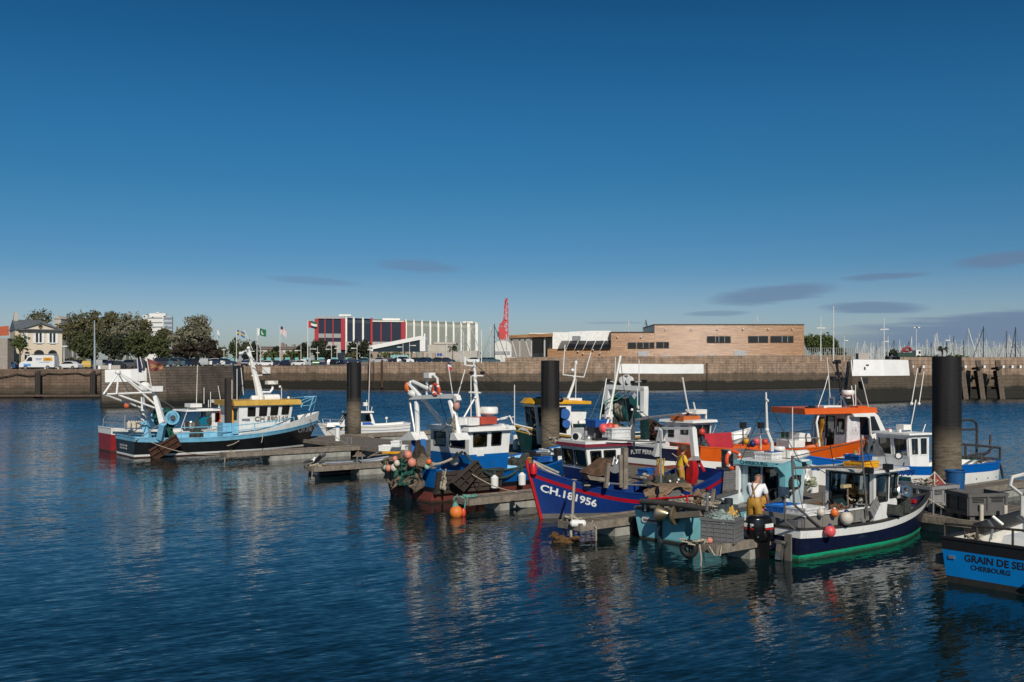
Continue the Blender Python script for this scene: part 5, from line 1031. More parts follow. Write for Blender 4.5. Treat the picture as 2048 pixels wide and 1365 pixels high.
PINKB = mat('pink_buoy',(.75,.10,.11),.4,dirt=.15);SALMON = mat('salmon_float',(.68,.25,.17),.5,dirt=.3);WHITEB = mat('white_buoy',(.62,.56,.47),.45,dirt=.35);GREENF = mat('pale_green_float',(.30,.48,.36),.5);REDB = mat('red_float',(.62,.06,.035),.45)
def raft(fr,c,L,r,m=None,name='liferaft_canister',parent=None):
 mb = MB();c = V(c);mb.lathe([(r * .8,-L / 2),(r,-L / 2 + .06),(r,L / 2 - .06),(r * .8,L / 2)],c,(1,0,0),16)
 for x in (-L * .2,0,L * .2): mb.lathe([(r * 1.03,x - .02),(r * 1.03,x + .02)],c,(1,0,0),16)
 return fr.part(mb,name,m or WHITEC)
def radar(fr,c,r=.32,h=.22,name='radar_dome'):
 mb = MB();c = V(c);mb.lathe([(r * .45,-.14),(r * .45,0),(r * .9,.02),(r,.06),(r,h - .05),(r * .9,h)],c,n=20);return fr.part(mb,name,ANT)
def lampbox(fr,pts,m=None,name='work_lamp',sz=.16):
 for p in pts: mb = MB();mb.box(p,(sz,sz * 1.3,sz * .9));mb.box(V(p) - V((0,0,sz * .6)),(.03,.03,sz * .5));fr.part(mb,name,m or BLACKP)
def lifering(fr,c,axis,label,r=.3):
 mb = MB();n = 24;c = V(c);ax = V(axis).normalized();a = ax.orthogonal().normalized();b = ax.cross(a)
 o = len(mb.v);kk = 8
 mb.torus(c,r,.065,axis,24,8);mb.m = [1 if (i // 8) % 6 == 0 else 0 for i in range(len(mb.f))]
 return fr.top(mb,'lifebuoy',[mat('lifebuoy_orange',(.70,.09,.03),.5),WHITE],label,'lifebuoy','orange lifebuoys')
GB = 'fishing boats at the pontoon'
# ---------------------------------------------------------------- paints
LBLUE = mat('light_blue_paint',(.20,.50,.70),.4,dirt=.25);HULLK = mat('hull_black',(.010,.011,.013),.35,var=.2,scale=1.5,dirt=.25,wl=1,dcol=(.05,.045,.04));BOOTR = mat('antifouling_red',(.20,.045,.030),.7,dirt=.5,wl=1)
YEL = mat('ochre_roof',(.55,.33,.055),.5,dirt=.35);YELB = mat('bright_yellow',(.72,.36,.01),.45);HBLUE = mat('hull_bright_blue',(.0,.105,.36),.4,var=.12,scale=1.2,dirt=.22,wl=1,dcol=(.02,.06,.13));CBLUE = mat('hull_royal_blue',(.004,.032,.175),.38,var=.12,scale=1.2,dirt=.35,wl=1,dcol=(.012,.022,.06))
STRIPE = mat('red_stripe',(.36,.004,.016),.42,dirt=.15);NAVYH = mat('hull_navy',(.006,.010,.035),.32,var=.15,dirt=.2,wl=1,dcol=(.03,.03,.04));TURQ = mat('turquoise_paint',(.20,.50,.56),.45,var=.12,scale=1.3,dirt=.3,wl=1,dcol=(.16,.24,.20));GREENBT = mat('antifouling_green',(.0,.34,.18),.6,var=.2,dirt=.35,wl=1,dcol=(.05,.15,.08))
ORG = mat('orange_paint',(.66,.10,.004),.42,var=.1,dirt=.15,wl=1,dcol=(.4,.06,.01));GBLUE = mat('hull_sky_blue',(.0,.20,.56),.38,var=.08,dirt=.12,wl=1,dcol=(.01,.12,.3));DGREEN = mat('hull_dark_green',(.0,.024,.024),.35,dirt=.15,wl=1);REDH = mat('hull_red',(.27,.016,.02),.45,dirt=.3,wl=1);MAR = mat('maroon_trim',(.18,.012,.025),.5)
STAIN = mat('stainless',(.55,.54,.52),.22,.95,dirt=.2);DECKG = mat('deck_grey',(.20,.19,.175),.8,dirt=.5);CANV = mat('grey_canvas',(.065,.07,.08),.85,var=.15);BRCL = mat('brown_cloth',(.21,.14,.085),.9,var=.3,scale=8,bump=.5);INK = mat('black_lettering',(.012,.012,.014),.5);WINK = mat('white_lettering',(.80,.80,.77),.5);NINK = mat('navy_lettering',(.01,.018,.10),.5)
def wn(fr,y,xa,xb,z0,z1,rects):
 """photo rectangles on the wall at lateral y -> wall fractions (u from xa to xb)"""
 out = []
 for u0,v0,u1,v1 in rects:
  a,b = fr.q(u0,v1,y),fr.q(u1,v0,y);f,g = sorted(((a.x - xa) / (xb - xa),(b.x - xa) / (xb - xa)));out.append((max(.03,f),max(.03,(a.z - z0) / (z1 - z0)),min(.97,g),min(.96,(b.z - z0) / (z1 - z0))))
 return out
# ================================================================ black and light blue trawler
b = Boat('trawler','black hulled trawler with light blue rail, ochre wheelhouse roof and white gallows','fishing boat',(-21.65,55.7),37,GB)
b.hull(11.75,4.2,(1.12,.98,1.64),[('w',-.4,0),('w',.08,0),('w',.19,1),('s',-.21,2),('s',0,3)],xm=.34,tr=.9,rake=1.0,pb=2.9,mats=(BOOTR,WHITE,HULLK,LBLUE),capm=LBLUE,deckm=DECKG,inner=LBLUE,bul=.45)
mb = MB()
for sg in (-1,1):
 o = len(mb.v)
 for i in range(19):
  q = .5 + .5 * i / 18;h = .02 + .50 * ((q - .5) / .5) ** .9;p = b.pt(q,b.sheer(q),sg)
  for yy,z in ((sg * .015,0),(sg * .04,h),(-sg * .05,h),(-sg * .05,0)): mb.v.append((p.x + (h * .18 if z else 0),p.y + yy,p.z + .05 + z))
 for i in range(18):
  for j in range(4): mb.f.append((o + 4 * i + j,o + 4 * i + 4 + j,o + 4 * i + 4 + (j + 1) % 4,o + 4 * i + (j + 1) % 4));mb.m.append(0)
b.part(mb,'bow_bulwark',WHITE)
yw = -1.45;xa,xf = b.q(478,850,yw).x,b.q(579,845,yw).x;z1 = b.q(520,811,yw).z;z0 = .55;rk = .22
yf = max(yw,b.side(xf,1.0).y + .22)
b.house([(xa,yw,z0),(xf,yf,z0),(xf,-yf,z0),(xa,-yw,z0)],[(xa,yw,z1),(xf + rk,yw,z1),(xf + rk,-yw,z1),(xa,-yw,z1)],
  {0: wn(b,yw,xa,xf,z0,z1,[(495,815,509,833),(517,814,531,832.5),(538.5,813.5,552,831),(560,812.5,573,829.5)]),3: [(.55,.62,.88,.9)],1: [(.08,.62,.3,.9),(.38,.62,.62,.9),(.7,.62,.92,.9)]},WHITE,roof=False)
mb = MB();c = [(xa - .35,yw - .18),(xf + rk + .55,yw - .18),(xf + rk + .9,0),(xf + rk + .55,-yw + .18),(xa - .35,-yw + .18)]
mb.add([V((x,y,z1 + .004)) for x,y in c] + [V((x * .985 + .05,y * .93,z1 + .30)) for x,y in c],[(4,3,2,1,0),(5,6,7,8,9)] + [(i,(i + 1) % 5,5 + (i + 1) % 5,5 + i) for i in range(5)]);b.part(mb,'roof',YEL,smooth=None)
for sg in (1,): mb = MB();b.qbox(462,812,467,850,yw + .5,yw + .6,mb);b.part(mb,'door_edge',YELB)
mb = MB();b.qbox(446,847,463,881,-1.5,-.6,mb);b.part(mb,'locker',LBLUE);mb = MB();b.qbox(464,847,477.5,880,-1.3,-.4,mb);b.part(mb,'locker',LBLUE)
mb = MB();mb.bar(b.q(456,850,-1.3),b.q(456,757,-1.3),.34,.3);b.part(mb,'exhaust_stack',mat('dark_brown_stack',(.035,.024,.02),.7))
vs,fs = text_mesh('CH 590147',.36);c = b.q(543,837.5,yw);mb = MB();mb.add([V((c.x + q.x * 1.25,yw - .012,c.z + q.y)) for q in vs],fs);b.part(mb,'lettering',mat('faded_ochre_ink',(.22,.19,.14),.6),smooth=None)
mb = MB();b.qbox(484,838,500,842,yw - .012,yw,mb);b.part(mb,'name_board',mat('faded_grey_board',(.18,.18,.22),.6))
b.hulltext('CH 590',611,860,.42,mat('faded_white_ink',(.35,.36,.38),.7))
mb = MB()
for z in (.62,.46): mb.box((-.04 + b.pt(0,z,1).x,.2,z),(.03,1.3,.09))
b.part(mb,'name_plate',mat('faded_white_ink',(.35,.36,.38),.7))
# mast on the wheelhouse, radar, raft, aerials
mb = MB();mb.tube([b.q(522,805,0),b.q(515,770,0),b.q(506,735,0),b.q(498,700,0)],[.26,.20,.15,.09],8);mb.ball(b.q(497,697,0),.12)
for u0,v0,u1,v1 in ((503,752,524,751),(500,722,508,719),(497,712,491,700)): mb.tube([b.q(u0,v0,0),b.q(u1,v1,0)],.045)
for i in range(7): mb.tube([b.q(516 - i * 2.4,775 - i * 10,-.12),b.q(513 - i * 2.4,768 - i * 10,.12)],.02)
b.part(mb,'mast',WHITE)
b.tubes('radar_arm',[[(524,785,-.1),(540,785,-.1),(545,778,-.1),(545,772,-.1)]],.075,WHITE);mb = MB();b.qbox(536,762,556,769,-.35,.1,mb);b.part(mb,'radar_scanner',ANT)
c = b.q(543,797,-.5);raft(b,c,1.0,.24);c = b.q(510,798,-.5);raft(b,(c.x,c.y,c.z),.5,.2,name='life_raft')
b.tubes('aerial',[[(474,800,-1),(474,738,-1)],[(487,791,.4),(482,736,.4)],[(563,800,-.6),(563,776,-.6)],[(505,700,0),(488,660,0)]],.03,ANT,5)
mb = MB();mb.ball(b.q(560,774,-.6),.08);mb.ball(b.q(577,796,-1),.09);b.part(mb,'deck_light',ANT)
# rails and gallows
rail = []
for z in (.32,.62): rail.append([V((b.side(x,b.sheer(x / b.L)).x,b.side(x,b.sheer(x / b.L)).y + .05,b.sheer(x / b.L) + z)) for x in (4.0,5,6,7,8,9,9.6)])
for x in (4.0,5.4,6.8,8.2,9.6): p = b.side(x,b.sheer(x / b.L));rail.append([V((p.x,p.y + .05,p.z)),V((p.x,p.y + .05,p.z + .62))])
rail += [[V((4.0,-1.95,b.sheer(.33) + .62)),V((2.5,-1.95,b.sheer(.2) + .6)),V((2.5,-1.95,b.sheer(.2)))],[V((2.5,-1.95,b.sheer(.2) + .3)),V((4,-1.95,b.sheer(.33) + .3))]]
b.tubes('side_rail',rail,.028,LBLUE,6)
b.tubes('bow_rail',[[(583,812,-1),(608,799,-.9),(633,793,-.1),(626,823,.3)],[(600,822,-1.0),(605,807,-.9),(627,797,-.3)],[(618,822,-.7),(627,795,-.4)],[(583,796,-.6),(608,794.5,.2),(633,793,-.1)],[(590,813,-1),(622,811,-.6),(632,802,.2)]],.028,LBLUE,6)
G = 1.3
b.tubes('gallows_leg',[[b.qx(326,848,G),b.qx(314,805,G),b.qx(308,785,G)]],[.21,.16,.12],WHITE,4);b.tubes('gallows_leg',[[b.qx(287,845,G),b.qx(287,815,G),b.qx(285,795,G)]],[.16,.13,.1],WHITE,4)
b.tubes('gallows_foot',[[b.qx(326,848,G),b.qx(320,878,G)],[b.qx(290,845,G),b.qx(296,878,G)]],.22,LBLUE,4)
mb = MB()
T0,T1,T2 = (237,745),(207,789),(310,785)
for p,q in ((T0,T1),(T0,T2),(T0,(313,812)),(T1,T2),(T1,(288,818)),((233,789),(309,816)),((237,750),(233,789)),((242,750),(284,780))): mb.tube([b.q(*p,-1.2 if q != (288,818) else .4),b.q(*q,-1.4 if q != (288,818) else 1.2)],.055,6)
mb.ball(b.q(236,745,-1.2),.16);mb.ball(b.q(290,775,-.6),.34,(1,.8,.9));mb.box(b.q(312,778,-1.3),(.6,.5,.3));b.part(mb,'gallows_frame',WHITE)
b.tubes('stay',[[(253,876,-1.9),(290,846,0)],[(268,884,-2),(318,850,-1.5)],[(315,795,-1.3),(350,818,-1),(352,852,-1.2)],[(237,748,-1.2),(290,840,.5)]],.03,STEEL,5)
mb = MB();c0,c1 = b.qx(342,824,2.2),b.qx(312,822,2.2);c0 = V((2.2,-1.35,2.15));c1 = V((2.2,.9,2.15));mb.cyl(c0,c1,.3,18);mb.lathe([(.40,0),(.40,.06)],c0,(0,1,0),22);mb.lathe([(.5,0),(.5,.06)],c1,(0,1,0),22);mb.mi(1);mb.cyl(c0 - V((0,.08,0)),c0,.15,14);b.part(mb,'net_drum',[LBLUE,STAIN])
mb = MB();from_c = V((2.2,-1.2,2.1));mb.grid(lambda a,c: from_c + V(((.47 + .09 * math.sin(a * 19 + c * 7) + .05 * math.sin(a * 43 + c * 31)) * math.cos(a * 6.2832),c * 1.95,(.47 + .09 * math.sin(a * 19 + c * 7) + .05 * math.sin(c * 37 + a * 29)) * math.sin(a * 6.2832))),36,16);heap(mb,(1.95,-.9,1.05),.45,.5,.75,3,.5);b.top(mb,'fishing_net',NETG,'bright green net wound on the drum of the black trawler','fishing net')
# flags
b.tubes('flag_staff',[[(280,785,-.4),(274,716,-.4)],[(292,765,-.4),(280,714,-.4)],[(303,775,-1.0),(293,715,-1.0)]],.025,ANT,5)
def pflag(fr,c4,y,colsfn,mats,name='cloth',n=14,amp=.05,parent=None):
 P4 = [fr.q(u,v,y) for u,v in c4];mb = MB()
 mb.grid(lambda a,c: P4[0].lerp(P4[1],a).lerp(P4[3].lerp(P4[2],a),c) + V((0,math.sin(a * 8 + c * 2) * amp,0)),n,n,None,colsfn);return fr.part(mb,name,mats,parent,smooth=60)
pflag(b,[(274,716),(280,718),(284,746),(277,745)],-.4,lambda a,c: 0,[FC['navy']],'flag');pflag(b,[(281,716),(291,720),(290,742),(284,742)],-.4,lambda a,c: 0,[FC['grey']],'flag')
pflag(b,[(293,716),(328,730),(323,742),(297,744)],-1.0,lambda a,c: 1 if (abs(c - .5 - (a - .5) * .25) < .10 or abs(c - .35 - (1 - a) * .4) < .07) and a > .2 else 0,[FC['maroon'],FC['gold']],'flag',20,.08)
def otter(fr,pts,y,th,label,tilt=.15,m=None):
 P4 = [fr.q(u,v,y + tilt * i) for i,(u,v) in zip((0,0,1,1),pts)];mb = MB();nn = (P4[1] - P4[0]).cross(P4[3] - P4[0]).normalized() * th
 mb.add(P4 + [p + nn for p in P4],[(0,1,2,3),(7,6,5,4),(0,4,5,1),(1,5,6,2),(2,6,7,3),(3,7,4,0)])
 for f in (.02,.34,.66,.98): mb.bar(P4[0].lerp(P4[1],f) - nn * .25,P4[3].lerp(P4[2],f) - nn * .25,.07,.05)
 for f in (.02,.5,.98): mb.bar(P4[0].lerp(P4[3],f) - nn * .25,P4[1].lerp(P4[2],f) - nn * .25,.07,.05)
 return fr.top(mb,'otter_board',m or RUST,label,'otter board','trawl otter boards',smooth=None)
otter(b,[(298,902),(352,870),(362,890),(306,922)],-2.35,.12,'rusty brown otter board hanging on the black trawler quarter')
mb = MB();heap(mb,(3.7,-.9,.6),.55,.5,.75,5,.5);b.top(mb,'fishing_net',NETD,'dark tarpaulin covered heap on deck of the black trawler','net heap')
b.tubes('mooring_rope',[sag(b.q(528,862,-1.9),b.q(523,886,-2.6),.0),sag(b.q(478,882,-2.1),b.q(454,892,-2.4),.05),sag(b.q(619,838,-.7),b.q(633,862,-.2),0)],.025,ROPE,5)
# ================================================================ red boat rafted behind it
b = Boat('red_boat','dark red boat with white rail and open white shelter roof rafted behind the black trawler','fishing boat',TN(45.9,-10.4),NA,GB)
b.hull(9.6,3.1,(1.38,1.02,1.6),[('w',-.4,0),('w',.08,1),('s',-.34,0),('s',0,2)],mats=(REDH,BOOTR,WHITE),capm=WHITE,deckm=DECKG,bul=.5)
yw = -1.0;xa,xf = b.q(424,840,yw).x,b.q(452,840,yw).x;z1 = b.q(430,822,yw).z
b.house([(xa,yw,.5),(xf,yw,.5),(xf,-yw,.5),(xa,-yw,.5)],[(xa,yw,z1),(xf + .2,yw,z1),(xf + .2,-yw,z1),(xa,-yw,z1)],{0: [(.2,.6,.8,.92)],3: [(.1,.55,.5,.92)]},WHITE,roof=[(b.q(369,816,yw).x,yw - .2,z1),(xf + .4,yw - .2,z1),(xf + .4,-yw + .2,z1),(b.q(369,816,yw).x,-yw + .2,z1)])
b.tubes('shelter_post',[[(376,818,-1.1),(362,858,-1.2)],[(372,818,.9),(350,835,1)]],.035,STEEL,5)
mb = MB();b.qbox(381,808,404,815,-.8,.2,mb);b.qbox(398,818,426,820,-1.1,-.6,mb);b.part(mb,'roof_locker',WHITE);mb = MB();b.qbox(431,800,448,806,-.4,.3,mb);mb.bar(b.q(438,806,0),b.q(438,816,0),.1);b.part(mb,'radar_scanner',ANT)
b.tubes('aerial',[[(393,806,0),(395,730,0)],[(408,808,0),(408,776,0)],[(417,815,0),(417,800,0)],[(421,815,.3),(421,784,.3)],[(441,800,0),(436,772,0)],[(464,800,0),(464,760,0)]],.03,ANT,5)
b.tubes('stern_rail',[[(206,858,1.3),(207,838,1.3),(213,831,1.2),(285,831,-.9),(287,860,-1.2)],[(206,846,1.3),(250,846,.2),(286,846,-1.1)],[(250,831,.1),(250,864,.0)],[(343,832,-1.2),(343,856,-1.3)]],.03,STEEL,6)
mb = MB();c = b.q(381,858,-.8);mb.lathe([(.36,0),(.42,.42),(.44,.44),(.40,.44),(.3,.1)],c,n=20);b.top(mb,'steel_tub',STAIN,'round stainless steel tub on the red boat deck','tub')
mb = MB();a,c = b.q(402,852,-.9),b.q(420,834,-.9);mb.prism([(a.x,a.z),(c.x,a.z + .1),(c.x + .1,c.z),(a.x + .2,c.z),(a.x - .05,a.z + .3)],lambda p,t: V((p[0],t,p[1])),-.9,-.3);mb.mi(1);mb.cyl((c.x,-.95,a.z + .3),(c.x,-.5,a.z + .3),.22,12);b.part(mb,'winch',[mat('teal_paint',(.0,.17,.27),.5),NETD])
buoy(b,b.q(337,853,-.9),.30,REDB,'red buoy on the after deck of the dark red boat',eye=False)
mb = MB();mb.lathe([(.02,0),(.12,.1),(.13,.6),(.05,.75)],b.q(443,843,-1.25),n=12);mb.lathe([(.02,0),(.12,.1),(.13,.6),(.05,.75)],b.q(441,862,-1.3),n=12);b.top(mb,'fender',mat('orange_fender',(.65,.10,.03),.5),'two long orange fenders at the red boat shelter','fender')
mb = MB()
for i in range(5): c = b.q(258 + i * 5,856,-.6 + .2 * (i % 2));mb.lathe([(.13,0),(.14,.3),(.06,.36),(.06,.42)],c,n=10)
b.top(mb,'plastic_cans',WHITEB,'row of cream plastic cans on the red boat stern','cans')
buoy(b,b.q(253,812,-.3),.16,mat('orange_pennant',(.62,.12,.05),.8),'small orange float hung at the trawler gallows',eye=False)
# ================================================================ small white motor boat behind the left pile
b = Boat('motor_boat','small white cabin motor boat partly hidden by the left pile','motor boat',(-7.6,72.0),200,GB)
b.hull(6.4,2.3,(.98,.86,1.02),[('w',-.3,0),('w',.06,1),('s',-.34,0),('s',-.30,2),('s',-.12,0),('s',-.09,3),('s',0,0)],mats=(WHITEC,GREYP,mat('grey_blue_line',(.10,.16,.3),.5),mat('brown_line',(.12,.08,.05),.5)),capm=WHITEC,deckm=WHITEC,bul=.12,rake=.9,pb=2.0)
yw = .85;xa,xf = b.q(752,848,yw).x,b.q(690,845,yw).x;z1 = b.q(735,826,yw).z;z0 = .85
b.house([(xa,-yw,z0),(xf + .35,-yw,z0),(xf + .35,yw,z0),(xa,yw,z0)],[(xa + .3,-yw + .1,z1),(xf - .25,-yw + .1,z1),(xf - .25,yw - .1,z1),(xa + .3,yw - .1,z1)],{2: [(.12,.35,.5,.9),(.56,.35,.9,.9)],1: [(.08,.35,.46,.9),(.54,.35,.92,.9)],3: [(.1,.3,.9,.9)]},WHITEC,roofm=WHITEC,over=.15)
mb = MB();mb.box((xf + .75,0,.98),(1.0,1.2,.28),taper=.8);b.part(mb,'cuddy',WHITEC)
mb = MB();q4 = [b.q(u,v,yw + .03) for u,v in ((725,850),(747.5,849.5),(741,844.5),(725,845))];mb.add(q4,[(0,1,2,3)]);np_ = b.part(mb,'name_panel',mat('panel_blue',(.02,.10,.42),.5),smooth=None)
vs,fs = text_mesh('TE 51',.34);c = b.q(688,858.5,1.1);mb = MB();mb.add([V((c.x - q.x,b.side(c.x - q.x,c.z + q.y,1).y + .012,c.z + q.y)) for q in vs],fs);b.part(mb,'lettering',INK,smooth=None)
mb = MB();b.qbox(725,805,733,812,-.2,.2,mb);b.part(mb,'radar_dome',ANT);b.tubes('aerial',[[(737,823,0),(740,720,0)],[(733.5,821,.1),(733.5,800,.1)],[(743,823,.1),(744,814,.1)]],.035,ANT,5)
b.tubes('bow_rail',[[(645,838,.0),(672,840,.6),(700,841,.8)],[(660,840,.4),(661,852,.5)],[(645,839,.0),(648,853,.1)]],.025,STEEL,5);mb = MB();mb.ball(b.q(773,837,.3),.11);mb.bar(b.q(773,838,.3),b.q(773,848,.3),.04);b.part(mb,'stern_lamp',ANT)
# ================================================================ dinghy with raised outboard
b = Boat('dinghy','low grey blue open dinghy with tilted outboard behind the finger pontoon','dinghy',TN(26.35,-6.6),NA,GB)
b.hull(5.3,1.5,(.42,.36,.72),[('w',-.2,0),('w',.05,1),('s',0,0)],mats=(mat('dinghy_navy',(.02,.03,.05),.5),GREYP),capm=mat('dinghy_grey',(.33,.36,.42),.5),deckm=mat('dinghy_grey',(.33,.36,.42),.5),inner=mat('dinghy_grey',(.33,.36,.42),.5),bul=.16,cap=(.12,.05))
mb = MB();c = b.q(645,910,0);mb.ball(c,.13,(1.4,.8,1));mb.mi(1);mb.bar(c,b.q(622,933,0),.12,.16);mb.mi(2);mb.ball(b.q(620,936,0),.12,(.6,1.4,.8));mb.box(b.q(624,935,0),(.3,.1,.25));b.part(mb,'outboard_motor',[mat('motor_grey',(.09,.09,.095),.5),BLACKP,mat('propeller_white',(.6,.6,.58),.4)])
b.tubes('oar',[[(735,916,.1),(758,904,-.3)],[(740,912,-.2),(778,908,-.2)]],.03,WOODG,5);mb = MB();heap(mb,b.q(718,913,0),.3,.25,.2,3,.4,10);b.top(mb,'net_heap',NETB,'small brown rope heap inside the grey dinghy','rope heap')
def gull(p,ang,label):
 e = empty('seagull',p,R(ang),label,'seagull');mb = MB();mb.tube([V((-.22,0,.22)),V((-.1,0,.24)),V((.06,0,.26)),V((.14,0,.33)),V((.17,0,.40)),V((.22,0,.415))],[.02,.07,.085,.06,.045,.02],10);mb.mi(2);mb.tube([V((.21,0,.41)),V((.27,0,.395))],[.014,.004],6)
 for s in (-1,1): mb.tube([V((0,s * .03,.2)),V((0,s * .03,0))],.008,5)
 mb.build('body',[WINK,GREYP,YELB],e)
 for s in (-1,1): m2 = MB();m2.tube([V((.08,s * .07,.28)),V((-.1,s * .075,.27)),V((-.33,s * .03,.22))],[.05,.055,.01],8);m2.build('wing',mat('gull_black_wing',(.025,.025,.03),.7),e)
p = TN(24.9,-7.5);gull((p.x,p.y,.48),20,'white gull with dark wings standing on the finger pontoon tip')
# ================================================================ bright blue boat with white wheelhouse
b = Boat('blue_boat','bright blue boat with white wheelhouse, A-frame and net heaped over its transom','fishing boat',TN(15.85,-8.0),NA,GB)
b.hull(8.9,3.8,(1.22,.98,1.8),[('w',-.4,0),('w',.40,0),('w',.58,1),('s',0,2)],mats=(BOOTR,BLACKP,HBLUE),capm=HBLUE,deckm=DECKG,inner=mat('bulwark_light_blue',(.22,.48,.75),.5),bul=.55,tr=.93,xm=.4,rake=.9,fl=.7,pb=2.6)
mb = MB()
for i in range(5):
 z = .42 + i * .17;q0,q1 = b.side(.02,z),b.side(2.9,z);mb.bar(V((.0,q0.y - .05,z)),V((2.9,q1.y - .05,z)),.07,.15)
for x in (.05,1.0,1.9,2.85): mb.bar(V((x,b.side(x,.35).y - .1,.35)),V((x,b.side(x,1.15).y - .1,1.15)),.09)
b.part(mb,'side_planking',mat('dark_plank',(.045,.033,.025),.85,var=.4,bump=.4))
mb = MB();mb.box((-.06,0,.5),(.12,.35,1.3));b.part(mb,'rudder',BLACKP)
yw = -1.3;xa,xf = b.q(938,880,yw).x,b.q(1012,880,yw).x;z1 = b.q(975,862,yw).z;z0 = .5;rk = .22
sp = (b.q(975,908,yw).z - z0) / (z1 - z0)
b.house([(xa,yw,z0),(xf,yw,z0),(xf,-yw,z0),(xa,-yw,z0)],[(xa,yw,z1),(xf + rk,yw,z1),(xf + rk,-yw,z1),(xa,-yw,z1)],{0: wn(b,yw,xa,xf,z0,z1,[(946,863.5,970,894),(979,863.5,996,891.5)]),3: [(.52,sp + .12,.9,.95),(.1,sp + .12,.4,.95)],1: [(.08,sp + .08,.46,.95),(.54,sp + .08,.92,.95)]},[WHITE,HBLUE],split=sp,over=.16,rth=.16)
mb = MB();b.qbox(954,900,968,912,yw - .02,yw,mb);b.part(mb,'paper_notice',WHITE)
mb = MB();b.qbox(918,837,936,850,-1.2,-.4,mb);b.part(mb,'roof_box',WHITE);mb = MB();b.qbox(937,836.5,959,850.5,-1.3,-.5,mb);b.part(mb,'roof_box',WHITE)
mb = MB();b.qbox(961,835,994,848,-.9,-.1,mb);b.part(mb,'orange_box',mat('faded_red_box',(.42,.06,.035),.5,dirt=.3));radar(b,b.q(978,829.5,-.5),.36,.30)
mb = MB();mb.tube([b.q(959,852,-.3),b.q(951,770,-.3),b.q(948,722,-.3)],[.10,.075,.05],8)
for L in (((930,731,-.3),(950,733,-.3)),((943,752,-.3),(966,752,-.3)),((938,785,-.3),(962,786,-.3)),((952,792,-.3),(928,835,-.3))): mb.tube([b.q(*p) for p in L],.035,6)
mb.tube([b.q(930,731,-.3),b.q(930,714,-.3)],.05,6);mb.ball(b.q(955,723,-.3),.09);b.part(mb,'mast',WHITE)
lampbox(b,[b.q(943,746,-.3),b.q(965,746,-.3)],mat('lamp_dark_red',(.05,.02,.02),.5),'mast_lamp',.12)
b.tubes('aerial',[[(963,727,-.2),(963,660,-.2)],[(942,835,-.3),(942,752,-.3)],[(1029,850,-.5),(1029,770,-.5)],[(1002,840,-.6),(1028,834,-.6)],[(905,788,0),(897,735,0)],[(916,790,-.5),(930,740,-.4)]],.025,ANT,5)
lampbox(b,[b.q(1003,851,-1.3),b.q(1012,853,-1.4)],WHITE,'deck_lamp',.14);b.tubes('roof_rail',[[(994,840,-.4),(1020,833,-.7),(1026,848,-1.0)]],.04,WHITE,6)
pflag(b,[(895,724),(901,727),(905,740),(898,741)],0,lambda a,c: 0 if c < .35 else (1 if c < .6 else 2),[FC['navy'],FC['white'],FC['red']],'flag',10,.02)
G = .9
b.tubes('gantry_leg',[[b.qx(833,803,G),b.qx(836,880,G)]],.095,WHITE,8);b.tubes('gantry_leg',[[b.qx(901,802,G),b.qx(913,848,G),b.qx(920,880,G)]],.12,WHITE,8)
mb = MB()
for u0,u1,vt in ((808,844,864),(913,929,866)): mb = MB();a,c = b.qx(u0,880,G),b.qx(u1,880,G);t = b.qx((u0 + u1) / 2 + (6 if u0 < 850 else -3),vt,G);mb.prism([(a.y,a.z),(c.y,c.z),(t.y - .1,t.z),(t.y + .1,t.z)],lambda p,x: V((x,p[0],p[1])),G - .3,G + .3);b.part(mb,'gantry_foot',WHITE)
mb = MB();mb.bar(b.qx(822,796,G),b.qx(886,793,G),.2,.15);mb.bar(b.qx(886,793,G),b.qx(913,793,G),.2,.17);mb.bar(b.qx(913,793,G),b.qx(916,803,G),.2);mb.ball(b.qx(826,788,G),.2,(1,1.3,.8));b.part(mb,'gantry_beam',WHITE)
b.tubes('boom',[[b.qx(820,764,G),b.qx(862,818,1.3),b.qx(902,867,1.8)],[b.qx(826,764,G),b.qx(884,792,G)],[b.qx(818,768,G),b.qx(846,800,G)]],.085,WHITE,8)
b.tubes('lamp_arch',[[b.qx(854,790,G),b.qx(854,762,G),b.qx(859,752,G),b.qx(868,751,G),b.qx(875,758,G),b.qx(876,790,G)]],.05,WHITE,8);mb = MB();mb.box(b.qx(859,751,G),(.3,.35,.2));b.part(mb,'work_lamp',WHITE);mb = MB();mb.ball(b.qx(863,777,G),.13);b.part(mb,'work_lamp',WHITE)
lifering(b,b.qx(872,780,G - .1),(1,0,.1),'lifebuoy on the gantry top of the bright blue boat',.2)
b.tubes('side_boom',[[b.qx(817,778,G),b.qx(821,815,G),b.qx(832,878,G)]],.06,STEEL,8);buoy(b,b.qx(815.5,775,G),.14,ORANGEB,'small orange float at the head of the side boom',1.5,eye=False)
b.tubes('rigging',[[b.qx(905,800,G),b.qx(914,870,G)],[b.qx(913,803,G),b.qx(912,845,G)],[b.qx(880,800,G),b.qx(895,845,1.5)],[b.qx(836,800,G),b.qx(880,850,G)],[b.qx(900,850,G),b.qx(870,870,G)],[(962,800,-.3),(916,790,-.5)],[(878,752,0),(900,770,0)]],.014,mat('dark_wire',(.05,.05,.05),.6),4);mb = MB();mb.ball(b.qx(913,812,G),.13,(1,1,1.3));b.part(mb,'block',mat('block_pink',(.5,.25,.2),.5))
mb = MB();tangle(mb,b.qx(909,878,G - .2),.05,.10,.6,.02,4,14);b.top(mb,'rope_coil',ROPE,'beige rope hank hanging at the right gantry foot of the blue boat','rope')
mb = MB()
for u in (827,838,846): mb.bar(b.qx(u,882,G),b.qx(u + 1,925,.6),.18,.25)
b.part(mb,'gantry_base',HBLUE)
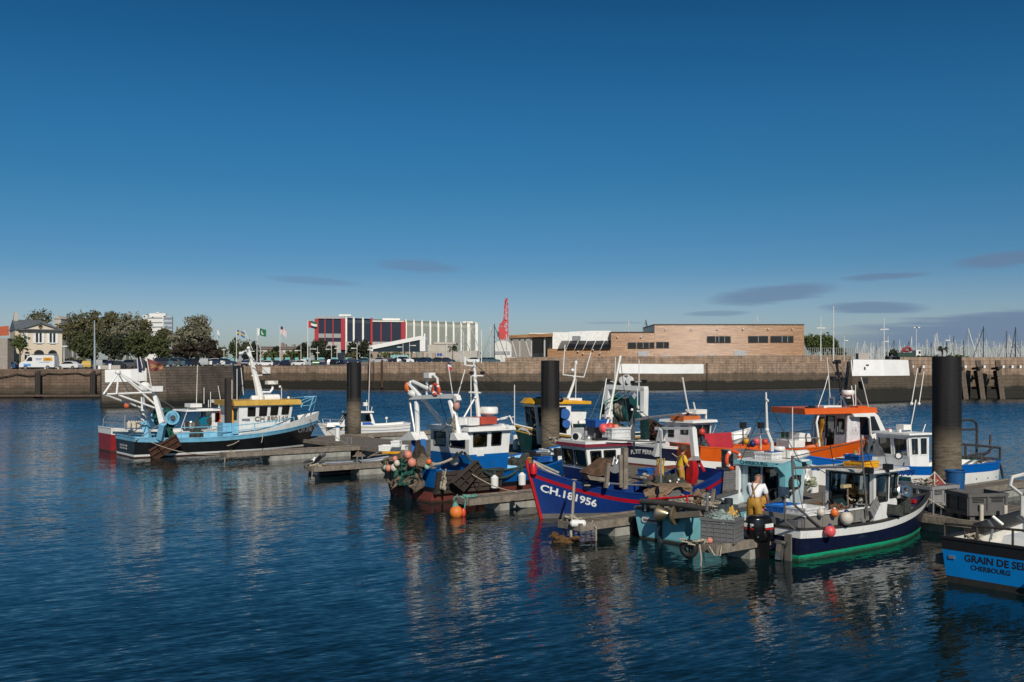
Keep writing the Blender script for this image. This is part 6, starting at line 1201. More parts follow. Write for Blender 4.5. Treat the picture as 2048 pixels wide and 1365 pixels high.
mb = MB();heap(mb,b.qx(838,915,.5),.32,.28,.45,11,.35,14);b.top(mb,'net_heap',mat('net_black_brown',(.04,.03,.022),.95,var=.5,bump=.8),'dark hanging net under the left gantry foot of the blue boat','fishing net')
mb = MB();y0 = b.pt(0,1.2,1).y
def dr(a,c): y = 1.75 - 2.9 * a;L = .75 + .5 * math.sin(a * 5 + .5) ** 2;return (-.16 + .5 * max(0,.35 - c) - .05 * c,y,1.38 - max(0,c - .3) * L * 1.3 + .12 * math.sin(a * 9))
drape(mb,dr,40,22,3,.22);mb.mi(0);heap(mb,(.40,.45,1.12),.62,1.65,.55,8,.35,26);b.top(mb,'fishing_net',NETB,'brown fishing net heaped over the transom of the bright blue boat','fishing net')
mb = MB();drape(mb,lambda a,c: (-.22 - .05 * c,.55 - 1.3 * a,1.5 - c * (.95 - .5 * abs(a - .45))),22,18,9,.22);b.top(mb,'fishing_net',NETG,'dark green net panel lying on the brown net at blue transom','fishing net')
for i,(u,v,r,m,l) in enumerate(((816,909,.15,SALMON,'largest salmon float on top of the brown net heap'),(824,925,.16,SALMON,'salmon orange float in the middle of the green net'),(790,917,.10,SALMON,'small salmon float at the upper left of the net heap'),(858,923,.10,ORANGEB,'small orange float at the right end of the net heap'),(854,933,.10,GREENF,'pale green float right below the orange float'),(777,936,.13,SALMON,'salmon float at the far left edge of the blue transom'),(788,935,.14,WHITEB,'off white float at the left of the blue transom'),(794,926,.12,WHITEB,'grey white float above the off white float'),(771,935,.10,GREENF,'pale green float at the extreme left of the net'),(909,921,.18,WHITEB,'grey white float hanging at the blue boat wheelhouse corner'))):
 buoy(b,b.qx(u,v + 1,-.3 if u < 870 else 1.4),r,m,l,eye=False,group='net floats on the blue boat',cat='float')
mb = MB()
mb.tube(sag(b.qx(864,930,.1),b.q(925,904,-1.2),.1),.05,6);mb.tube(sag(b.qx(864,926,.2),b.q(915,905,-1.0),.18),.035,6);drape(mb,lambda a,c: V((.2,-1.55 - .5 * a,1.25 - c * .75)),8,14,4,.1);b.top(mb,'rope_net',ROPE,'beige twisted net rope stretched from transom to wheelhouse of blue boat','fishing net')
otter(b,[(903,966),(954,921),(964,938),(925,984)],-2.05,.12,'dark timber otter board leaning on the side of the bright blue boat',.1,mat('dark_plank',(.045,.033,.025),.85))
b.tubes('chafing_rope',[sag(b.q(965,940,-2.0),b.q(1041,935,-1.9),.35,14),sag(b.q(963,938,-1.98),b.q(1045,934,-1.92),.08,14),[b.q(928,905,-1.4),b.q(945,925,-1.7),b.q(965,940,-2.0)]],.045,mat('dark_green_rope',(.03,.06,.055),.9,bump=.6),6)
for u,l in ((989,'white cylindrical fender on the blue hull, left of the pair'),(1044,'white cylindrical fender on the blue hull, right of the pair')):
 c = b.q(u,978 if u < 1000 else 972,-2.02);mb = MB();mb.lathe([(.05,-.02),(.14,.04),(.15,.42),(.06,.5),(.05,.56)],c,n=14);mb.mi(1);mb.lathe([(.05,.5),(.07,.56),(.04,.68)],c,n=10);mb.tube([c + V((0,0,.6)),c + V((0,.1,1.0))],.015,4);b.top(mb,'fender',[WHITEC,mat('dark_green_rope',(.03,.06,.055))],l,'fender','white fenders on the blue hull')
p = TN(11.2,-9.15);fr0 = Frame('scratch','x','x',(p.x,p.y),0);mb = MB();mb.ball((0,0,.14),.22,(1,1,1.05),20,14);mb.mi(1);mb.ball((.24,.05,.12),.12,(.7,.7,1.3));mb.mi(2);mb.lathe([(.11,0),(.07,.1),(.02,.14)],(-.02,0,.34),(-.15,0,1));mb.tube([V((0,0,.48)),V((-.12,.3,.52)),V((0,.8,.62))],.02,5);fr0.top(mb,'buoy',[mat('big_orange_buoy',(.75,.20,.03),.5,dirt=.45,dcol=(.3,.12,.04)),REDB,ROPEG],'big orange buoy floating below the finger pontoon tip','buoy','mooring buoys and floats')
bpy.data.objects.remove(fr0.e)
for i,(u0,v0,u1,v1,y0,m,l) in enumerate(((1076,912.5,1100,926,-.3,BLUETUB,'deep blue fish box on the bow of the bright blue boat'),(1100,912,1115,924,.1,mat('blue_plastic_light',(.05,.20,.50),.5),'lighter blue fish box on the bow of the bright blue boat'),(1083,905,1101,913,-.1,GREYPL,'grey fish box with lid on the bow of the blue boat'),(1097,898,1111,912,.5,WHITEC,'white crate standing in the blue boat bow'),(1111,900,1125,922,.3,WHITEC,'white box beside the royal blue boat wheelhouse'))):
 a,c = b.q(u0,v1,y0),b.q(u1,v0,y0);fishbox(b,((a.x + c.x) / 2,y0 + .3,a.z),(abs(c.x - a.x),.55,c.z - a.z),m,l)
mb = MB();b.qbox(1058,903,1072,915,.0,.4,mb);mb.v = mb.v;b.top(mb,'dark_sack',BLACKP,'dark covered gear just ahead of the blue boat wheelhouse','gear');mb = MB();heap(mb,b.q(1040,930,-1.0),.5,.5,.35,21,.5,14);b.top(mb,'net_heap',NETD,'dark gear heap on the blue boat foredeck','gear');mb = MB();tangle(mb,b.q(1120,886,0),.35,.4,.2,.03,9,12);b.top(mb,'rope_coil',ROPE,'beige rope tangle at the stem head of the blue boat','rope')
mb = MB();c = b.q(1117,915,-.9);mb.lathe([(.16,0),(.2,.28),(.17,.32)],b.q(1116,912,-.2),n=14);b.top(mb,'bucket',mat('bucket_black',(.02,.02,.022),.5),'black bucket on the bow of the bright blue boat','bucket')
# white cylinder bollards (water points) on the walkway
for u,v,l in ((675,882,'white service post with blue cap on the walkway near the left pile'),(1031,899,'white service post with blue cap ahead of the blue boat wheelhouse')):
 p = P(u,v,.48);mb = MB();mb.cyl(p,p + V((0,0,.82)),.15,14,.14);mb.mi(1);mb.lathe([(.16,0),(.16,.05),(.07,.1)],p + V((0,0,.82)),n=14);tag(mb.build('service_post',[WHITE,BLUETUB],recenter=True),l,'service post','service posts on the walkway')
# boxes stacked on the walkway at the far left of the blue boat
for u,v,sz,m,l,z in ((789,898,(1.1,.6,.32),YELB,'yellow crate at the bottom of the white stack on the walkway',.48),(787,890,(1.3,.7,.28),WHITEC,'wide white crate lying on the yellow crate',.80),(793,882,(.4,.5,.3),WHITEC,'small white box topping the crate stack',1.08)):
 p = P(u,v + 12,z);f2 = Frame('scratch','x','x',(p.x,p.y),-8);fishbox(f2,(0,0,z),sz,m,l);bpy.data.objects.remove(f2.e)
# ================================================================ dark green boat with yellow roof, behind the middle pile
b = Boat('green_boat','dark green boat with yellow roof and white dolphin emblem behind the middle pile','fishing boat',(8.07,56.2),202,GB)
b.hull(8.6,2.7,(1.25,1.2,1.95),[('w',-.4,0),('w',.1,3),('s',-.36,0),('s',-.30,1),('s',-.10,2),('s',0,1)],mats=(DGREEN,mat('ochre_line',(.45,.27,.03),.5),mat('dark_brown_strake',(.03,.022,.016),.6),BLACKP),capm=WHITE,deckm=DECKG,inner=DGREEN,bul=.5,rake=.7,pb=2.2)
yw = .75;xa,xf = b.q(1142,850,yw).x,b.q(1079,850,yw).x;z1 = b.q(1100,809,yw).z;z0 = .9
b.house([(xa,-yw,z0),(xf,-yw,z0),(xf,yw,z0),(xa,yw,z0)],[(xa,-yw,z1),(xf + .3,-yw,z1),(xf + .3,yw,z1),(xa,yw,z1)],{2: [(.08,.45,.42,.92),(.5,.1,.85,.92)],1: [(.08,.42,.46,.92),(.54,.42,.92,.92)],3: [(.2,.1,.6,.9)]},[WHITE],roof=False)
mb = MB();x1 = b.q(1180,815,yw).x;mb.add([(x1,-.9,z1 - .02),(xf + .45,-.9,z1 + .05),(xf + .6,0,z1 + .05),(xf + .45,.9,z1 + .05),(x1,.9,z1 - .02),(x1,-.9,z1 + .14),(xf + .2,-.8,z1 + .32),(xf + .3,0,z1 + .34),(xf + .2,.8,z1 + .32),(x1,.9,z1 + .14)],[(4,3,2,1,0),(5,6,7,8,9)] + [(i,(i + 1) % 5,5 + (i + 1) % 5,5 + i) for i in range(5)]);b.part(mb,'roof',YELB,smooth=None)
mb = MB();a,c = b.q(1170,862,.3),b.q(1144,823,.3);mb.add([(a.x + .06,-.6,a.z),(c.x - .06,-.6,a.z),(c.x - .06,.3,a.z),(a.x + .06,.3,a.z),(a.x - .1,-.6,c.z),(c.x + .15,-.6,c.z),(c.x + .15,.3,c.z),(a.x - .1,.3,c.z)],[(3,2,1,0),(4,5,6,7),(0,1,5,4),(1,2,6,5),(2,3,7,6),(3,0,4,7)]);b.part(mb,'funnel_casing',WHITE)
mb = MB();b.qbox(1146,848,1180,872,.9,1.3,mb);b.part(mb,'green_locker',DGREEN);mb = MB();b.qbox(1160,843,1184,849,.5,1.2,mb);c = b.q(1172,846,.8);raft(b,c,.9,.16)
mb = MB();mb.cyl(b.q(1130,828,.8),b.q(1130,828,.4),.28,14);mb.cyl(b.q(1133,848,.9),b.q(1133,848,.5),.22,14);b.part(mb,'blue_winch',BLUETUB)
mb = MB();mb.tube([b.q(1133,806,0),b.q(1146,770,0),b.q(1150,755,0),b.q(1151,726,0)],[.09,.07,.05,.05],7);
for L in (((1126,750),(1168,755)),((1126,750),(1130,690)),((1168,754),(1182,705)),((1146,755),(1152,753))): mb.tube([b.q(*p,0) for p in L],.03,5)
mb.ball(b.q(1145,741,0),.1);mb.ball(b.q(1152,727,0),.1,(.8,.8,1.6));b.part(mb,'mast',WHITE);b.tubes('aerial',[[(1151,803,.2),(1152,758,.2)]],.03,ANT,5)
mb = MB();b.qbox(1122,796,1148,806,-.5,.5,mb);b.part(mb,'roof_locker',WHITE);mb = MB();mb.ball(b.q(1078,798,.2),.16,(1.6,1,.6));mb.ball(b.q(1120,800,.8),.17,(1.2,1,1));b.part(mb,'dark_lamp',BLACKP)
# dolphin emblem on the bow
dol = [(1035,862),(1038,857),(1043,855),(1046,855),(1049,856.5),(1053,857.5),(1056,860.5),(1059,866),(1062,867),(1060,868.5),(1058.5,871.5),(1057,868),(1054,864.5),(1050,861.5),(1047,861),(1046,863),(1044.5,861),(1040,860)]
mb = MB();ps = []
for u,v in dol:
 c = b.q(u,v,1.2)
 for _ in range(5): c = b.q(u,v,b.side(c.x,c.z,1).y)
 p = b.side(c.x,c.z,1);ps.append((p.x,p.y + .03,p.z))
import mathutils.geometry as mg
tri = mg.tessellate_polygon([[V((x,z,0)) for x,y,z in ps]]);mb.add(ps,[tuple(t) for t in tri] + [tuple(reversed(t)) for t in tri]);b.part(mb,'dolphin_emblem',WINK,b.hullo,smooth=None)
# ================================================================ white boat with the net drum gantry
b = Boat('drum_boat','white boat with white stern gantry and big green net drum','fishing boat',TN(19.4,4.9),NA,GB)
b.hull(8.2,2.7,(1.35,1.2,1.85),[('w',-.4,1),('w',.1,1),('s',-.15,0),('s',0,2)],mats=(WHITEC,BLACKP,DGREEN),capm=DGREEN,deckm=DECKG,bul=.4)
G = .8
mb = MB();mb.bar(b.qx(1218,806,G),b.qx(1216,868,G),.24,.3);b.part(mb,'gantry_leg',WHITE);mb = MB();mb.bar(b.qx(1289,777,G),b.qx(1288,833,G),.24,.3);b.part(mb,'gantry_leg',WHITE)
mb = MB();mb.bar(b.qx(1217,778,G),b.qx(1216,806,G),.24,.3);b.part(mb,'gantry_leg',WHITE)
mb = MB();mb.bar(b.qx(1214,774,G),b.qx(1292,778,G),.3,.22);b.part(mb,'gantry_beam',WHITE);mb = MB();mb.bar(b.qx(1289,833,G),b.qx(1290,880,G),.3,.3);b.part(mb,'gantry_foot',DGREEN)
for u in (1246,1259.5):
 mb = MB();c = b.qx(u,761,G);mb.lathe([(.10,-.07),(.19,-.06),(.19,.06),(.10,.07)],c,(1,.25,0),16);mb.bar(c - V((0,0,.1)),b.qx(u + 1,777,G),.18,.1);b.part(mb,'sheave',WHITE)
b.tubes('sheave_guard',[[b.qx(1246,757,G),b.qx(1247,752,G),b.qx(1251,750.5,G),b.qx(1257,751,G),b.qx(1260,757,G)]],.03,WHITE,6)
b.tubes('aerial',[[b.qx(1278,775,G),b.qx(1278,720,G)],[b.qx(1229,775,G),b.qx(1231,715,G)],[b.qx(1215,761,G),b.qx(1228,765,G)],[b.qx(1264,765,G),b.qx(1292,763,G)],[b.qx(1275,818,.4),b.qx(1275,776,.4)]],.03,ANT,5)
lampbox(b,[b.qx(1218,762,G),b.qx(1235,768,G),b.qx(1267,765,G),b.qx(1289,763,G)],None,'work_lamp',.16)
c0,c1 = b.q(1268,819,-.75),b.q(1222,824,.75);c0 = V((1.6,c0.y,c0.z));c1 = V((1.6,c1.y,c0.z));mb = MB();ax = (c1 - c0);Ld = ax.length;mb.mi(0);mb.lathe([(.62,-.06),(.62,0)],c0,ax,26);mb.lathe([(.62,Ld),(.62,Ld + .06)],c0,ax,26);mb.mi(1);mb.cyl(c0 - V((0,.14,0)),c0 - V((0,.05,0)),.18,14);b.part(mb,'net_drum',[mat('drum_green',(.004,.055,.05),.5),RUST])
from mathutils import noise as mn
def roll(k0,k1,r0,nm,m,seed,lab,catn):
 mb = MB()
 def f(a,t):
  th = a * 2 * math.pi;d = V((math.cos(th),0,math.sin(th)));w = mn.fractal(V((d.x * 1.6,t * 6 * (k1 - k0),d.z * 1.6 + seed)),1.0,2.0,5);return c0.lerp(c1,k0 + (k1 - k0) * t) + d * (r0 + .10 * w)
 mb.grid(f,40,18);return b.top(mb,nm,m,lab,catn)
roll(.03,.36,.56,'net_roll',mat('pale_net',(.30,.27,.21),.95,var=.4,scale=14,bump=.9,bscale=40),1,'beige net wound at the near end of the big drum','fishing net');roll(.34,.98,.58,'net_roll',NETG,5,'green net wound along the rest of the big drum','fishing net')
mb = MB();heap(mb,c0.lerp(c1,.6) + V((-.4,0,-1.25)),.6,.8,.8,6,.5);b.top(mb,'fishing_net',NETD,'dark net hanging below the big green drum','fishing net')
b.tubes('warp',[[b.qx(1253,772,G),b.qx(1225,795,.6),b.qx(1203,808,.2)],[b.qx(1262,780,G),b.qx(1235,800,.6),b.qx(1203,809,.2)]],.03,ROPEG,5)
mb = MB();q4 = [b.qx(u,v,.2) for u,v in ((1268.5,786),(1273,791),(1268.5,799),(1264,792))];mb.add(q4 + [p + V((.02,0,0)) for p in q4],[(0,1,2,3),(7,6,5,4),(0,4,5,1),(1,5,6,2),(2,6,7,3),(3,7,4,0)]);b.part(mb,'white_diamond',WINK,smooth=None)
mb = MB();mb.bar(b.qx(1276,822,.4),b.qx(1286,822,.5),.3,.06);mb.bar(b.qx(1279,824,.4),b.qx(1286,832,.6),.12);mb.bar(b.qx(1276,812,.4),b.qx(1276,818,.4),.08);b.part(mb,'bracket',WHITE)
mb = MB();b.qbox(1180,859,1203,880,-1.0,.3,mb);b.part(mb,'white_casing',WHITE)
otter(b,[(1290,858),(1302,839),(1325,853),(1312,886)],-1.55,.35,'rusty brown otter board hung behind the white gantry legs',.5)
# ================================================================ navy boat PETIT PERRON
b = Boat('navy_boat','small navy and white boat with name lettered on its transom and white wheelhouse','fishing boat',TN(16.0,4.7),NA,GB)
b.hull(7.6,2.55,(1.42,1.22,1.9),[('w',-.4,0),('w',.55,1),('s',-.62,0),('s',-.07,2),('s',0,0)],mats=(WHITEC,BOOTR,NAVYH),capm=WHITE,deckm=DECKG,bul=.35,tr=.9,xm=.45)
vs,fs = text_mesh('PETIT PERRON',.27);mb = MB()
for q in vs: y = -.02 - q.x * 1.0;mb.v.append((b.pt(0,1.1,1).x - .015,y,1.08 + q.y - .10 * (q.x) ** 2 + .03))
mb.f = list(fs);mb.m = [0] * len(fs);b.part(mb,'lettering',WINK,b.hullo,smooth=None)
yw = -.95;xa,xf = b.q(1384,870,yw).x,b.q(1418,870,yw).x;z1 = b.q(1395,846,yw).z;z0 = 1.0
b.house([(xa,yw,z0),(xf,yw,z0),(xf,.75,z0),(xa,.75,z0)],[(xa,yw,z1),(xf + .2,yw,z1),(xf + .2,.75,z1),(xa,.75,z1)],{0: [(.12,.48,.5,.9),(.56,.48,.9,.9)],3: [(.14,.62,.34,.84),(.60,.62,.86,.88),(.14,.5,.34,.58)],1: [(.1,.45,.9,.9)]},[mat('door_offwhite',(.70,.68,.68),.5)],over=.2,rth=.12)
mb = MB();b.qbox(1367,833,1401,841,-.6,.2,mb);b.part(mb,'orange_box',mat('faded_orange_box',(.50,.13,.03),.5,dirt=.3));mb = MB();b.qbox(1393,820,1414,828,-.7,0,mb);mb.bar(b.q(1412,828,-.6),b.q(1412,838,-.6),.06);mb.bar(b.q(1396,828,-.4),b.q(1396,838,-.4),.06);b.part(mb,'radar_scanner',ANT)
b.tubes('aerial',[[(1378,826,-.3),(1372,795,-.3),(1365,755,-.3)],[(1395,838,-.5),(1390,818,-.5),(1387,805,-.5)],[(1364,828,-.4),(1393,825,-.4)]],[.05,.05,.05][0],ANT,5);lampbox(b,[b.q(1374,828,-.4),b.q(1359,837,.3)],None,'roof_lamp',.13)
mb = MB();a,c = b.q(1317,900,.3),b.q(1351,888,.3);mb.prism([(a.x,1.0),(c.x,1.0),(c.x,c.z + .05),(a.x,a.z + .06)],lambda p,t: V((p[0],t,p[1])),.0,.9);mb.mi(1);mb.bar(V((a.x,.45,a.z + .09)),V((c.x,.45,c.z + .08)),1.0,.06);b.part(mb,'red_hatch',[REDP,WHITE])
b.tubes('bow_rail',[[(1420,848,-.9),(1432,850,-.9),(1425,868,-1)],[(1436,870,-.7),(1446,862,-.3),(1447,850,.2),(1440,847,.5)]],.03,STEEL,5)
b.tubes('boom',[[(1262,842,-.8),(1310,834,-.8),(1362,828,-.4)]],.06,STEEL,6)
# ================================================================ royal blue and red CH.181956
b = Boat('royal_blue_boat','royal blue boat with red stripe and white registration lettering on its bow','fishing boat',(6.88,35.98),210,GB)
b.hull(7.35,2.7,(1.3,.68,1.74),[('w',-.4,1),('w',.16,1),('s',-.33,0),('s',-.20,2),('s',0,0)],mats=(CBLUE,mat('grey_bottom',(.14,.13,.12),.7,dirt=.4),STRIPE),capm=CBLUE,deckm=DECKG,inner=CBLUE,bul=.42,xm=.38,tr=.85,rake=.65,pb=2.2)
mb = MB();x0 = b.pt(1,1.6,1).x
mb.tube([V((b.pt(1,z,1).x + .02,0,z)) for z in (-.1,.3,.7,1.1,1.5,1.75,1.95)],.06,6);b.part(mb,'stem_post',REDP)
b.hulltext('CH.181956',1139,993,.33,WINK,1,bend=1,xs=1.12)
yw = .78;xa,xf = b.q(1250,930,yw).x,b.q(1187,935,yw).x;z1 = b.q(1200,894,yw).z;z0 = .35;rk = b.q(1172,894,yw).x - xf;sp = (b.q(1187,940,yw).z - z0) / (z1 - z0)
CH_xa,CH_xf,CH_z1 = xa,xf,z1
b.house([(xa,-yw,z0),(xf,-yw,z0),(xf,yw,z0),(xa,yw,z0)],[(xa - .1,-yw,z1),(xf + rk,-yw,z1),(xf + rk,yw,z1),(xa - .1,yw,z1)],{2: [(.09,sp + .08,.34,.93),(.42,sp + .18,.70,.93),(.42,sp + .03,.70,sp + .15)],1: [(.06,sp + .06,.46,.93),(.54,sp + .06,.94,.93)],3: [(.1,.1,.4,.9),(.5,sp + .1,.9,.9)]},[WHITE,CBLUE],split=sp,over=.12,rth=.10,roofm=MAR,glassm=glass('clear_cabin_glass',(.75,.78,.76),.03,.8))
mb = MB();mb.box(((xa + xf + rk) / 2,0,z1 + .14),(abs(xf + rk - xa) + .1,1.65,.08));b.part(mb,'roof_top',WHITE)
zr = z1 + .18
def onroof(u,v,y): return b.q(u,v,y)
mb = MB();mb.lathe([(.13,0),(.15,.12),(.15,.2)],b.q(1157,873,-.1),(.9,.45,0),16);mb.mi(1);mb.lathe([(.12,.2),(.11,.205)],b.q(1157,873,-.1),(.9,.45,0),16);mb.mi(0);mb.bar(b.q(1158,876,-.1),b.q(1158,887,-.1),.05);b.part(mb,'search_light',[WHITEC,GLASSB])
mb = MB();b.qbox(1181,876,1203,888,.2,.55,mb);b.part(mb,'black_box',BLACKP);mb = MB();mb.cyl(b.q(1172,887,0),b.q(1172,862,0),.09,10,.06);mb.ball(b.q(1177,878,.2),.13);b.part(mb,'exhaust',STEEL)
b.tubes('mast',[[(1206,886,.1),(1215,845,.1),(1241,712,.1)]],.045,ANT,6);b.tubes('aerial',[[(1196,880,-.3),(1201,830,-.3),(1213,757,-.3)],[(1206,880,.3),(1212,892,.5)]],.03,ANT,5);mb = MB();b.qbox(1193,845,1201,884,-.4,-.25,mb);b.part(mb,'wood_post',WOODG)
mb = MB();mb.box(b.q(1215,832,.1),(.3,.25,.08));mb.bar(b.q(1216,834,.1),b.q(1216,842,.1),.06);b.part(mb,'mast_lamp',ANT)
a,c = b.q(1206,888,.2),b.q(1242,866,.2);fishbox(b,((a.x + c.x) / 2,.45,zr),(abs(c.x - a.x),.55,.42),mat('white_fish_plastic',(.66,.66,.65),.5,dirt=.25),'white fish crate on the roof of the royal blue boat',slats=2)
for u,v,r,m,l in ((1207,857,.155,PINKB,'coral red buoy on the crate, left of the three on the royal blue boat'),(1220,856,.16,REDB,'orange red buoy in the middle of the three on the royal blue boat'),(1232,857,.13,SALMON,'pale salmon buoy, right of the three on the royal blue boat')): p = b.q(u,v,.25);buoy(b,p,r,m,l,eye=False)
a,c = b.q(1218,858,.9),b.q(1250,841,.9);fishbox(b,((a.x + c.x) / 2,-.2,a.z),(abs(c.x - a.x) * .9,.6,c.z - a.z),BLUETUB,'blue fish crate stacked behind the red buoys');fishbox(b,((a.x + c.x) / 2 - .3,-.5,zr),(.9,.6,a.z - zr),GREYPL,'grey crate carrying the blue crate on the royal blue boat roof')
b.tubes('sail_mast',[[(1268,905,-.2),(1268.5,812,-.2)]],.035,BLACKP,6);mb = MB();mb.ball(b.q(1264,820,-.2),.05);b.part(mb,'mast_lamp',ANT)
P4 = [b.q(u,v,-.2) for u,v in ((1266.5,822),(1268.5,822),(1268.5,886),(1247,883))];mb = MB();mb.grid(lambda s,t: P4[0].lerp(P4[1],s).lerp(P4[3].lerp(P4[2],s),t) + V((0,math.sin(s * 6 + t * 3) * .05,0)),10,16);fl_ = b.part(mb,'steadying_sail',CANV,smooth=60)
gu = [(1253,851.5),(1257,854),(1259,855.5),(1262,852),(1265,848.5),(1263.5,854),(1261,858),(1260.5,860.5),(1257,862.5),(1258,859.5),(1255.5,855.5)];ps = [b.q(u,v,-.12) for u,v in gu];tri = mg.tessellate_polygon([[V((p.x,p.z,0)) for p in ps]]);mb = MB();mb.add(ps,[tuple(t) for t in tri] + [tuple(reversed(t)) for t in tri]);b.part(mb,'gull_emblem',WINK,fl_,smooth=None)
mb = MB();q4 = [b.q(u,v,-.12) for u,v in ((1248,871),(1257,871),(1256,881),(1247,880))];mb.add(q4,[(0,1,2,3)]);b.part(mb,'black_patch',BLACKP,fl_,smooth=None)
# hauler, posts and rails on the near side
poly = [(1172,947),(1174,943),(1188,935),(1200,927),(1206,921),(1213,917),(1223,921),(1224,930),(1217,938),(1214,945),(1213,950),(1200,953),(1178,950)]
ps = [b.q(u,v,1.25) for u,v in poly];mb = MB();mb.prism([(p.x,p.z) for p in ps],lambda p,t: V((p[0],t,p[1])),.85,1.25);mb.mi(1);q = [b.q(u,v,1.3) for u,v in ((1174,951),(1210,956),(1210,964),(1180,960))];mb.prism([(p.x,p.z) for p in q],lambda p,t: V((p[0],t,p[1])),.95,1.3);b.part(mb,'pot_hauler',[mat('hauler_rust',(.10,.055,.03),.85,var=.5,scale=5,bump=.6),WOODG])
mb = MB();mb.bar(b.q(1212,976,1.32),b.q(1216,926,1.32),.12);b.part(mb,'hauler_post',WOODG);mb = MB();mb.cyl(b.q(1230,935,1.2),b.q(1230,935,.8),.2,14);b.part(mb,'hauler_motor',GREYP)
b.tubes('tube_frame',[[(1225,930,1.2),(1229,914,1.2)],[(1232,928,1.2),(1240,912,1.2)],[(1215,976,1.3),(1218,967,1.3),(1240,969,1.3),(1292,971,1.3)],[(1216,880,1.0),(1330,885,1.0)],[(1322,985,1.2),(1321,862,1.2)]],.035,STEEL,6)
mb = MB();mb.bar(b.q(1248,978,1.25),b.q(1249,896,1.25),.2,.16);mb.bar(b.q(1242,975,1.3),b.q(1241,910,1.3),.06,.12);b.part(mb,'timber_post',WOODG)
# white stern gantry on a red rudder trunk
G = .45
mb = MB();a,c = b.qx(1391,920,G),b.qx(1385,858,G);mb.bar(a,c,.2,.2);mb.add([b.qx(u,v,G + d) for d in (.1,-.1) for u,v in ((1374,921),(1404,921),(1397,913),(1386,912))],[(0,1,2,3),(7,6,5,4),(0,4,5,1),(1,5,6,2),(2,6,7,3),(3,7,4,0)]);b.part(mb,'gantry_leg',WHITE)
mb = MB();mb.bar(b.qx(1312,912,G),b.qx(1325,859,G),.24,.16);b.part(mb,'gantry_leg',WHITE);mb = MB();mb.bar(b.qx(1312,857,G),b.qx(1388,857,G),.14,.10);mb.bar(b.qx(1312,857,G),b.qx(1312,862,G),.1);b.part(mb,'gantry_beam',WHITE)
mb = MB();ps = [b.qx(u,v,G + .1) for u,v in ((1379,922),(1392,922),(1393,945),(1390,965),(1384,972),(1379,966))];mb.prism([(p.y,p.z) for p in ps],lambda p,t: V((t,p[0],p[1])),G,G + .25);b.part(mb,'rudder_trunk',REDP);b.tubes('red_brace',[[b.qx(1398,922,G),b.qx(1409,944,G)]],.05,REDP,6)
mb = MB();heap(mb,(1.5,-.3,.75),.8,.7,.35,14,.5);b.top(mb,'net_heap',NETD,'dark green net heap with white corks on the after deck of the royal blue boat','fishing net')
for i,(u,v) in enumerate(((1340,963),(1357,960),(1354,966),(1356,970),(1352,973))): buoy(b,b.q(u,v,.2),.045,WINK,'tiny white cork on the dark net of the royal blue boat',eye=False,group='white corks on the dark net',cat='float')
mb = MB();tangle(mb,b.q(1175,968,.6),.4,.4,.1,.025,2,8);b.top(mb,'rope_coil',ROPE,'beige rope lying on the royal blue boat foredeck','rope')
mb = MB();mb.lathe([(.11,-.16),(.12,.08),(.07,.18)],b.q(1067,938,.15),n=14);b.part(mb,'red_fender',mat('red_fender',(.55,.01,.02),.4));
mb = MB();mb.tube([b.q(1066,925,0),b.q(1090,940,.2),b.q(1122,955,.5)],.05,6);mb.tube([b.q(1066,922,0),b.q(1100,938,.2),b.q(1118,946,.4)],.035,6);b.part(mb,'anchor_rope',ROPE);mb = MB();tangle(mb,b.q(1060,926,0),.10,.10,.12,.022,22,9);b.top(mb,'rope_coil',mat('ochre_rope',(.50,.26,.04),.9),'ochre yellow rope knotted on the stem of the royal blue boat','rope')
mb = MB();p0 = b.q(1148,966,1.35);tip = b.inv @ V((*TN(5.5,-9.1),.55));mb.tube(sag(p0,tip,.05),.045,6);tangle(mb,tip,.2,.25,.1,.03,33,9);mb.tube([tip,tip + V((.1,.1,-.3)),tip + V((.1,.15,-.7))],.035,5);mb.tube([tip + V((-.5,.3,0)),tip + V((-.5,.5,-.2)),tip + V((-.5,.5,-.75))],.02,5);b.top(mb,'mooring_rope',ROPE,'mooring rope from the royal blue bow to the finger pontoon tip','rope')
p = TN(5.35,-9.3);mb = MB();mb.lathe([(.06,0),(.11,.05),(.11,.4),(.06,.45)],(p.x,p.y,.5),(.9,-.1,0),14);tag(mb.build('roller',WHITEC,recenter=True),'white roller at the tip of the middle finger pontoon','roller')
p = TN(5.5,-9.45);mb = MB();tangle(mb,V((p.x,p.y - .1,.02)),.35,.3,.12,.05,8,12);heap(mb,(p.x,p.y - .1,-.02),.35,.3,.16,4,.5,10);tag(mb.build('weed_clump',mat('brown_weed',(.10,.05,.015),.9,var=.5),recenter=True),'brown weed covered rope floating below the middle pontoon tip','weed')
# ================================================================ orange boat
b = Boat('orange_boat','large orange and white boat with orange canopy roof and white side cabin','fishing boat',(7.7,44.4),20,GB)
b.hull(11.4,3.0,(1.5,1.28,1.95),[('w',-.4,1),('w',.1,1),('s',-.58,0),('s',0,2)],mats=(WHITEC,BOOTR,ORG),capm=ORG,deckm=DECKG,inner=ORG,bul=.5,tr=.92,xm=.4,pb=2.6)
yw = -1.2;xa,xf = b.q(1692,880,yw).x,b.q(1768,880,yw).x;z1 = b.q(1700,829,yw).z;z0 = .8
WHP = mat('white_cabin',(.72,.68,.69),.45,dirt=.15)
yf = max(yw,b.side(min(xf,10.4),1.5).y + .2)
b.house([(xa,yw,z0),(xf,yf,z0),(xf,-yf,z0),(xa,-yw,z0)],[(xa + .1,yw,z1),(xf - .65,yw + .1,z1 + .05),(xf - .65,-yw - .1,z1 + .05),(xa + .1,-yw,z1)],{0: [(.52,.5,.86,.93)],3: [(.12,.55,.30,.88),(.36,.1,.62,.93),(.70,.55,.92,.88)],1: [(.08,.5,.46,.92),(.54,.5,.92,.92)]},WHP,roof=False)
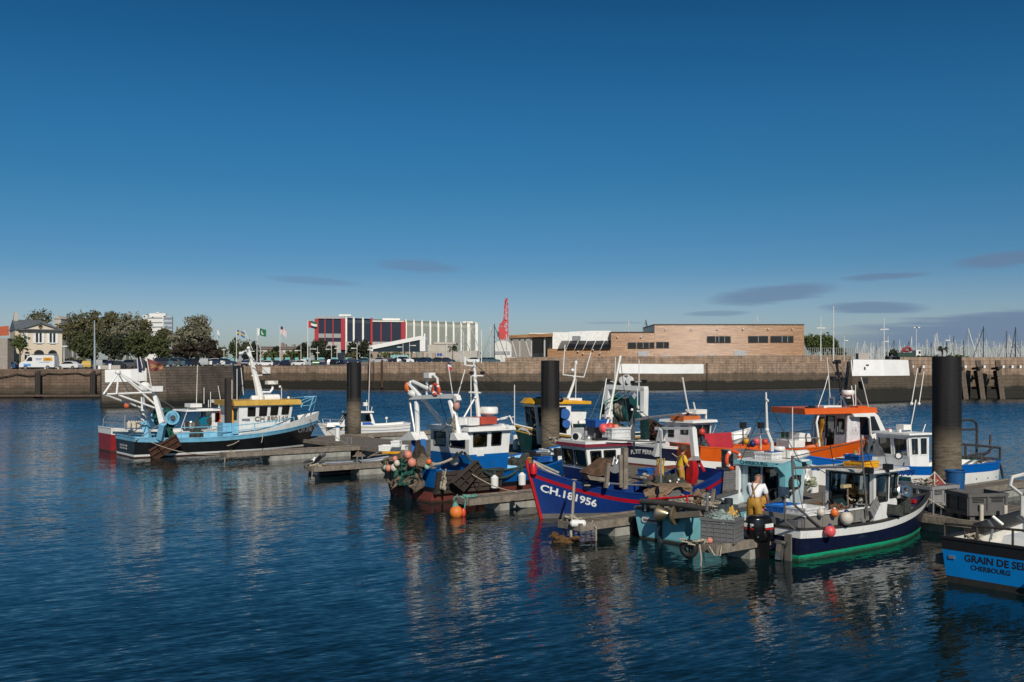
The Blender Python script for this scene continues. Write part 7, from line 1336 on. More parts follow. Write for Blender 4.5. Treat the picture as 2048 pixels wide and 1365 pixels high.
mb = MB();a = b.q(1608,828,-1.25);x1 = xf - .5;c = [(a.x,-1.35),(x1,-1.35),(x1 + .25,0),(x1,1.35),(a.x,1.35)]
mb.add([V((x,y,z1 + .04)) for x,y in c] + [V((x,y * .95,z1 + .30)) for x,y in c],[(4,3,2,1,0),(5,6,7,8,9)] + [(i,(i + 1) % 5,5 + (i + 1) % 5,5 + i) for i in range(5)]);b.part(mb,'roof',ORG,smooth=None)
mb = MB();q = [b.q(u,v,-1.42) for u,v in ((1704,828),(1749,826),(1756,832),(1773,868),(1768,885),(1742,884),(1738,838),(1733,834),(1708,834))];mb.prism([(p.x,p.z) for p in q],lambda p,t: V((p[0],t,p[1])),-1.46,-1.36);b.part(mb,'cabin_side',WHITEC,smooth=None);mb = MB();q = [b.q(u,v,-1.48) for u,v in ((1741,833),(1749,833),(1762,864),(1744,868))];mb.add(q,[(0,1,2,3)]);b.part(mb,'window',GLASSB,smooth=None)
b.tubes('canopy_post',[[(1633,830,1.2),(1625,850,1.2),(1623,868,1.2),(1628,890,1.1)],[(1637,830,-1.2),(1633,845,-1.25),(1640,900,-1.3)]],.05,WHITE,6)
mb = MB();b.qbox(1690,868,1713,891,-1.0,-.4,mb);b.part(mb,'white_locker',WHP);mb = MB();mb.ball(b.q(1706,866,-.7),.3,(1.2,.8,.8));b.part(mb,'white_bundle',WHITEC)
mb = MB();b.qbox(1648,812,1683,822,-.9,-.2,mb);b.part(mb,'white_roof_box',WHITEC);b.tubes('roof_rail',[[(1655,816,-1.1),(1692,816,-1.1)],[(1655,822,-1.1),(1655,816,-1.1)],[(1673,822,-1.1),(1673,816,-1.1)],[(1692,822,-1.1),(1692,812,-1.1),(1683,795,-.6)]],.025,STEEL,5)
radar(b,b.q(1696,791,-.4),.30,.24);b.tubes('radar_frame',[[(1683,822,-.5),(1681,793,-.5),(1712,793,-.3),(1713,818,-.3)],[(1712,795,-.3),(1722,808,-.3),(1726,816,-.3)],[(1681,797,0),(1672,815,0)],[(1658,818,-.5),(1658,796,-.5),(1668,796,-.4),(1668,818,-.4)]],.035,STEEL,5)
b.tubes('aerial',[[(1660,795,-.5),(1657,750,-.5),(1654,715,-.5)],[(1656,752,-.5),(1650,775,-.5),(1636,815,-.6)],[(1711,812,-.6),(1711,770,-.6)],[(1737,815,-.9),(1729,780,-.9),(1722,755,-.9)],[(1714,860,-1.2),(1708,815,-.8),(1703,772,-.6)]],.028,ANT,5)
b.tubes('dark_mast',[[(1684,820,.3),(1681,775,.3),(1676,745,.3),(1672,722,.3)],[(1666,726,.3),(1678,722,.3)],[(1672,760,.3),(1686,755,.3)]],.06,BLACKP,6);lampbox(b,[b.q(1677,748,.3),b.q(1684,759,.3),b.q(1666,757,.3),b.q(1675,724,.3),b.q(1617,818,-1),b.q(1624,816,-1),b.q(1697,822,-1.1)],None,'work_lamp',.2);mb = MB();b.qbox(1716,813,1737,826,-1.1,-.6,mb);b.part(mb,'orange_roof_box',ORG)
mb = MB();q0 = [b.qx(1409,868,.15),b.qx(1463,866,.6),b.qx(1467,903,.6),b.qx(1412,905,.15)];q0 = [b.q(1409,868,-.9),b.q(1463,865,-.9),b.q(1467,903,-1.0),b.q(1412,907,-1.0)];mb.add(q0 + [p + V((0,.07,0)) for p in q0],[(3,2,1,0),(4,5,6,7),(0,1,5,4),(1,2,6,5),(2,3,7,6),(3,0,4,7)]);b.part(mb,'red_screen',mat('red_screen',(.45,.018,.03),.5,dirt=.1),smooth=None)
mb = MB();heap(mb,b.q(1404,900,-.8),.38,.35,.62,12,.3,16);b.top(mb,'covered_gear',mat('dark_tarpaulin',(.02,.024,.032),.6),'dark tarpaulin covered gear left of the red screen','gear');buoy(b,b.q(1404,864,-.9),.14,REDB,'small orange red float on top of the dark tarpaulin',eye=False)
# oilskins, clothesline, buoys on deck
mb = MB();drape(mb,lambda s,t: b.q(1641 - 9 * t * (.4 + .6 * (1 - s)) + 7 * s,838 + 62 * t,-1.0) + V((0,.12 * math.sin(s * 9),0)),12,16,5,.09);b.top(mb,'oilskin',mat('ochre_oilskin',(.42,.20,.02),.6,var=.3,scale=6),'ochre oilskin suit hanging at the after end of the orange canopy','oilskin')
b.tubes('clothes_line',[sag(b.q(1450,870,1.3),b.q(1520,868,1.3),.02) + sag(b.q(1520,868,1.3),b.q(1622,861,1.2),.03),[(1466,895,1.3),(1466,868,1.3)],[(1520,895,1.3),(1520,850,1.3)],[(1610,890,1.3),(1610,862,1.3)]],.02,STEEL,5)
for u0,u1,m,l in ((1562,1569,mat('towel_green',(.22,.42,.12),.9),'green towel on the clothes line, left'),(1571,1578,mat('towel_green',(.22,.42,.12),.9),'green towel on the clothes line, right'),(1580,1586,mat('towel_cream',(.48,.42,.30),.9),'cream cloth on the clothes line next to the green towels'),(1588,1596,mat('towel_cream',(.48,.42,.30),.9),'cream cloth at the right end of the clothes line')):
 mb = MB();drape(mb,lambda s,t: b.q(u0 + (u1 - u0) * s,864 + 17 * t,1.3),6,8,int(u0),.04);b.top(mb,'towel',m,l,'cloth','cloths on the clothes line')
for u,v,r,m,l in ((1492,882,.16,YELB,'yellow buoy on the orange boat deck'),(1513,883,.18,PINKB,'pink buoy on the orange boat deck'),(1530,884,.14,REDB,'small red buoy right of the pink one on the orange boat'),(1505,888,.15,mat('buoy_navy',(.012,.018,.10),.5),'navy buoy between the yellow and the pink ones')): buoy(b,b.q(u,v,.3),r,m,l,eye=False)
for u,l in ((1486,'dark pot marker with square head on the orange boat'),(1522,'dark pot buoy pole with teal flag on the orange boat')): mb = MB();c = b.q(u,892,.2);mb.tube([c,c + V((0,0,.9))],.03,6);mb.box(c + V((0,0,.95)),(.25,.2,.28));b.top(mb,'pot_marker',BLACKP,l,'pot marker')
mb = MB();b.qbox(1578,882,1610,895,-.4,.6,mb);q = [b.q(u,v,-.4) for u,v in ((1602,866),(1622,868),(1628,884),(1600,884))];mb.prism([(p.x,p.z) for p in q],lambda p,t: V((p[0],t,p[1])),-.3,.5);b.part(mb,'engine_casing',WHITE)
b.tubes('deck_rail',[[(1482,905,-1.4),(1482,878,-1.4),(1640,876,-1.4)],[(1560,903,-1.4),(1560,878,-1.4)],[(1588,900,-1.4),(1588,877,-1.4)]],.025,STEEL,5);mb = MB();mb.ball(b.q(1625,896,-.9),.35,(1.3,.6,.45));b.part(mb,'orange_bundle',mat('coral_cloth',(.70,.20,.10),.7))
lampbox(b,[b.q(1656,925,-1.6),b.q(1681,923,-1.6)],None,'hull_fender',.3)
# ================================================================ white boat with blue band, 7709
b = Boat('white_boat','white boat with bright blue band and steel stern frame behind the right pile','fishing boat',TN(4.9,14.4),205,GB)
b.hull(10.6,2.8,(1.02,.98,1.6),[('w',-.4,1),('w',.07,1),('s',-.30,0),('s',0,2)],mats=(WHITEC,mat('beige_bottom',(.30,.25,.17),.7),mat('band_blue',(.0,.11,.43),.4,var=.06)),capm=mat('band_blue',(.0,.11,.43),.4),deckm=WHITEC,bul=.35,tr=.9,stern_round=.2,rake=.7,xm=.4,pb=2.6)
b.hulltext('7709',1813,946,.34,NINK,1,bend=1,xs=1.15)
yw = .85;xa,xf = b.q(1858,900,yw).x,b.q(1821,900,yw).x;z1 = b.q(1840,870,yw).z;z0 = .8
b.house([(xa,-yw,z0),(xf,-yw,z0),(xf,yw,z0),(xa,yw,z0)],[(xa,-yw,z1),(xf + .12,-yw,z1),(xf + .12,yw,z1),(xa,yw,z1)],{2: [(.10,.45,.46,.92),(.55,.45,.90,.92)],1: [(.05,.42,.46,.9),(.54,.42,.95,.9)],3: [(.1,.45,.42,.9),(.55,.1,.9,.92)]},WHITE,over=.14,rth=.07,glassm=glass('clear_cabin_glass',(.75,.78,.76),.03,.8),frame=WHITE)
mb = MB();b.qbox(1792,849,1806,859,-.2,.2,mb);mb.bar(b.q(1799,859,0),b.q(1799,866,0),.12);b.part(mb,'radar_dome',ANT);b.tubes('aerial',[[(1822,866,.1),(1822,852,.1),(1832,800,.1)],[(1827,826,.1),(1831,802,.1)],[(1823,808,.2),(1835,737,.2)],[(1838,808,.2),(1848,743,.2)],[(1845,866,.2),(1851,849,.2)]],.03,ANT,5);mb = MB();mb.ball(b.q(1780,862,-.2),.08);mb.ball(b.q(1823,808,.2),.07);mb.ball(b.q(1838,808,.2),.06);b.part(mb,'roof_lamp',ANT)
mb = MB();mb.cyl(b.q(1797,912,1.3),b.q(1797,912,1.0),.15,14);mb.mi(1);mb.cyl(b.q(1797,912,1.32),b.q(1797,912,1.30),.10,14);b.part(mb,'deck_light',[BLACKP,WHITEC])
STL = mat('dark_steel_tube',(.07,.06,.055),.5,.3)
b.tubes('stern_frame',[[(1905,842,1.0),(1942,840,.6),(1952,845,.3),(1954,860,.2),(1953,910,.2)],[(1905,860,1.0),(1953,859,.2)],[(1905,888,1.15),(1955,891,.8),(2000,896,-.6),(2000,918,-.6)],[(1980,890,0),(1981,870,0)],[(1932,918,1.1),(1940,911,1),(1978,906,.5),(1984,894,.2)],[(1985,896,0),(1960,917,.8)],[(1905,912,1.1),(1965,916,.8),(2000,918,-.6)],[(1931,890,1.0),(1931,914,1.0)],[(1962,910,.8),(1962,926,.9)],[(1958,924,.9),(1985,916,.2),(1998,925,-.6),(2003,940,-.7),(2006,957,-.7)]],.05,STL,7)
mb = MB();mb.lathe([(.45,0),(.47,.1),(.44,.12),(.4,.02)],b.q(1935,918,.2),n=20);b.top(mb,'net_tub',mat('tub_green',(.0,.12,.08),.5),'shallow green tub on the white boat after deck','tub');
mb = MB()
for x in (1,1.7,2.4,3.1,3.8,4.5): p = b.side(x,.42,1);mb.box((p.x,p.y + .005,p.z),(.05,.02,.04))
b.part(mb,'scupper',BLACKP)
mb = MB();a,c = b.q(1777,930,1.0),b.q(1740,930,1.0)
# ================================================================ turquoise boat CHERBOURG
b = Boat('turquoise_boat','turquoise boat with white wheelhouse, net hauler and port name on the roof edge','fishing boat',TN(3.7,-7.35),42,GB)
b.hull(7.6,2.15,(.82,.74,1.62),[('w',-.35,1),('w',.06,1),('s',0,0)],mats=(TURQ,mat('dark_bottom',(.03,.03,.022),.8)),capm=mat('grey_rubber_cap',(.09,.09,.09),.6),deckm=DECKG,inner=mat('inner_pale',(.40,.46,.47),.6),bul=.35,tr=.9,fl=.62,cap=(.11,.09),pb=2.2)
pl = MB();pl.prism([(.62,.48),(.66,.52),(.66,.60),(.62,.64),(.02,.64),(-.02,.60),(-.02,.52),(.02,.48)],lambda p,t: V((t + b.pt(0,.56,1).x,p[0],p[1])),-.035,0);npl = b.part(pl,'name_plate',mat('plate_white',(.6,.58,.54),.5),b.hullo)
mb = MB();x = b.pt(0,.56,1).x - .04
rnd = random.Random(6);y = .585
while y > .06: w = rnd.uniform(.022,.05);mb.box((x,y - w / 2,.56 + rnd.uniform(-.01,.01)),(.012,w,rnd.uniform(.04,.075)));y -= w + .018
b.part(mb,'worn_lettering',mat('worn_ink',(.16,.10,.08),.6),npl,smooth=None)
mb = MB();mb.box((b.pt(0,.2,1).x - .05,-.02,.25),(.10,.10,.9));b.part(mb,'rudder',mat('rudder_dark',(.03,.05,.055),.6))
yw = .85;xa = 5.1;xf = 6.2;z0 = .45;z1 = 1.82
b.house([(xa,-yw,z0),(xf,-.7,z0),(xf,.7,z0),(xa,yw,z0)],[(xa,-yw,z1),(xf + .15,-.75,z1),(xf + .15,.75,z1),(xa,yw,z1)],{3: [(.18,.52,.42,.94),(.50,.05,.80,.95)],0: [(.15,.5,.75,.92)],1: [(.1,.4,.46,.92),(.54,.4,.9,.92)],2: [(.2,.5,.8,.92)]},[mat('cabin_pale_turquoise',(.48,.60,.63),.5,dirt=.2)],roof=False,inside=mat('cabin_inner_dark',(.10,.11,.115),.8))
mb = MB();c = [(xa - .22,-.98),(xf + .35,-.85),(xf + .5,0),(xf + .35,.85),(xa - .22,.98)];mb.add([V((x,y,z1 + .003)) for x,y in c] + [V((x,y,z1 + .14)) for x,y in c],[(4,3,2,1,0),(5,6,7,8,9)] + [(i,(i + 1) % 5,5 + (i + 1) % 5,5 + i) for i in range(5)]);ro = b.part(mb,'roof',TURQ,smooth=None)
mb = MB();mb.box(((xa + xf) / 2,0,z1 + .16),(xf - xa + .4,1.72,.04));b.part(mb,'roof_top',WHITE)
vs,fs = text_mesh('CHERBOURG',.15);mb = MB();mb.add([V((xa - .225,.22 - q.x * 1.15,z1 + .072 + q.y)) for q in vs],fs);b.part(mb,'lettering',mat('dark_teal_ink',(.0,.045,.055),.5),ro,smooth=None)
zr = z1 + .19;a,c = b.q(1516,936,.1),b.q(1545,918,.1);fishbox(b,(xa + .42,.1,zr),(.55,.62,.22),mat('white_fish_plastic',(.66,.66,.65),.5),'white ribbed crate on the turquoise boat roof',slats=2);c = b.q(1572,921,-.4);raft(b,(xa + 1.3,-.55,zr + .14),.7,.13,name='liferaft_canister');mb = MB();mb.box((xa + 1.1,-.15,zr + .13),(.4,.5,.22));b.part(mb,'roof_box',WHITEC)
mb = MB();mb.tube([b.q(1544,915,0),b.q(1543,885,0),b.q(1534,862,0),b.q(1532,785,0)],[.07,.06,.05,.025],7);mb.ball(b.q(1534,802,0),.06);mb.ball(b.q(1534,860,0),.07);b.part(mb,'mast',ANT);radar(b,b.q(1558,902,-.1),.2,.14);mb = MB();b.qbox(1550,904,1564,909,-.2,.1,mb);b.part(mb,'radar_band',BLUETUB)
b.tubes('aerial',[[(1585,925,-.6),(1585,815,-.6)],[(1522,900,.3),(1522,868,.3)],[(1520,876,.3),(1524,866,.3)]],.02,ANT,5);mb = MB();mb.ball(b.q(1496,924,.7),.06);mb.tube([b.q(1490,927,.7),b.q(1508,920,.5)],.04);b.part(mb,'brass_horn',mat('brass',(.5,.36,.14),.3,.8));lampbox(b,[b.q(1530,930,-.1),b.q(1559,932,-.7),b.q(1606,928,-1.0)],None,'roof_lamp',.13)
lifering(b,V((xa - .1,1.08,z1 + .12)),(.25,.97,0),'orange lifebuoy at the left edge of the turquoise boat roof',.28)
for u0,u1 in ((1484,1495),): mb = MB();mb.bar(V((xa - .12,yw + .02,.4)),V((xa - .12,yw + .02,z1)),.12,.12);b.part(mb,'corner_post',WHITE)
mb = MB();a = b.q(1560,950,-1.0);mb.bar(V((xa - .1,-yw - .02,.4)),V((xa - .1,-yw - .02,z1)),.16,.16);b.part(mb,'corner_post',WHITE)
# hydraulic net hauler
mb = MB();q = [b.q(u,v,-1.12) for u,v in ((1550,934),(1598,919),(1602,950),(1583,950),(1578,975),(1566,974),(1566,952))];mb.prism([(p.x,p.z) for p in q],lambda p,t: V((p[0],t,p[1])),-1.2,-1.0);mb.mi(1);c = b.q(1587,966,-1.25);mb.lathe([(.21,-.1),(.21,.1)],c,(.5,1,0),18);mb.mi(0);mb.lathe([(.12,-.14),(.12,-.10)],c,(.5,1,0),16);b.part(mb,'net_hauler',[TURQ,RUBBER]);mb = MB();mb.bar(b.q(1573,992,-1.2),b.q(1575,980,-1.2),.1,.1);b.part(mb,'hauler_fitting',STAIN)
mb = MB();heap(mb,(2.2,0,.45),1.3,.75,.42,7,.5,24);b.top(mb,'fishing_net',mat('blue_grey_net',(.05,.065,.075),.95,var=.6,scale=14,bump=1.0,bscale=40),'blue grey net heaped in the turquoise boat cockpit','fishing net')
mb = MB();tangle(mb,b.q(1615,972,-.2),.25,.25,.2,.03,3,16);b.top(mb,'rope_coil',mat('sage_rope',(.26,.28,.18),.9),'sage green rope coil in the turquoise boat bow','rope');mb = MB();b.qbox(1625,942,1637,985,-.1,.1,mb);drape(mb,lambda s,t: b.q(1601 + 18 * s,935 + 28 * t,-.2),8,8,3,.1);b.part(mb,'white_bow_gear',WHITEC);mb = MB();mb.ball(b.q(1631,939,0),.14,(1.3,1,.5));b.part(mb,'blue_lamp',BLUETUB)
# stern gear: dark beam, brass-coloured cone, disc and roller
DKT = mat('dark_grey_tube',(.055,.053,.048),.6,dirt=.2);X_ = -.24
b.tubes('stern_beam',[[b.qx(1282,1003,X_),b.qx(1340,1008,X_),b.qx(1414,1019,X_)]],.085,DKT,10)
mb = MB();c = b.qx(1322,1027,X_);c2 = b.qx(1336,1028,X_);mb.lathe([(.03,-.30),(.06,-.26),(.24,.02),(.25,.06),(.20,.12)],c,(-.15,1,0),24);b.part(mb,'hauler_cone',mat('worn_brass',(.40,.33,.22),.32,.85,dirt=.4))
mb = MB();mb.lathe([(.26,-.03),(.27,0),(.26,.04)],b.qx(1350,1031,X_),(-.2,1,0),26);b.part(mb,'hauler_disc',mat('worn_bronze',(.22,.17,.11),.5,.6,dirt=.4));mb = MB();mb.bar(b.qx(1352,1031,X_),b.qx(1404,1027,X_),.20,.16);mb.mi(1);mb.bar(b.qx(1352,1036,X_ + .02),b.qx(1404,1033,X_ + .02),.2,.05);b.part(mb,'roller_box',[mat('bronze_beam',(.20,.165,.125),.5,dirt=.4),BLACKP])
b.tubes('stern_post',[[b.qx(1291,1022,X_ + .1),b.qx(1291,1004,X_ + .1)],[b.qx(1414,1022,X_),b.qx(1415,988,X_)],[b.qx(1380,1022,X_ + .1),b.qx(1380,1012,X_ + .1)],[b.qx(1410,1030,X_),b.qx(1409,1060,X_)]],.04,STEEL,8);mb = MB();mb.bar(b.qx(1292,1008,0),b.qx(1292,1024,0),.22,.12);b.part(mb,'beam_bracket',BLACKP)
b.tubes('red_rail',[[b.qx(1297,999,.1),b.qx(1345,996,.3),b.qx(1395,991,.3)],[b.qx(1374,990,.2),b.qx(1375,1004,.2)]],.035,REDP,6)
mb = MB();drape(mb,lambda s,t: b.qx(1318 + 18 * s,992 + 13 * t,.3),8,8,4,.06);b.top(mb,'rag',mat('salmon_rag',(.38,.16,.12),.9),'salmon coloured rag hung over the red rail','cloth')
mb = MB();drape(mb,lambda s,t: b.qx(1388 + 20 * s - 6 * t * s,980 + 34 * t,.35),10,14,8,.13);b.top(mb,'net_cloth',BRCL,'brown net cloth draped over the rail near the turquoise stern','fishing net')
mb = MB();mb.torus(b.q(1420,1000,.2),.09,.025,(.3,1,0));b.part(mb,'white_hose',WHITEC)
# crate with brown cloth on the middle finger pontoon
p = TN(5.5,-5.2);f2 = Frame('scratch','x','x',(p.x,p.y),NA - 12);fishbox(f2,(0,0,.5),(.78,.72,.75),GREYPL,'slatted grey crate half covered by brown cloth behind the turquoise stern',slats=5)
mb = MB()
def dc(s,t): x = -.55 + 1.2 * s;return V((x,-.46 - .03 * t,1.30 - t * (.5 * abs(s - .55) ** 1.5 * 2.2 + .03))) if t > .35 else V((x,-.46 + .8 * (1 - t / .35),1.30))
drape(mb,dc,22,16,6,.09);f2.top(mb,'brown_cloth',BRCL,'brown netting cloth hanging over the slatted grey crate','cloth')
mb = MB();drape(mb,lambda s,t: V((-.95 + .35 * s,-.3,1.25 - .75 * t)),8,14,9,.14);f2.top(mb,'net_cloth',BRCL,'brown net hanging on a post left of the slatted crate','fishing net');bpy.data.objects.remove(f2.e)
# grey crate with pale net, tyre and ropes on the short finger
p = TN(.8,-8.15);f2 = Frame('scratch','x','x',(p.x,p.y),NA - 70)
fishbox(f2,(0,0,.49),(.88,.66,.60),GREYPL,'grey slatted crate full of pale green net on the short finger pontoon',slats=5);mb = MB();heap(mb,(0,0,.98),.42,.33,.24,5,.22,18);tangle(mb,(0,0,1.08),.3,.22,.12,.010,4,26);f2.top(mb,'pale_net',mat('pale_green_net',(.34,.42,.38),.9,var=.5,scale=16,bump=1.0,bscale=45),'pale green netting heaped in the grey slatted crate','fishing net');bpy.data.objects.remove(f2.e)
mb = MB();p = TN(1.05,-9.0);mb.torus((p.x - .1,p.y - .05,.36),.16,.085,(.5,.9,.1),20,10);tag(mb.build('tyre',RUBBER,recenter=True),'black tyre fender at the short finger pontoon tip','tyre');mb = MB();q = TN(.9,-8.95);tangle(mb,V((q.x,q.y,.5)),.3,.2,.08,.022,5,14);mb.tube([V((q.x,q.y - .15,.5)),V((q.x + .02,q.y - .3,.2)),V((q.x,q.y - .3,-.1))],.02,5);tag(mb.build('rope_coil',ROPE,recenter=True),'tangle of pale ropes on the short finger pontoon tip','rope');q = TN(.7,-8.75);mb = MB();mb.ball((q.x,q.y,.58),.08);tag(mb.build('buoy',SALMON,recenter=True),'tiny salmon float among ropes on the short finger pontoon','buoy')
mb = MB();q = TN(.5,-9.0);mb.tube([V((q.x,q.y,.5)),V((q.x + .1,q.y - .12,.3)),V((q.x + .25,q.y - .1,.28)),V((q.x + .3,q.y,.5))],.018,5);tag(mb.build('rope',ROPE,recenter=True),'loop of rope hanging from the short finger pontoon','rope')
# grey boxes on the walkway behind
f2 = Frame('scratch','x','x',TN(8.05,1.35),NA - 20)
def palbox(fr,c,sz,label,group='grey plastic pallet boxes',m=GREYPL):
 L,W_,h = sz;mb = MB();t = .045;z0 = .14
 mb.box((0,0,z0 + .03),(L,W_,.06))
 for s in (-1,1):
  mb.box((0,s * (W_ / 2 - t / 2),z0 + .06 + (h - z0 - .06) / 2),(L,t,h - z0 - .06));mb.box((s * (L / 2 - t / 2),0,z0 + .06 + (h - z0 - .06) / 2),(t,W_ - 2 * t,h - z0 - .06))
  for x in (-L / 2 + .03,0,L / 2 - .03): mb.box((x,s * (W_ / 2 + .02),z0 + (h - z0) / 2),(.07,.04,h - z0));
  for y in (-W_ / 2 + .03,0,W_ / 2 - .03): mb.box((s * (L / 2 + .02),y,z0 + (h - z0) / 2),(.04,.07,h - z0))
  mb.box((0,s * (W_ / 2 + .025),h - .05),(L + .08,.05,.10));mb.box((s * (L / 2 + .025),0,h - .05),(.05,W_,.10));mb.box((0,s * (W_ / 2 + .02),z0 + .06),(L,.042,.12));mb.box((s * (L / 2 + .02),0,z0 + .06),(.042,W_,.12))
  for y in (-1,0,1): mb.box((s * L * .38,y * W_ * .4,z0 / 2),(.16,.14,z0))
 mb.mi(1)
 for s in (-1,1):
  for x in (-L / 4,L / 4):
   for k in range(3): mb.box((x,s * (W_ / 2 + .002),h - .16 - k * .045),(L * .30,.012,.022))
  for y in (-W_ / 4,W_ / 4):
   for k in range(3): mb.box((s * (L / 2 + .002),y,h - .16 - k * .045),(.012,W_ * .30,.022))
 mb.v = [tuple(V(c) + V(p)) for p in mb.v];return fr.top(mb,'pallet_box',[m,BLACKP],label,'pallet box',group,smooth=None)
palbox(f2,(.15,.1,.48),(1.15,1.0,.72),'large grey pallet box carrying slatted crates on the walkway');fishbox(f2,(.2,.1,1.20),(1.0,.85,.36),GREYPL,'lower slatted grey crate on the large pallet box',slats=4);fishbox(f2,(.2,.1,1.57),(1.0,.85,.30),GREYPL,'topmost slatted grey crate of the tall stack',slats=4,lid=True);fishbox(f2,(-.75,-.2,.48),(.78,.62,.34),GREYPL,'slatted grey crate at the bottom of the low front stack');fishbox(f2,(-.75,-.2,.83),(.78,.62,.32),GREYPL,'upper slatted grey crate of the low front stack');bpy.data.objects.remove(f2.e)
p = TN(2.2,-3.4);f2 = Frame('scratch','x','x',TN(1.3,-5.6),NA);mb = MB();drape(mb,lambda s,t: V((-.2 + .5 * s,.3,1.35 - .85 * t)),12,16,11,.16);f2.top(mb,'oilskin',mat('ochre_oilskin',(.42,.20,.02),.6),'ochre oilskin jacket hanging left of the turquoise cabin post','oilskin')
mb = MB();heap(mb,(-.9,.45,.5),.4,.3,.5,3,.4,16);f2.top(mb,'oilskin',mat('yellow_oilskin',(.62,.36,.06),.6,var=.3,scale=6),'crumpled yellow oilskin lying beside the pink buoy','oilskin');mb = MB();heap(mb,(-.6,.05,.8),.2,.18,.25,9,.4,12);f2.top(mb,'red_cloth',mat('red_cloth',(.62,.03,.02),.7),'bright red cloth between the yellow oilskin and the pink buoy','cloth')
buoy(f2,(-.75,-.35,.92),.23,mat('pale_pink_buoy',(.72,.26,.30),.45,dirt=.2),'large pale pink buoy beside the man in yellow waders',eye=False);mb = MB();heap(mb,(-.9,-.25,.48),.45,.4,.35,5,.4,14);f2.top(mb,'covered_gear',mat('dark_tarpaulin',(.02,.024,.032),.6),'dark tarpaulin under the pale pink buoy','gear');bpy.data.objects.remove(f2.e)
# ================================================================ navy and green boat, nearest on the right
b = Boat('white_navy_boat','navy hulled boat with white rail and bright green bottom, open white wheelhouse','fishing boat',TN(.22,-6.75),36.5,GB)
b.hull(7.25,1.75,(.80,.70,1.12),[('w',-.35,0),('w',.15,0),('w',.19,3),('s',-.21,1),('s',0,2)],mats=(GREENBT,NAVYH,WHITE,BLACKP),capm=mat('dark_rubber_cap',(.035,.032,.03),.6),deckm=DECKG,inner=NAVYH,bul=.3,tr=.93,xm=.4,fl=.86,rake=.75,pb=2.7)
yw = -.78;xa,xf = b.q(1748,985,yw).x,b.q(1798,985,yw).x;z1 = b.q(1765,944,yw).z;z0 = .55
b.house([(xa,yw,z0),(xf,yw + .1,z0),(xf,-yw - .1,z0),(xa,-yw,z0)],[(xa,yw,z1),(xf + .15,yw + .1,z1),(xf + .15,-yw - .1,z1),(xa,-yw,z1)],{0: [(.10,.46,.56,.93),(.66,.50,.94,.93)],3: [(.10,.02,.90,.94)],1: [(.08,.46,.46,.92),(.54,.46,.92,.92)],2: [(.1,.46,.9,.93)]},[WHITE],over=.1,rth=.07,inside=mat('dark_lining',(.03,.03,.032),.7),roof=[(xa - .35,-1.0,z1),(xf + .35,-.9,z1),(xf + .35,.9,z1),(xa - .35,1.0,z1)],roofm=mat('roof_white_stained',(.62,.61,.58),.6,dirt=.5),glassm=glass('clear_cabin_glass',(.75,.78,.76),.03,.8))
zr = z1 + .08;a,c = b.q(1730,940,-.1),b.q(1774,926,-.1);fishbox(b,(xa + .35,-.15,zr),(.80,.55,.17),YELB,'yellow fish box on the roof of the navy and green boat',slats=1);fishbox(b,(xa + .5,.05,zr + .175),(.62,.45,.17),BLUETUB,'blue fish box on top of the yellow one',slats=1)
lampbox(b,[b.q(1677,941,.5),b.q(1737,941,-.9),b.q(1776,934,-1.0)],None,'roof_lamp',.17);b.tubes('roof_rail',[[(1703,935,.6),(1706,912,.6),(1770,912,-.3),(1774,935,-.5)],[(1703,938,.5),(1742,926,.2)]],.02,STEEL,5)
b.tubes('frame_pole',[[V((1.0,-.80,.7)),b.q(1588,1010,-.78),b.q(1584,912,-.75)],[b.q(1735,1033,-.85),b.q(1726,930,-.8),b.q(1722,870,-.78)],[b.q(1585,936,-.75),b.q(1655,935,-.76),b.q(1726,934,-.78)],[V((.15,-.7,.7)),b.q(1571,1045,-.55),b.q(1569,1000,-.5)],[b.q(1647,1020,-.4),b.q(1647,985,-.4)]],.03,mat('grey_pole',(.15,.14,.13),.5,.3),7)
b.tubes('wire',[[b.q(1590,920,-.7),b.q(1640,940,0),b.q(1680,965,.3)],[b.q(1660,890,.3),b.q(1668,935,.6)],[b.q(1724,880,-.7),b.q(1745,935,-.6)]],.012,BLACKP,4)
for (u,v,m,l) in ((1711,908,mat('flag_lime',(.30,.62,.15),.7),'lime green marker flag bundled beside the frame pole'),(1718,902,mat('flag_orange',(.80,.17,.06),.7),'orange marker flag bundled beside the frame pole')):
 mb = MB();drape(mb,lambda s,t: b.q(u + (-4 + 8 * s) * (.3 + .9 * t * (1.2 - t)),v - 6 + 32 * t,.1),6,12,int(u),.04);mb.mi(1);mb.tube([b.q(u - 4,v + 40,.1),b.q(u,v - 6,.1)],.015,5);b.top(mb,'marker_flag',[m,STEEL],l,'marker flag')
mb = MB();b.qbox(1734,905,1754,912,.2,.5,mb);heap(mb,b.q(1745,912,.3),.4,.3,.5,3,.3,12);b.top(mb,'grey_tarp',CANV,'grey tarpaulin bundle behind the yellow box','tarpaulin')
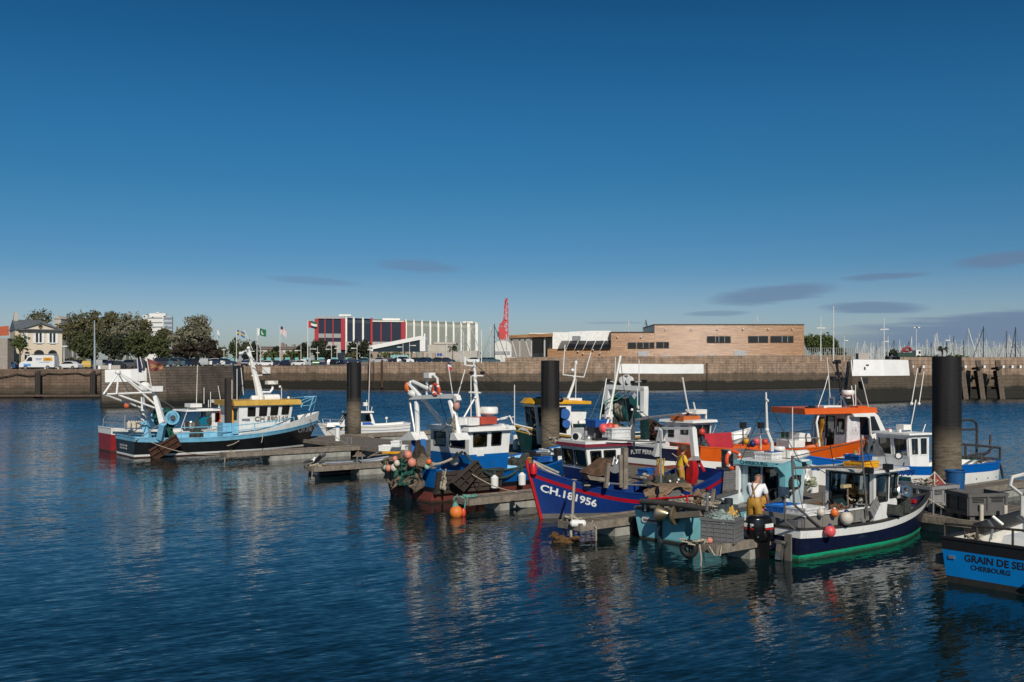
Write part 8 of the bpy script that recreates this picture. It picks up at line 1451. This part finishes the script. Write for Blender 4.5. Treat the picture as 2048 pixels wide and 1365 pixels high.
# coaming, deck gear and boxes aft
mb = MB();x0,x1 = .25,3.0;mb.box(((x0 + x1) / 2,-.72,.95),(x1 - x0,.05,.34))
for x in (.27,1.0,1.7,2.4,2.98): mb.box((x,-.755,.95),(.05,.02,.34))
mb.box((.25,0,.95),(.05,1.4,.34));b.part(mb,'coaming',mat('grey_coaming',(.20,.19,.17),.7,dirt=.4));mb = MB();mb.box((x0 + 1.4,-.73,1.135),(2.9,.1,.035));b.part(mb,'coaming_rail',WHITE)
for c,sz,m,l in (((.75,.35,1.02),(.75,.60,.13),BLUETUB,'bright blue fish box, lower of the stack at the navy stern'),((.8,.34,1.16),(.75,.58,.13),mat('mid_blue_plastic',(.02,.18,.55),.5),'mid blue fish box on top of the stack at the navy stern'),((.85,-.30,1.02),(.75,.58,.13),mat('white_fish_plastic',(.66,.66,.65),.5),'white fish box, lower one right of the blue stack'),((.88,-.28,1.16),(.75,.58,.13),mat('white_fish_plastic',(.66,.66,.65),.5),'white fish box, upper one right of the blue stack'),((1.75,-.1,.98),(.7,.55,.14),mat('white_fish_plastic',(.66,.66,.65),.5),'white fish box standing ahead, near the vertical pole')): fishbox(b,c,sz,m,l,slats=1)
mb = MB();mb.box((.55,0,.86),(.9,1.3,.3));b.part(mb,'aft_bench',GREYP)
mb = MB();tangle(mb,(2.6,-.1,.8),.6,.4,.35,.03,6,16);heap(mb,(2.6,0,.65),.7,.5,.4,4,.5,16);b.top(mb,'rope_heap',mat('rust_rope',(.16,.075,.04),.95,var=.5,bump=.6),'rust brown rope heap on the deck of the navy and green boat','rope')
mb = MB();tangle(mb,(3.3,-.2,1.0),.4,.3,.3,.025,16,14);b.top(mb,'rope_coil',ROPE,'pale rope tangle before the leaning grey crates','rope')
for u,v,r,m,l,y,em in ((1642,1025,.105,WHITEB,'small off white buoy at the rail of the navy and green boat',-.85,WHITEB),(1669,1026,.105,ORANGEB,'small orange buoy at the rail of the navy and green boat',-.85,WHITEB),(1693,1037,.17,WHITEB,'big off white buoy with blue eye at the rail',-.95,None),(1660,1063,.145,PINKB,'pink buoy with navy eye hanging on the navy hull',-1.02,None)): buoy(b,b.q(u,v,y),r,m,l,eyem=em)
c = b.q(1728,1018,-.55);rm = Matrix.Rotation(R(-38),3,'Y') @ Matrix.Rotation(R(8),3,'Z')
fishbox(b,V((2.98,-.50,.80)),(.5,.42,.30),mat('grey_light_plastic',(.22,.22,.22),.55),'grey latticed crate leaning on deck, left of the pair',tilt=rm,slats=4);fishbox(b,V((3.26,-.60,.98)),(.52,.44,.30),mat('grey_light_plastic',(.22,.22,.22),.55),'grey latticed crate leaning on deck, right of the pair',tilt=rm,slats=4)
mb = MB();c = b.q(1803,984,-.75);mb.lathe([(.16,-.12),(.22,-.08),(.22,.10),(.17,.12),(.17,.2),(.10,.2),(.10,.05)],c,(-.25,-.9,.25),24);b.part(mb,'pot_hauler',STAIN);mb = MB();a = b.q(1803,984,-.6);mb.box((a.x + .1,-.55,a.z + .05),(.5,.35,.45));mb.box((a.x + .05,-.6,a.z - .32),(.3,.3,.45));b.part(mb,'hauler_body',mat('hauler_steel',(.20,.19,.175),.4,.7,dirt=.5));mb = MB();mb.bar(b.q(1786,1030,-.8),b.q(1788,1010,-.8),.35,.4);mb.bar(b.q(1806,1025,-.7),b.q(1806,998,-.7),.3,.3);b.part(mb,'hauler_foot',NETD);mb = MB();b.qbox(1803,957,1822,975,-.2,.2,mb);b.part(mb,'green_box',DGREEN)
b.tubes('broom',[[b.q(1696,1015,-.4),b.q(1695,974,-.4)]],.02,WOODG,5);mb = MB();b.qbox(1687,971,1703,975,-.45,-.35,mb);b.part(mb,'broom_head',mat('straw',(.45,.36,.18),.9))
mb = MB();b.qbox(1828,1000,1833,1006,.1,.4,mb);mb.ball(b.q(1834,1001,.2),.1);b.part(mb,'foredeck_gear',REDP)
# outboard motor on the transom
mb = MB();x = -.32

def cowl(s_,tt):
 t = min(tt * 1.3,1);e_ = max(0,tt * 1.3 - 1) / .3;k = (.60 + .40 * math.sin(math.pi * (.12 + .58 * t))) * (1 - .98 * e_ * e_) ** .5;a = s_ * 6.2832
 return V((x - .1 + .40 * k * math.cos(a),.18 + .30 * k * math.sin(a),.48 + .56 * t + .09 * e_))
mb.grid(cowl,26,20)
ob = b.part(mb,'outboard_motor',mat('motor_black',(.008,.008,.009),.25));mb = MB();mb.prism([(x - .24,.55),(x + .2,.55),(x + .14,.2),(x + .06,-.3),(x - .2,-.3),(x - .26,.2)],lambda p,t: V((p[0],t,p[1])),.04,.32);mb.box((x + .22,.18,.62),(.28,.3,.3));mb.box((x - .03,.18,.02),(.42,.3,.05));b.part(mb,'motor_leg',mat('motor_black',(.008,.008,.009),.25),ob)
mb = MB()
for (y,z,w,h,k) in ((.20,.90,.22,.045,0),(.22,.855,.18,.035,0),(.18,.80,.2,.035,1)): mb.mi(k);mb.box((x - .475,y,z),(.03,w * 1.3,h * 1.2));mb.box((x - .1,-.155,z),(.3,.03,h * 1.2))
b.part(mb,'motor_badge',[WINK,REDP],ob)
mb = MB();mb.cyl((-.22,-.2,.45),(-.22,-.55,.45),.06,10);mb.bar((-.2,-.35,.5),(-.28,-.35,.02),.16,.12);b.part(mb,'steering_ram',STAIN)
mb = MB();mb.box((-.10,-.50,.33),(.05,.20,.70));b.part(mb,'trim_board',mat('grey_board',(.15,.135,.12),.8,dirt=.5));mb = MB();mb.box((-.45,.62,.50),(.04,.36,.26),taper=1.08);mb.tube([V((-.45,.62,.6)),V((-.44,.62,1.1))],.02,5);b.part(mb,'white_paddle',WHITE)
# ================================================================ GRAIN DE SEL
b = Boat('sky_blue_boat','bright sky blue boat with black rail seen from its lettered transom at the right edge','fishing boat',TN(-5.2,-6.1),NA,GB)
b.hull(7.6,2.75,(.99,.95,1.45),[('w',-.35,1),('w',.15,1),('s',-.25,0),('s',0,2)],mats=(GBLUE,mat('black_boot',(.02,.02,.018),.7,dirt=.3),mat('black_strake',(.010,.010,.011),.55)),capm=mat('black_cap',(.012,.012,.012),.6),deckm=WHITEC,inner=mat('inner_cream',(.62,.60,.54),.6),bul=.32,tr=.92,fl=.80)
b.transomtext('GRAIN DE SEL',.02,.60,.22,INK);b.transomtext('CHERBOURG',.12,.41,.15,INK)
mb = MB();c = V((b.pt(0,.3,1).x - .12,-.78,.25));mb.cyl(c + V((.16,0,.05)),c,.075,14,.08);b.part(mb,'exhaust_pipe',BLACKP);mb = MB();mb.box((b.pt(0,.62,1).x - .01,1.0,.58),(.03,.14,.07));b.part(mb,'drain_slot',STEEL)
b.tubes('stern_rail',[[V((.05,1.2,1.0)),V((.05,1.2,1.32)),V((.05,.2,1.36)),V((.05,-.9,1.4))],[V((.05,.45,1.0)),V((.05,.45,1.36))],[V((.05,-.35,1.0)),V((.05,-.35,1.38))],[V((.4,.9,1.0)),V((.4,.9,1.18)),V((.4,.6,1.18)),V((.4,.6,1.0))]],.028,mat('dark_brown_tube',(.07,.055,.045),.5,.4),7)
b.tubes('hose',[[V((.9,.55,.95)),V((.9,.5,1.25)),V((1.1,.7,1.35))],[V((1.6,.1,.95)),V((1.6,.1,1.3)),V((1.9,.4,1.4))]],.03,STEEL,6);mb = MB();mb.box((1.2,-.4,.95),(1.0,1.3,.30),taper=.9);b.part(mb,'engine_box',WHITEC);mb = MB();mb.box((2.4,-.45,1.05),(1.2,1.4,.4));b.part(mb,'white_cover',mat('cover_white',(.70,.72,.76),.6))
b.tubes('white_frame',[[b.q(2052,1035,-.2),b.q(2044,1030,-.2),b.q(2044,990,-.2),b.q(2020,972,-.1),b.q(2024,955,0),b.q(2052,948,-.2)],[b.q(2044,988,-.2),b.q(2052,985,-.3)]],.045,mat('white_tube',(.62,.60,.55),.5),8)
mb = MB();mb.cyl(b.q(1985,1033,.3),b.q(2006,1050,.1),.035,10);b.part(mb,'white_handle',WHITEC);mb = MB();c0,c1 = b.q(1935,1070,.9),b.q(2048,1042,.5);mb.cyl(V((1.7,1.25,1.02)),V((4.5,1.28,1.15)),.16,12);b.part(mb,'black_fender_tube',mat('black_tube',(.02,.02,.02),.6))
mb = MB();tangle(mb,(.5,.8,.98),.25,.2,.1,.025,3,9);b.top(mb,'rope_coil',ROPE,'beige rope knot on the stern of the sky blue boat','rope');mb = MB();c = V((1.15,-.55,1.1));mb.box(c,(.3,.35,.06));b.part(mb,'wooden_pad',mat('pale_wood',(.35,.22,.11),.7))
# ================================================================ big boxes and tub on the walkway at right
f2 = Frame('scratch','x','x',TN(-1.2,1.0),NA - 27);f2_z = .48
palbox(f2,(0,0,.48),(1.25,1.0,.78),'big dark grey pallet box standing alone on the walkway at right',m=mat('grey_plastic_dark',(.105,.10,.095),.6,dirt=.3));f3 = Frame('scratch','x','x',TN(.6,1.7),NA - 10);palbox(f3,(0,0,.48),(1.2,1.0,.78),'paler grey pallet box with red floats behind the navy bow',m=mat('grey_pale_plastic',(.27,.265,.26),.6,dirt=.3))
mb = MB();tangle(mb,(-.2,.1,1.25),.4,.35,.2,.02,3,14);f3.top(mb,'rope_coil',ROPE,'white and beige rope tangle on the paler pallet box','rope');mb = MB();mb.add([(-.1,-.2,1.26),(.35,-.25,1.26),(.4,.15,1.26),(-.1,.2,1.26),(.12,-.02,1.62)],[(0,1,4),(1,2,4),(2,3,4),(3,0,4),(3,2,1,0)]);mb.mi(1);mb.tube([V((-.1,-.2,1.27)),V((.12,-.03,1.64)),V((.4,.15,1.27))],.02,5);mb.tube([V((.35,-.25,1.27)),V((.12,-.03,1.64)),V((-.1,.2,1.27))],.02,5);f3.top(mb,'red_anchor_bag',[mat('brick_red',(.22,.035,.025),.7),WHITEB],'brick red pyramid shaped bag tied with rope on the paler pallet box','bag');bpy.data.objects.remove(f2.e);bpy.data.objects.remove(f3.e)
p = TN(1.0,3.95);mb = MB();mb.lathe([(.26,0),(.31,.98),(.335,1.0),(.335,1.05),(.295,1.05),(.25,.06)],(p.x,p.y,.48),n=28);o = tag(mb.build('plastic_tub',mat('tub_blue',(.008,.085,.24),.45,var=.1,dirt=.2),recenter=True),'round blue plastic tub at the foot of the thick right pile','tub')
for i,(t,n) in enumerate(((-1.6,.5),(-2.1,.9))): p = TN(t,n);mb = MB();mb.cyl((p.x,p.y,.48),(p.x,p.y,.95),.06,10);tag(mb.build('mooring_post',WHITEB,recenter=True),('pale mooring post behind the sky blue boat, left','pale mooring post behind the sky blue boat, right')[i],'post')
for i,(t,n,l) in enumerate(((4.9,.5,'steel mooring cleat at the walkway edge by the turquoise bow'),(12.6,-3,'steel mooring cleat on the finger beside the bright blue boat'),(24.9,-5,'steel mooring cleat on the finger beside the dinghy'),(36,.6,'steel hoop at the walkway edge near the left pile'),(-.2,.6,'steel post at the walkway edge before the big grey box'))): p = TN(t,n);mb = MB();mb.tube([V((p.x - .12,p.y,.48)),V((p.x - .12,p.y,.85)),V((p.x + .12,p.y,.85)),V((p.x + .12,p.y,.48))],.03,7);tag(mb.build('mooring_hoop',STEEL,recenter=True),l,'mooring hoop')
# ================================================================ people
SKIN = mat('skin',(.42,.20,.13),.6,var=.08);HAIR = mat('brown_hair',(.075,.045,.028),.8,var=.4,scale=30);HAIRS = mat('short_grey_hair',(.20,.13,.10),.8)
def skin(name,nodes,edges,m,parent,sub=2):
 me = bpy.data.meshes.new(name);me.from_pydata([n[0] for n in nodes],edges,[]);o = bpy.data.objects.new(name,me);col.objects.link(o);o.parent = parent;me.materials.append(m)
 md = o.modifiers.new('Skin','SKIN');md.use_smooth_shade = True
 if not me.skin_vertices: 
  bpy.context.view_layer.objects.active = o;bpy.ops.mesh.customdata_skin_add()
 for i,n in enumerate(nodes):
  r = n[1];me.skin_vertices[0].data[i].radius = r if isinstance(r,tuple) else (r,r);me.skin_vertices[0].data[i].use_root = (i == 0)
 sb = o.modifiers.new('Sub','SUBSURF');sb.levels = sub;sb.render_levels = sub
 return o
def person(xy,z,ang,label,J,shirt,waders,hairm,hairr,strapm,sleeves=True,jacket=False):
 """J: joints in the person's own axes, x to the front, y to the left, z up from the feet"""
 e = empty('person',(xy[0],xy[1],z),R(ang),label,'person');n = [];ed = []
 def add(p,r,par=None):
  n.append((V(p),r));i = len(n) - 1
  if par is not None: ed.append((par,i))
  return i
 pel = add(J['pelvis'],(.15,.13));wst = add(J['waist'],(.13,.12),pel);ch = add(J['chest'],(.16,.13),wst);nk = add(J['neck'],.065,ch);hd = add(J['chin'],(.065,.07),nk);h1 = add(J['head'],(.085,.10),hd);h2 = add(J['crown'],(.055,.06),h1)
 for s in ('L','R'):
  sh = add(J['sh' + s],.065,ch);el = add(J['el' + s],.047,sh);wr = add(J['wr' + s],.032,el);pm = add(J['pm' + s],(.042,.02),wr)
  hp = add(J['hip' + s],.095,pel);kn = add(J['kn' + s],.068,hp);an = add(J['an' + s],.045,kn);ft = add(J['ft' + s],.04,an)
 skin('body',n,ed,SKIN,e)
 for s in ('L','R'): # hands: four fingers and a thumb, each its own chain
  w,p = V(J['wr' + s]),V(J['pm' + s]);d = (p - w).normalized();side = d.cross(V((0,0,1))).normalized() if abs(d.z) < .9 else V((0,1,0));dn = side.cross(d)
  fn = [];fe = []
  fn.append((p,.02))
  for k,(o,L) in enumerate(((-.03,.065),(-.01,.078),(.01,.074),(.03,.058))):
   a = len(fn);fn += [(p + side * o + d * .03,.0105),(p + side * o + d * (.03 + L * .55) - dn * .008,.0095),(p + side * o * .9 + d * (.03 + L) - dn * .03,.008)];fe += [(0,a),(a,a + 1),(a + 1,a + 2)]
  a = len(fn);sg = 1 if s == 'R' else -1;fn += [(p - d * .02 - side * .035 * sg,.012),(p + d * .02 - side * .06 * sg - dn * .01,.0105),(p + d * .055 - side * .06 * sg - dn * .02,.009)];fe += [(0,a),(a,a + 1),(a + 1,a + 2)]
  skin('hand',fn,fe,SKIN,e,1)
 # face, ears, hair
 hc,cr,cn = V(J['head']),V(J['crown']),V(J['chin']);up = (cr - cn).normalized();fw = (V(J['face']) - up * V(J['face']).dot(up)).normalized();lf = up.cross(fw);mb = MB()
 mb.tube([hc + fw * .095 + up * .01,hc + fw * .118 - up * .025,hc + fw * .10 - up * .035],[.010,.016,.008],6)
 for s_ in (-1,1): mb.ball(hc + lf * s_ * .088 - up * .005,.028,(.6,.4,1.1),8,6)
 mb.mi(1)
 for s_ in (-1,1): mb.ball(hc + fw * .092 + lf * s_ * .033 + up * .02,.012,(1,1,.7),8,6)
 mb.tube([hc + fw * .096 + lf * .025 - up * .06,hc + fw * .102 - up * .062,hc + fw * .096 - lf * .025 - up * .06],.005,5);mb.build('face',[SKIN,mat('face_dark',(.06,.025,.02),.6)],e)
 mb = MB();rnd = random.Random(3)
 for i in range(70 if hairr > .11 else 26):
  a,b_ = rnd.uniform(0,6.28),rnd.uniform(-.35 if hairr > .11 else .15,1.0);dd = up * b_ + (fw * math.cos(a) + lf * math.sin(a)) * (1 - b_ * b_) ** .5
  if dd.dot(fw) > .45 and b_ < .6: continue
  mb.ball(hc + up * .02 + dd * hairr * .72,hairr * .42 if hairr > .11 else hairr * .40,(1,1,1),7,5)
 mb.build('hair',hairm,e)
 # clothes grown on the same joints
 def lim(keys,rad,m,name,links): skin(name,[(V(J[k]),r) for k,r in zip(keys,rad)],links,m,e)
 wp = V(J['waist']).lerp(V(J['pelvis']),.2);
 if sleeves:
  eL,eR = V(J['shL']).lerp(V(J['elL']),.85),V(J['shR']).lerp(V(J['elR']),.85)
  skin('shirt',[(V(J['chest']),(.185,.15)),(V(J['waist']),(.165,.145)),(V(J['pelvis']).lerp(V(J['waist']),.35),(.165,.145)),(V(J['shL']),.088),(eL,.078),(V(J['shR']),.088),(eR,.078),(V(J['neck']).lerp(V(J['chest']),.45),(.11,.09))],[(0,1),(1,2),(0,3),(3,4),(0,5),(5,6),(0,7)],shirt,e)
 wn_ = [(V(J['pelvis']),(.185,.165)),(V(J['waist']).lerp(V(J['pelvis']),.25),(.178,.16))];we = [(0,1)]
 for s in ('L','R'):
  i = len(wn_);wn_ += [(V(J['hip' + s]),.125),(V(J['kn' + s]),.105),(V(J['an' + s]),.085)];we += [(0,i),(i,i + 1),(i + 1,i + 2)]
 skin('waders',wn_,we,waders,e)
 mb = MB()
 for s in ('L','R'): mb.tube([V(J['an' + s]) + V((-.03,0,.06)),V(J['an' + s]) + V((0,0,-.03)),V(J['ft' + s]) + V((.06,0,.0))],[.075,.07,.05],10)
 mb.build('boots',mat('boot_dark',(.03,.035,.03),.5),e)
 bk = -.155;mb = MB();c,w_ = V(J['chest']),V(J['waist']);nb = (c - w_).normalized();bd = V((-nb.z,0,nb.x));X = w_.lerp(c,.18) + bd * .155
 for s,k in (('L',1),('R',-1)):
  t = V(J['sh' + s]).lerp(V(J['neck']),.42);mb.tube([t + nb * .055 + bd * .0,t.lerp(X,.35) + bd * .085,X,w_.lerp(V(J['pelvis']),.3) + V((-.14,-k * .05,0))],.018,6)
 mb.build('straps',strapm,e);return e
def pose(pel,lean,arm,headfw):
 ch = V((pel[0] + .42 * math.sin(lean),0,pel[2] + .42 * math.cos(lean)));w = V((pel[0] + .18 * math.sin(lean * .7),0,pel[2] + .18 * math.cos(lean * .7)));u = V((math.sin(lean + .1),0,math.cos(lean + .1)));nk = ch + u * .16;hu = V((math.sin(headfw),0,math.cos(headfw)))
 J = dict(pelvis=pel,waist=w,chest=ch,neck=nk,chin=nk + hu * .06,head=nk + hu * .155,crown=nk + hu * .235,face=V((math.cos(headfw),0,-math.sin(headfw))))
 for s,k in (('L',1),('R',-1)):
  sh = ch + u * .06 + V((0,k * .19,0));a = arm[s];J['sh' + s] = sh;J['el' + s] = sh + V(a[0]);J['wr' + s] = sh + V(a[1]);J['pm' + s] = sh + V(a[1]) + (V(a[1]) - V(a[0])).normalized() * .07
  J['hip' + s] = V(pel) + V((0,k * .10,-.05));J['kn' + s] = V((.05 + .03 * k,k * .12,.49));J['an' + s] = V((-.02 + .06 * k,k * .13,.09));J['ft' + s] = V((.12 + .06 * k,k * .15,.04))
 return J
J = pose((-.02,0,.93),.55,dict(L=((.16,.06,-.24),(.40,.02,-.30)),R=((.05,-.08,-.28),(.20,-.06,-.48))),.95)
person(TN(1.0,-6.6),.42,62,'man in white t-shirt and ochre wader trousers with braces, seen from behind, bending forward',J,mat('white_cotton',(.78,.78,.79),.8),mat('ochre_waders',(.42,.22,.03),.55,var=.25,scale=5,dirt=.3,dcol=(.12,.06,.02)),HAIRS,.10,mat('brace_ochre',(.26,.15,.04),.7))
J = pose((0,0,.90),.12,dict(L=((.08,.10,-.28),(.30,.04,-.40)),R=((.06,-.12,-.28),(.28,-.14,-.42))),.15)
person(TN(8.5,-1.2),.36,15,'person with bushy brown hair in yellow t-shirt and ochre waders on the royal blue boat',J,mat('yellow_cotton',(.70,.42,.02),.8),mat('ochre_waders',(.42,.22,.03),.55),HAIR,.13,mat('brace_dark',(.05,.035,.02),.7))
f2 = Frame('scratch','x','x',TN(9.0,-1.6),NA);mb = MB()
for i in range(7): mb.tube([V((-.2 + .05 * i,.1 * (i % 2),1.65)),V((-.22 + .06 * i,.1,1.3)),V((-.2 + .05 * i,.05,.9 + .1 * (i % 3)))],.03,5)
f2.top(mb,'hanging_ropes',mat('yellow_rope',(.52,.33,.05),.9),'yellow ropes hanging left of the person in yellow','rope');mb = MB();heap(mb,(-.25,.1,.4),.3,.3,.75,6,.4,14);f2.top(mb,'net_heap',mat('maroon_net',(.14,.06,.055),.95,bump=.8),'maroon net bundle standing left of the person in yellow','fishing net');bpy.data.objects.remove(f2.e)

# ================================================================ lines, cleats and clutter on decks and pontoons
def line(p,q,d,r,m,label,nm='mooring_line',grp='mooring lines'):
 mb = MB();mb.tube(sag(p,q,d,12),r,5);return tag(mb.build(nm,m,recenter=True),label,'mooring line',grp)
def D(t,n,z=.5): a = TN(t,n);return V((a.x,a.y,z))
for p,q,d,l in ((W(634,838,62.4),D(36,.4),.15,'mooring line from the trawler bow to the walkway'),(W(300,884,54.4),D(34.3,-7.2),.35,'slack mooring line from the trawler quarter to the finger tip'),(D(13.9,-6.6,1.05),D(11.9,-6.0),.12,'mooring line from the bright blue boat quarter to its finger'),(D(15.0,-.6,1.5),D(12.1,-1.2),.25,'bow line of the bright blue boat reaching its finger'),
 (D(7.9,-2.4,.9),D(5.9,-2.0),.1,'line from the royal blue boat side to the finger'),(D(15,5.2,1.2),D(13.4,6.0),.15,'stern line of the navy boat to the far finger'),(D(10.6,5.4,1.2),D(9.4,3.6),.2,'white line from the orange boat stern to the walkway'),(D(2.6,-6.6,.75),D(1.2,-7.2),.1,'short line from the turquoise quarter to the short finger'),(D(.2,.4,1.1),D(-1.0,.9),.1,'bow line of the navy and green boat to the walkway'),(D(4.2,6.3,1.4),D(3.2,4.0),.2,'bow line of the white boat to the walkway'),(D(-4.2,-5.0,.95),D(-3.9,-3.0),.12,'stern line of the sky blue boat to its finger')):
 line(p,q,d,.022,ROPE,l)
for t,n,l in ((34.3,-7.4,'pale rope tangle on the finger tip before the black trawler'),(24.9,-7.2,'pale rope tangle at the gull finger tip'),(11.8,-8.2,'grey green rope knot on the finger tip above the orange buoy'),(12.4,1.2,'rope coil on the walkway behind the royal blue boat'),(6.6,1.0,'dark rope coil on the walkway behind the grey crates'),(-.9,2.6,'rope coil beside the big dark grey pallet box'),(19.5,1.4,'rope coil on the walkway near the middle pile')):
 mb = MB();p = D(t,n);tangle(mb,p,.3,.28,.08,.025,int(t * 3) + 40,12)
 if 'tip' in l: mb.tube([p,p + V((-.1,-.5,-.02)),p + V((-.12,-.56,-.5))],.022,5)
 tag(mb.build('rope_coil',ROPEG if 'green' in l else ROPE,recenter=True),l,'rope','rope coils on the pontoon')
f2 = Frame('scratch','x','x',TN(9.5,1.6),NA)
for c,sz,m,l,s in (((0,0,.48),(.8,.5,.3),BLUETUB,'blue fish box on the walkway behind the royal blue boat',2),((.9,.5,.48),(1.1,.45,.42),WHITEC,'long white box on the walkway behind the royal blue boat',1),((1.4,-.6,.48),(.8,.5,.3),GREYPL,'low grey crate on the walkway behind the red rudder trunk',4),((-.2,1.7,.48),(.8,.6,.34),GREYPL,'grey crate on the walkway near the timber post',4),((.2,3.4,.48),(.8,.55,.3),BLUETUB,'blue crate on the walkway left of the timber post',2)): fishbox(f2,c,sz,m,l,slats=s)
mb = MB();mb.bar((-.6,-.3,.55),(2.0,-.9,.62),.16,.05);mb.bar((-.5,-.5,.62),(1.9,-1.1,.66),.14,.05);f2.top(mb,'timber_planks',WOODG,'weathered planks lying on the walkway','planks');bpy.data.objects.remove(f2.e)
f2 = Frame('scratch','x','x',TN(3.7,-7.35),42);mb = MB();mb.bar((1.1,.75,.9),(2.6,.3,1.12),.22,.05);mb.bar((1.3,.1,.85),(2.4,.75,1.05),.12,.05);mb.bar((1.9,-.3,.5),(2.1,-.3,1.35),.08);f2.top(mb,'timber_planks',WOODG,'weathered planks stacked in the turquoise boat cockpit','planks')
mb = MB();tangle(mb,(1.4,-.2,.9),.5,.5,.25,.022,61,16);tangle(mb,(.7,.3,.8),.4,.4,.2,.018,62,12);f2.top(mb,'rope_heap',ROPE,'tangled pale ropes in the turquoise boat stern','rope');mb = MB();mb.cyl((2.9,.4,.75),(2.9,.4,1.15),.16,14);mb.cyl((2.55,-.5,.75),(2.55,-.5,1.05),.13,14);f2.top(mb,'drums',mat('dark_drum',(.03,.035,.04),.5),'two dark drums in the turquoise boat cockpit','drum');bpy.data.objects.remove(f2.e)
for t,n,l in ((5.0,-6.9,'tyre fender on the finger below the royal blue boat'),(11.3,-4.6,'tyre fender on the finger of the bright blue boat')):
 mb = MB();p = D(t,n,.2);mb.torus(p,.24,.09,(.62,-.78,0),20,8);tag(mb.build('tyre',RUBBER,recenter=True),l,'tyre','tyre fenders on the fingers')
def wires(boat,lines):
 e = bpy.data.objects[boat];inv = (Matrix.Translation(e.location) @ e.rotation_euler.to_matrix().to_4x4()).inverted()
 for p,q in lines: mb = MB();mb.tube([inv @ W(*p),inv @ W(*q)],.014,4);mb.build('stay_wire',mat('dark_wire',(.05,.05,.05),.6),e)
wires('trawler',(((500,715,60),(478,800,59)),((500,715,60),(590,798,61)),((498,702,60),(310,785,56)),((505,735,60),(600,800,61.5))))
wires('blue_boat',(((949,730,38.6),(905,795,37)),((950,755,38.6),(1020,838,39)),((948,726,38.6),(1120,884,42)),((880,790,37),(840,760,37))))
wires('royal_blue_boat',(((1240,715,34.5),(1262,885,34.8)),((1213,760,34.5),(1160,885,33.8)),((1268,812,34.9),(1330,862,36))))
wires('turquoise_boat',(((1533,800,30),(1600,925,30.5)),((1533,800,30),(1480,925,31)),((1585,914,26.5),(1735,880,27.5)),((1585,914,26.5),(1610,1040,26))))
wires('orange_boat',(((1655,720,47),(1720,820,48)),((1672,724,48),(1735,812,48)),((1704,775,47),(1610,822,46))))
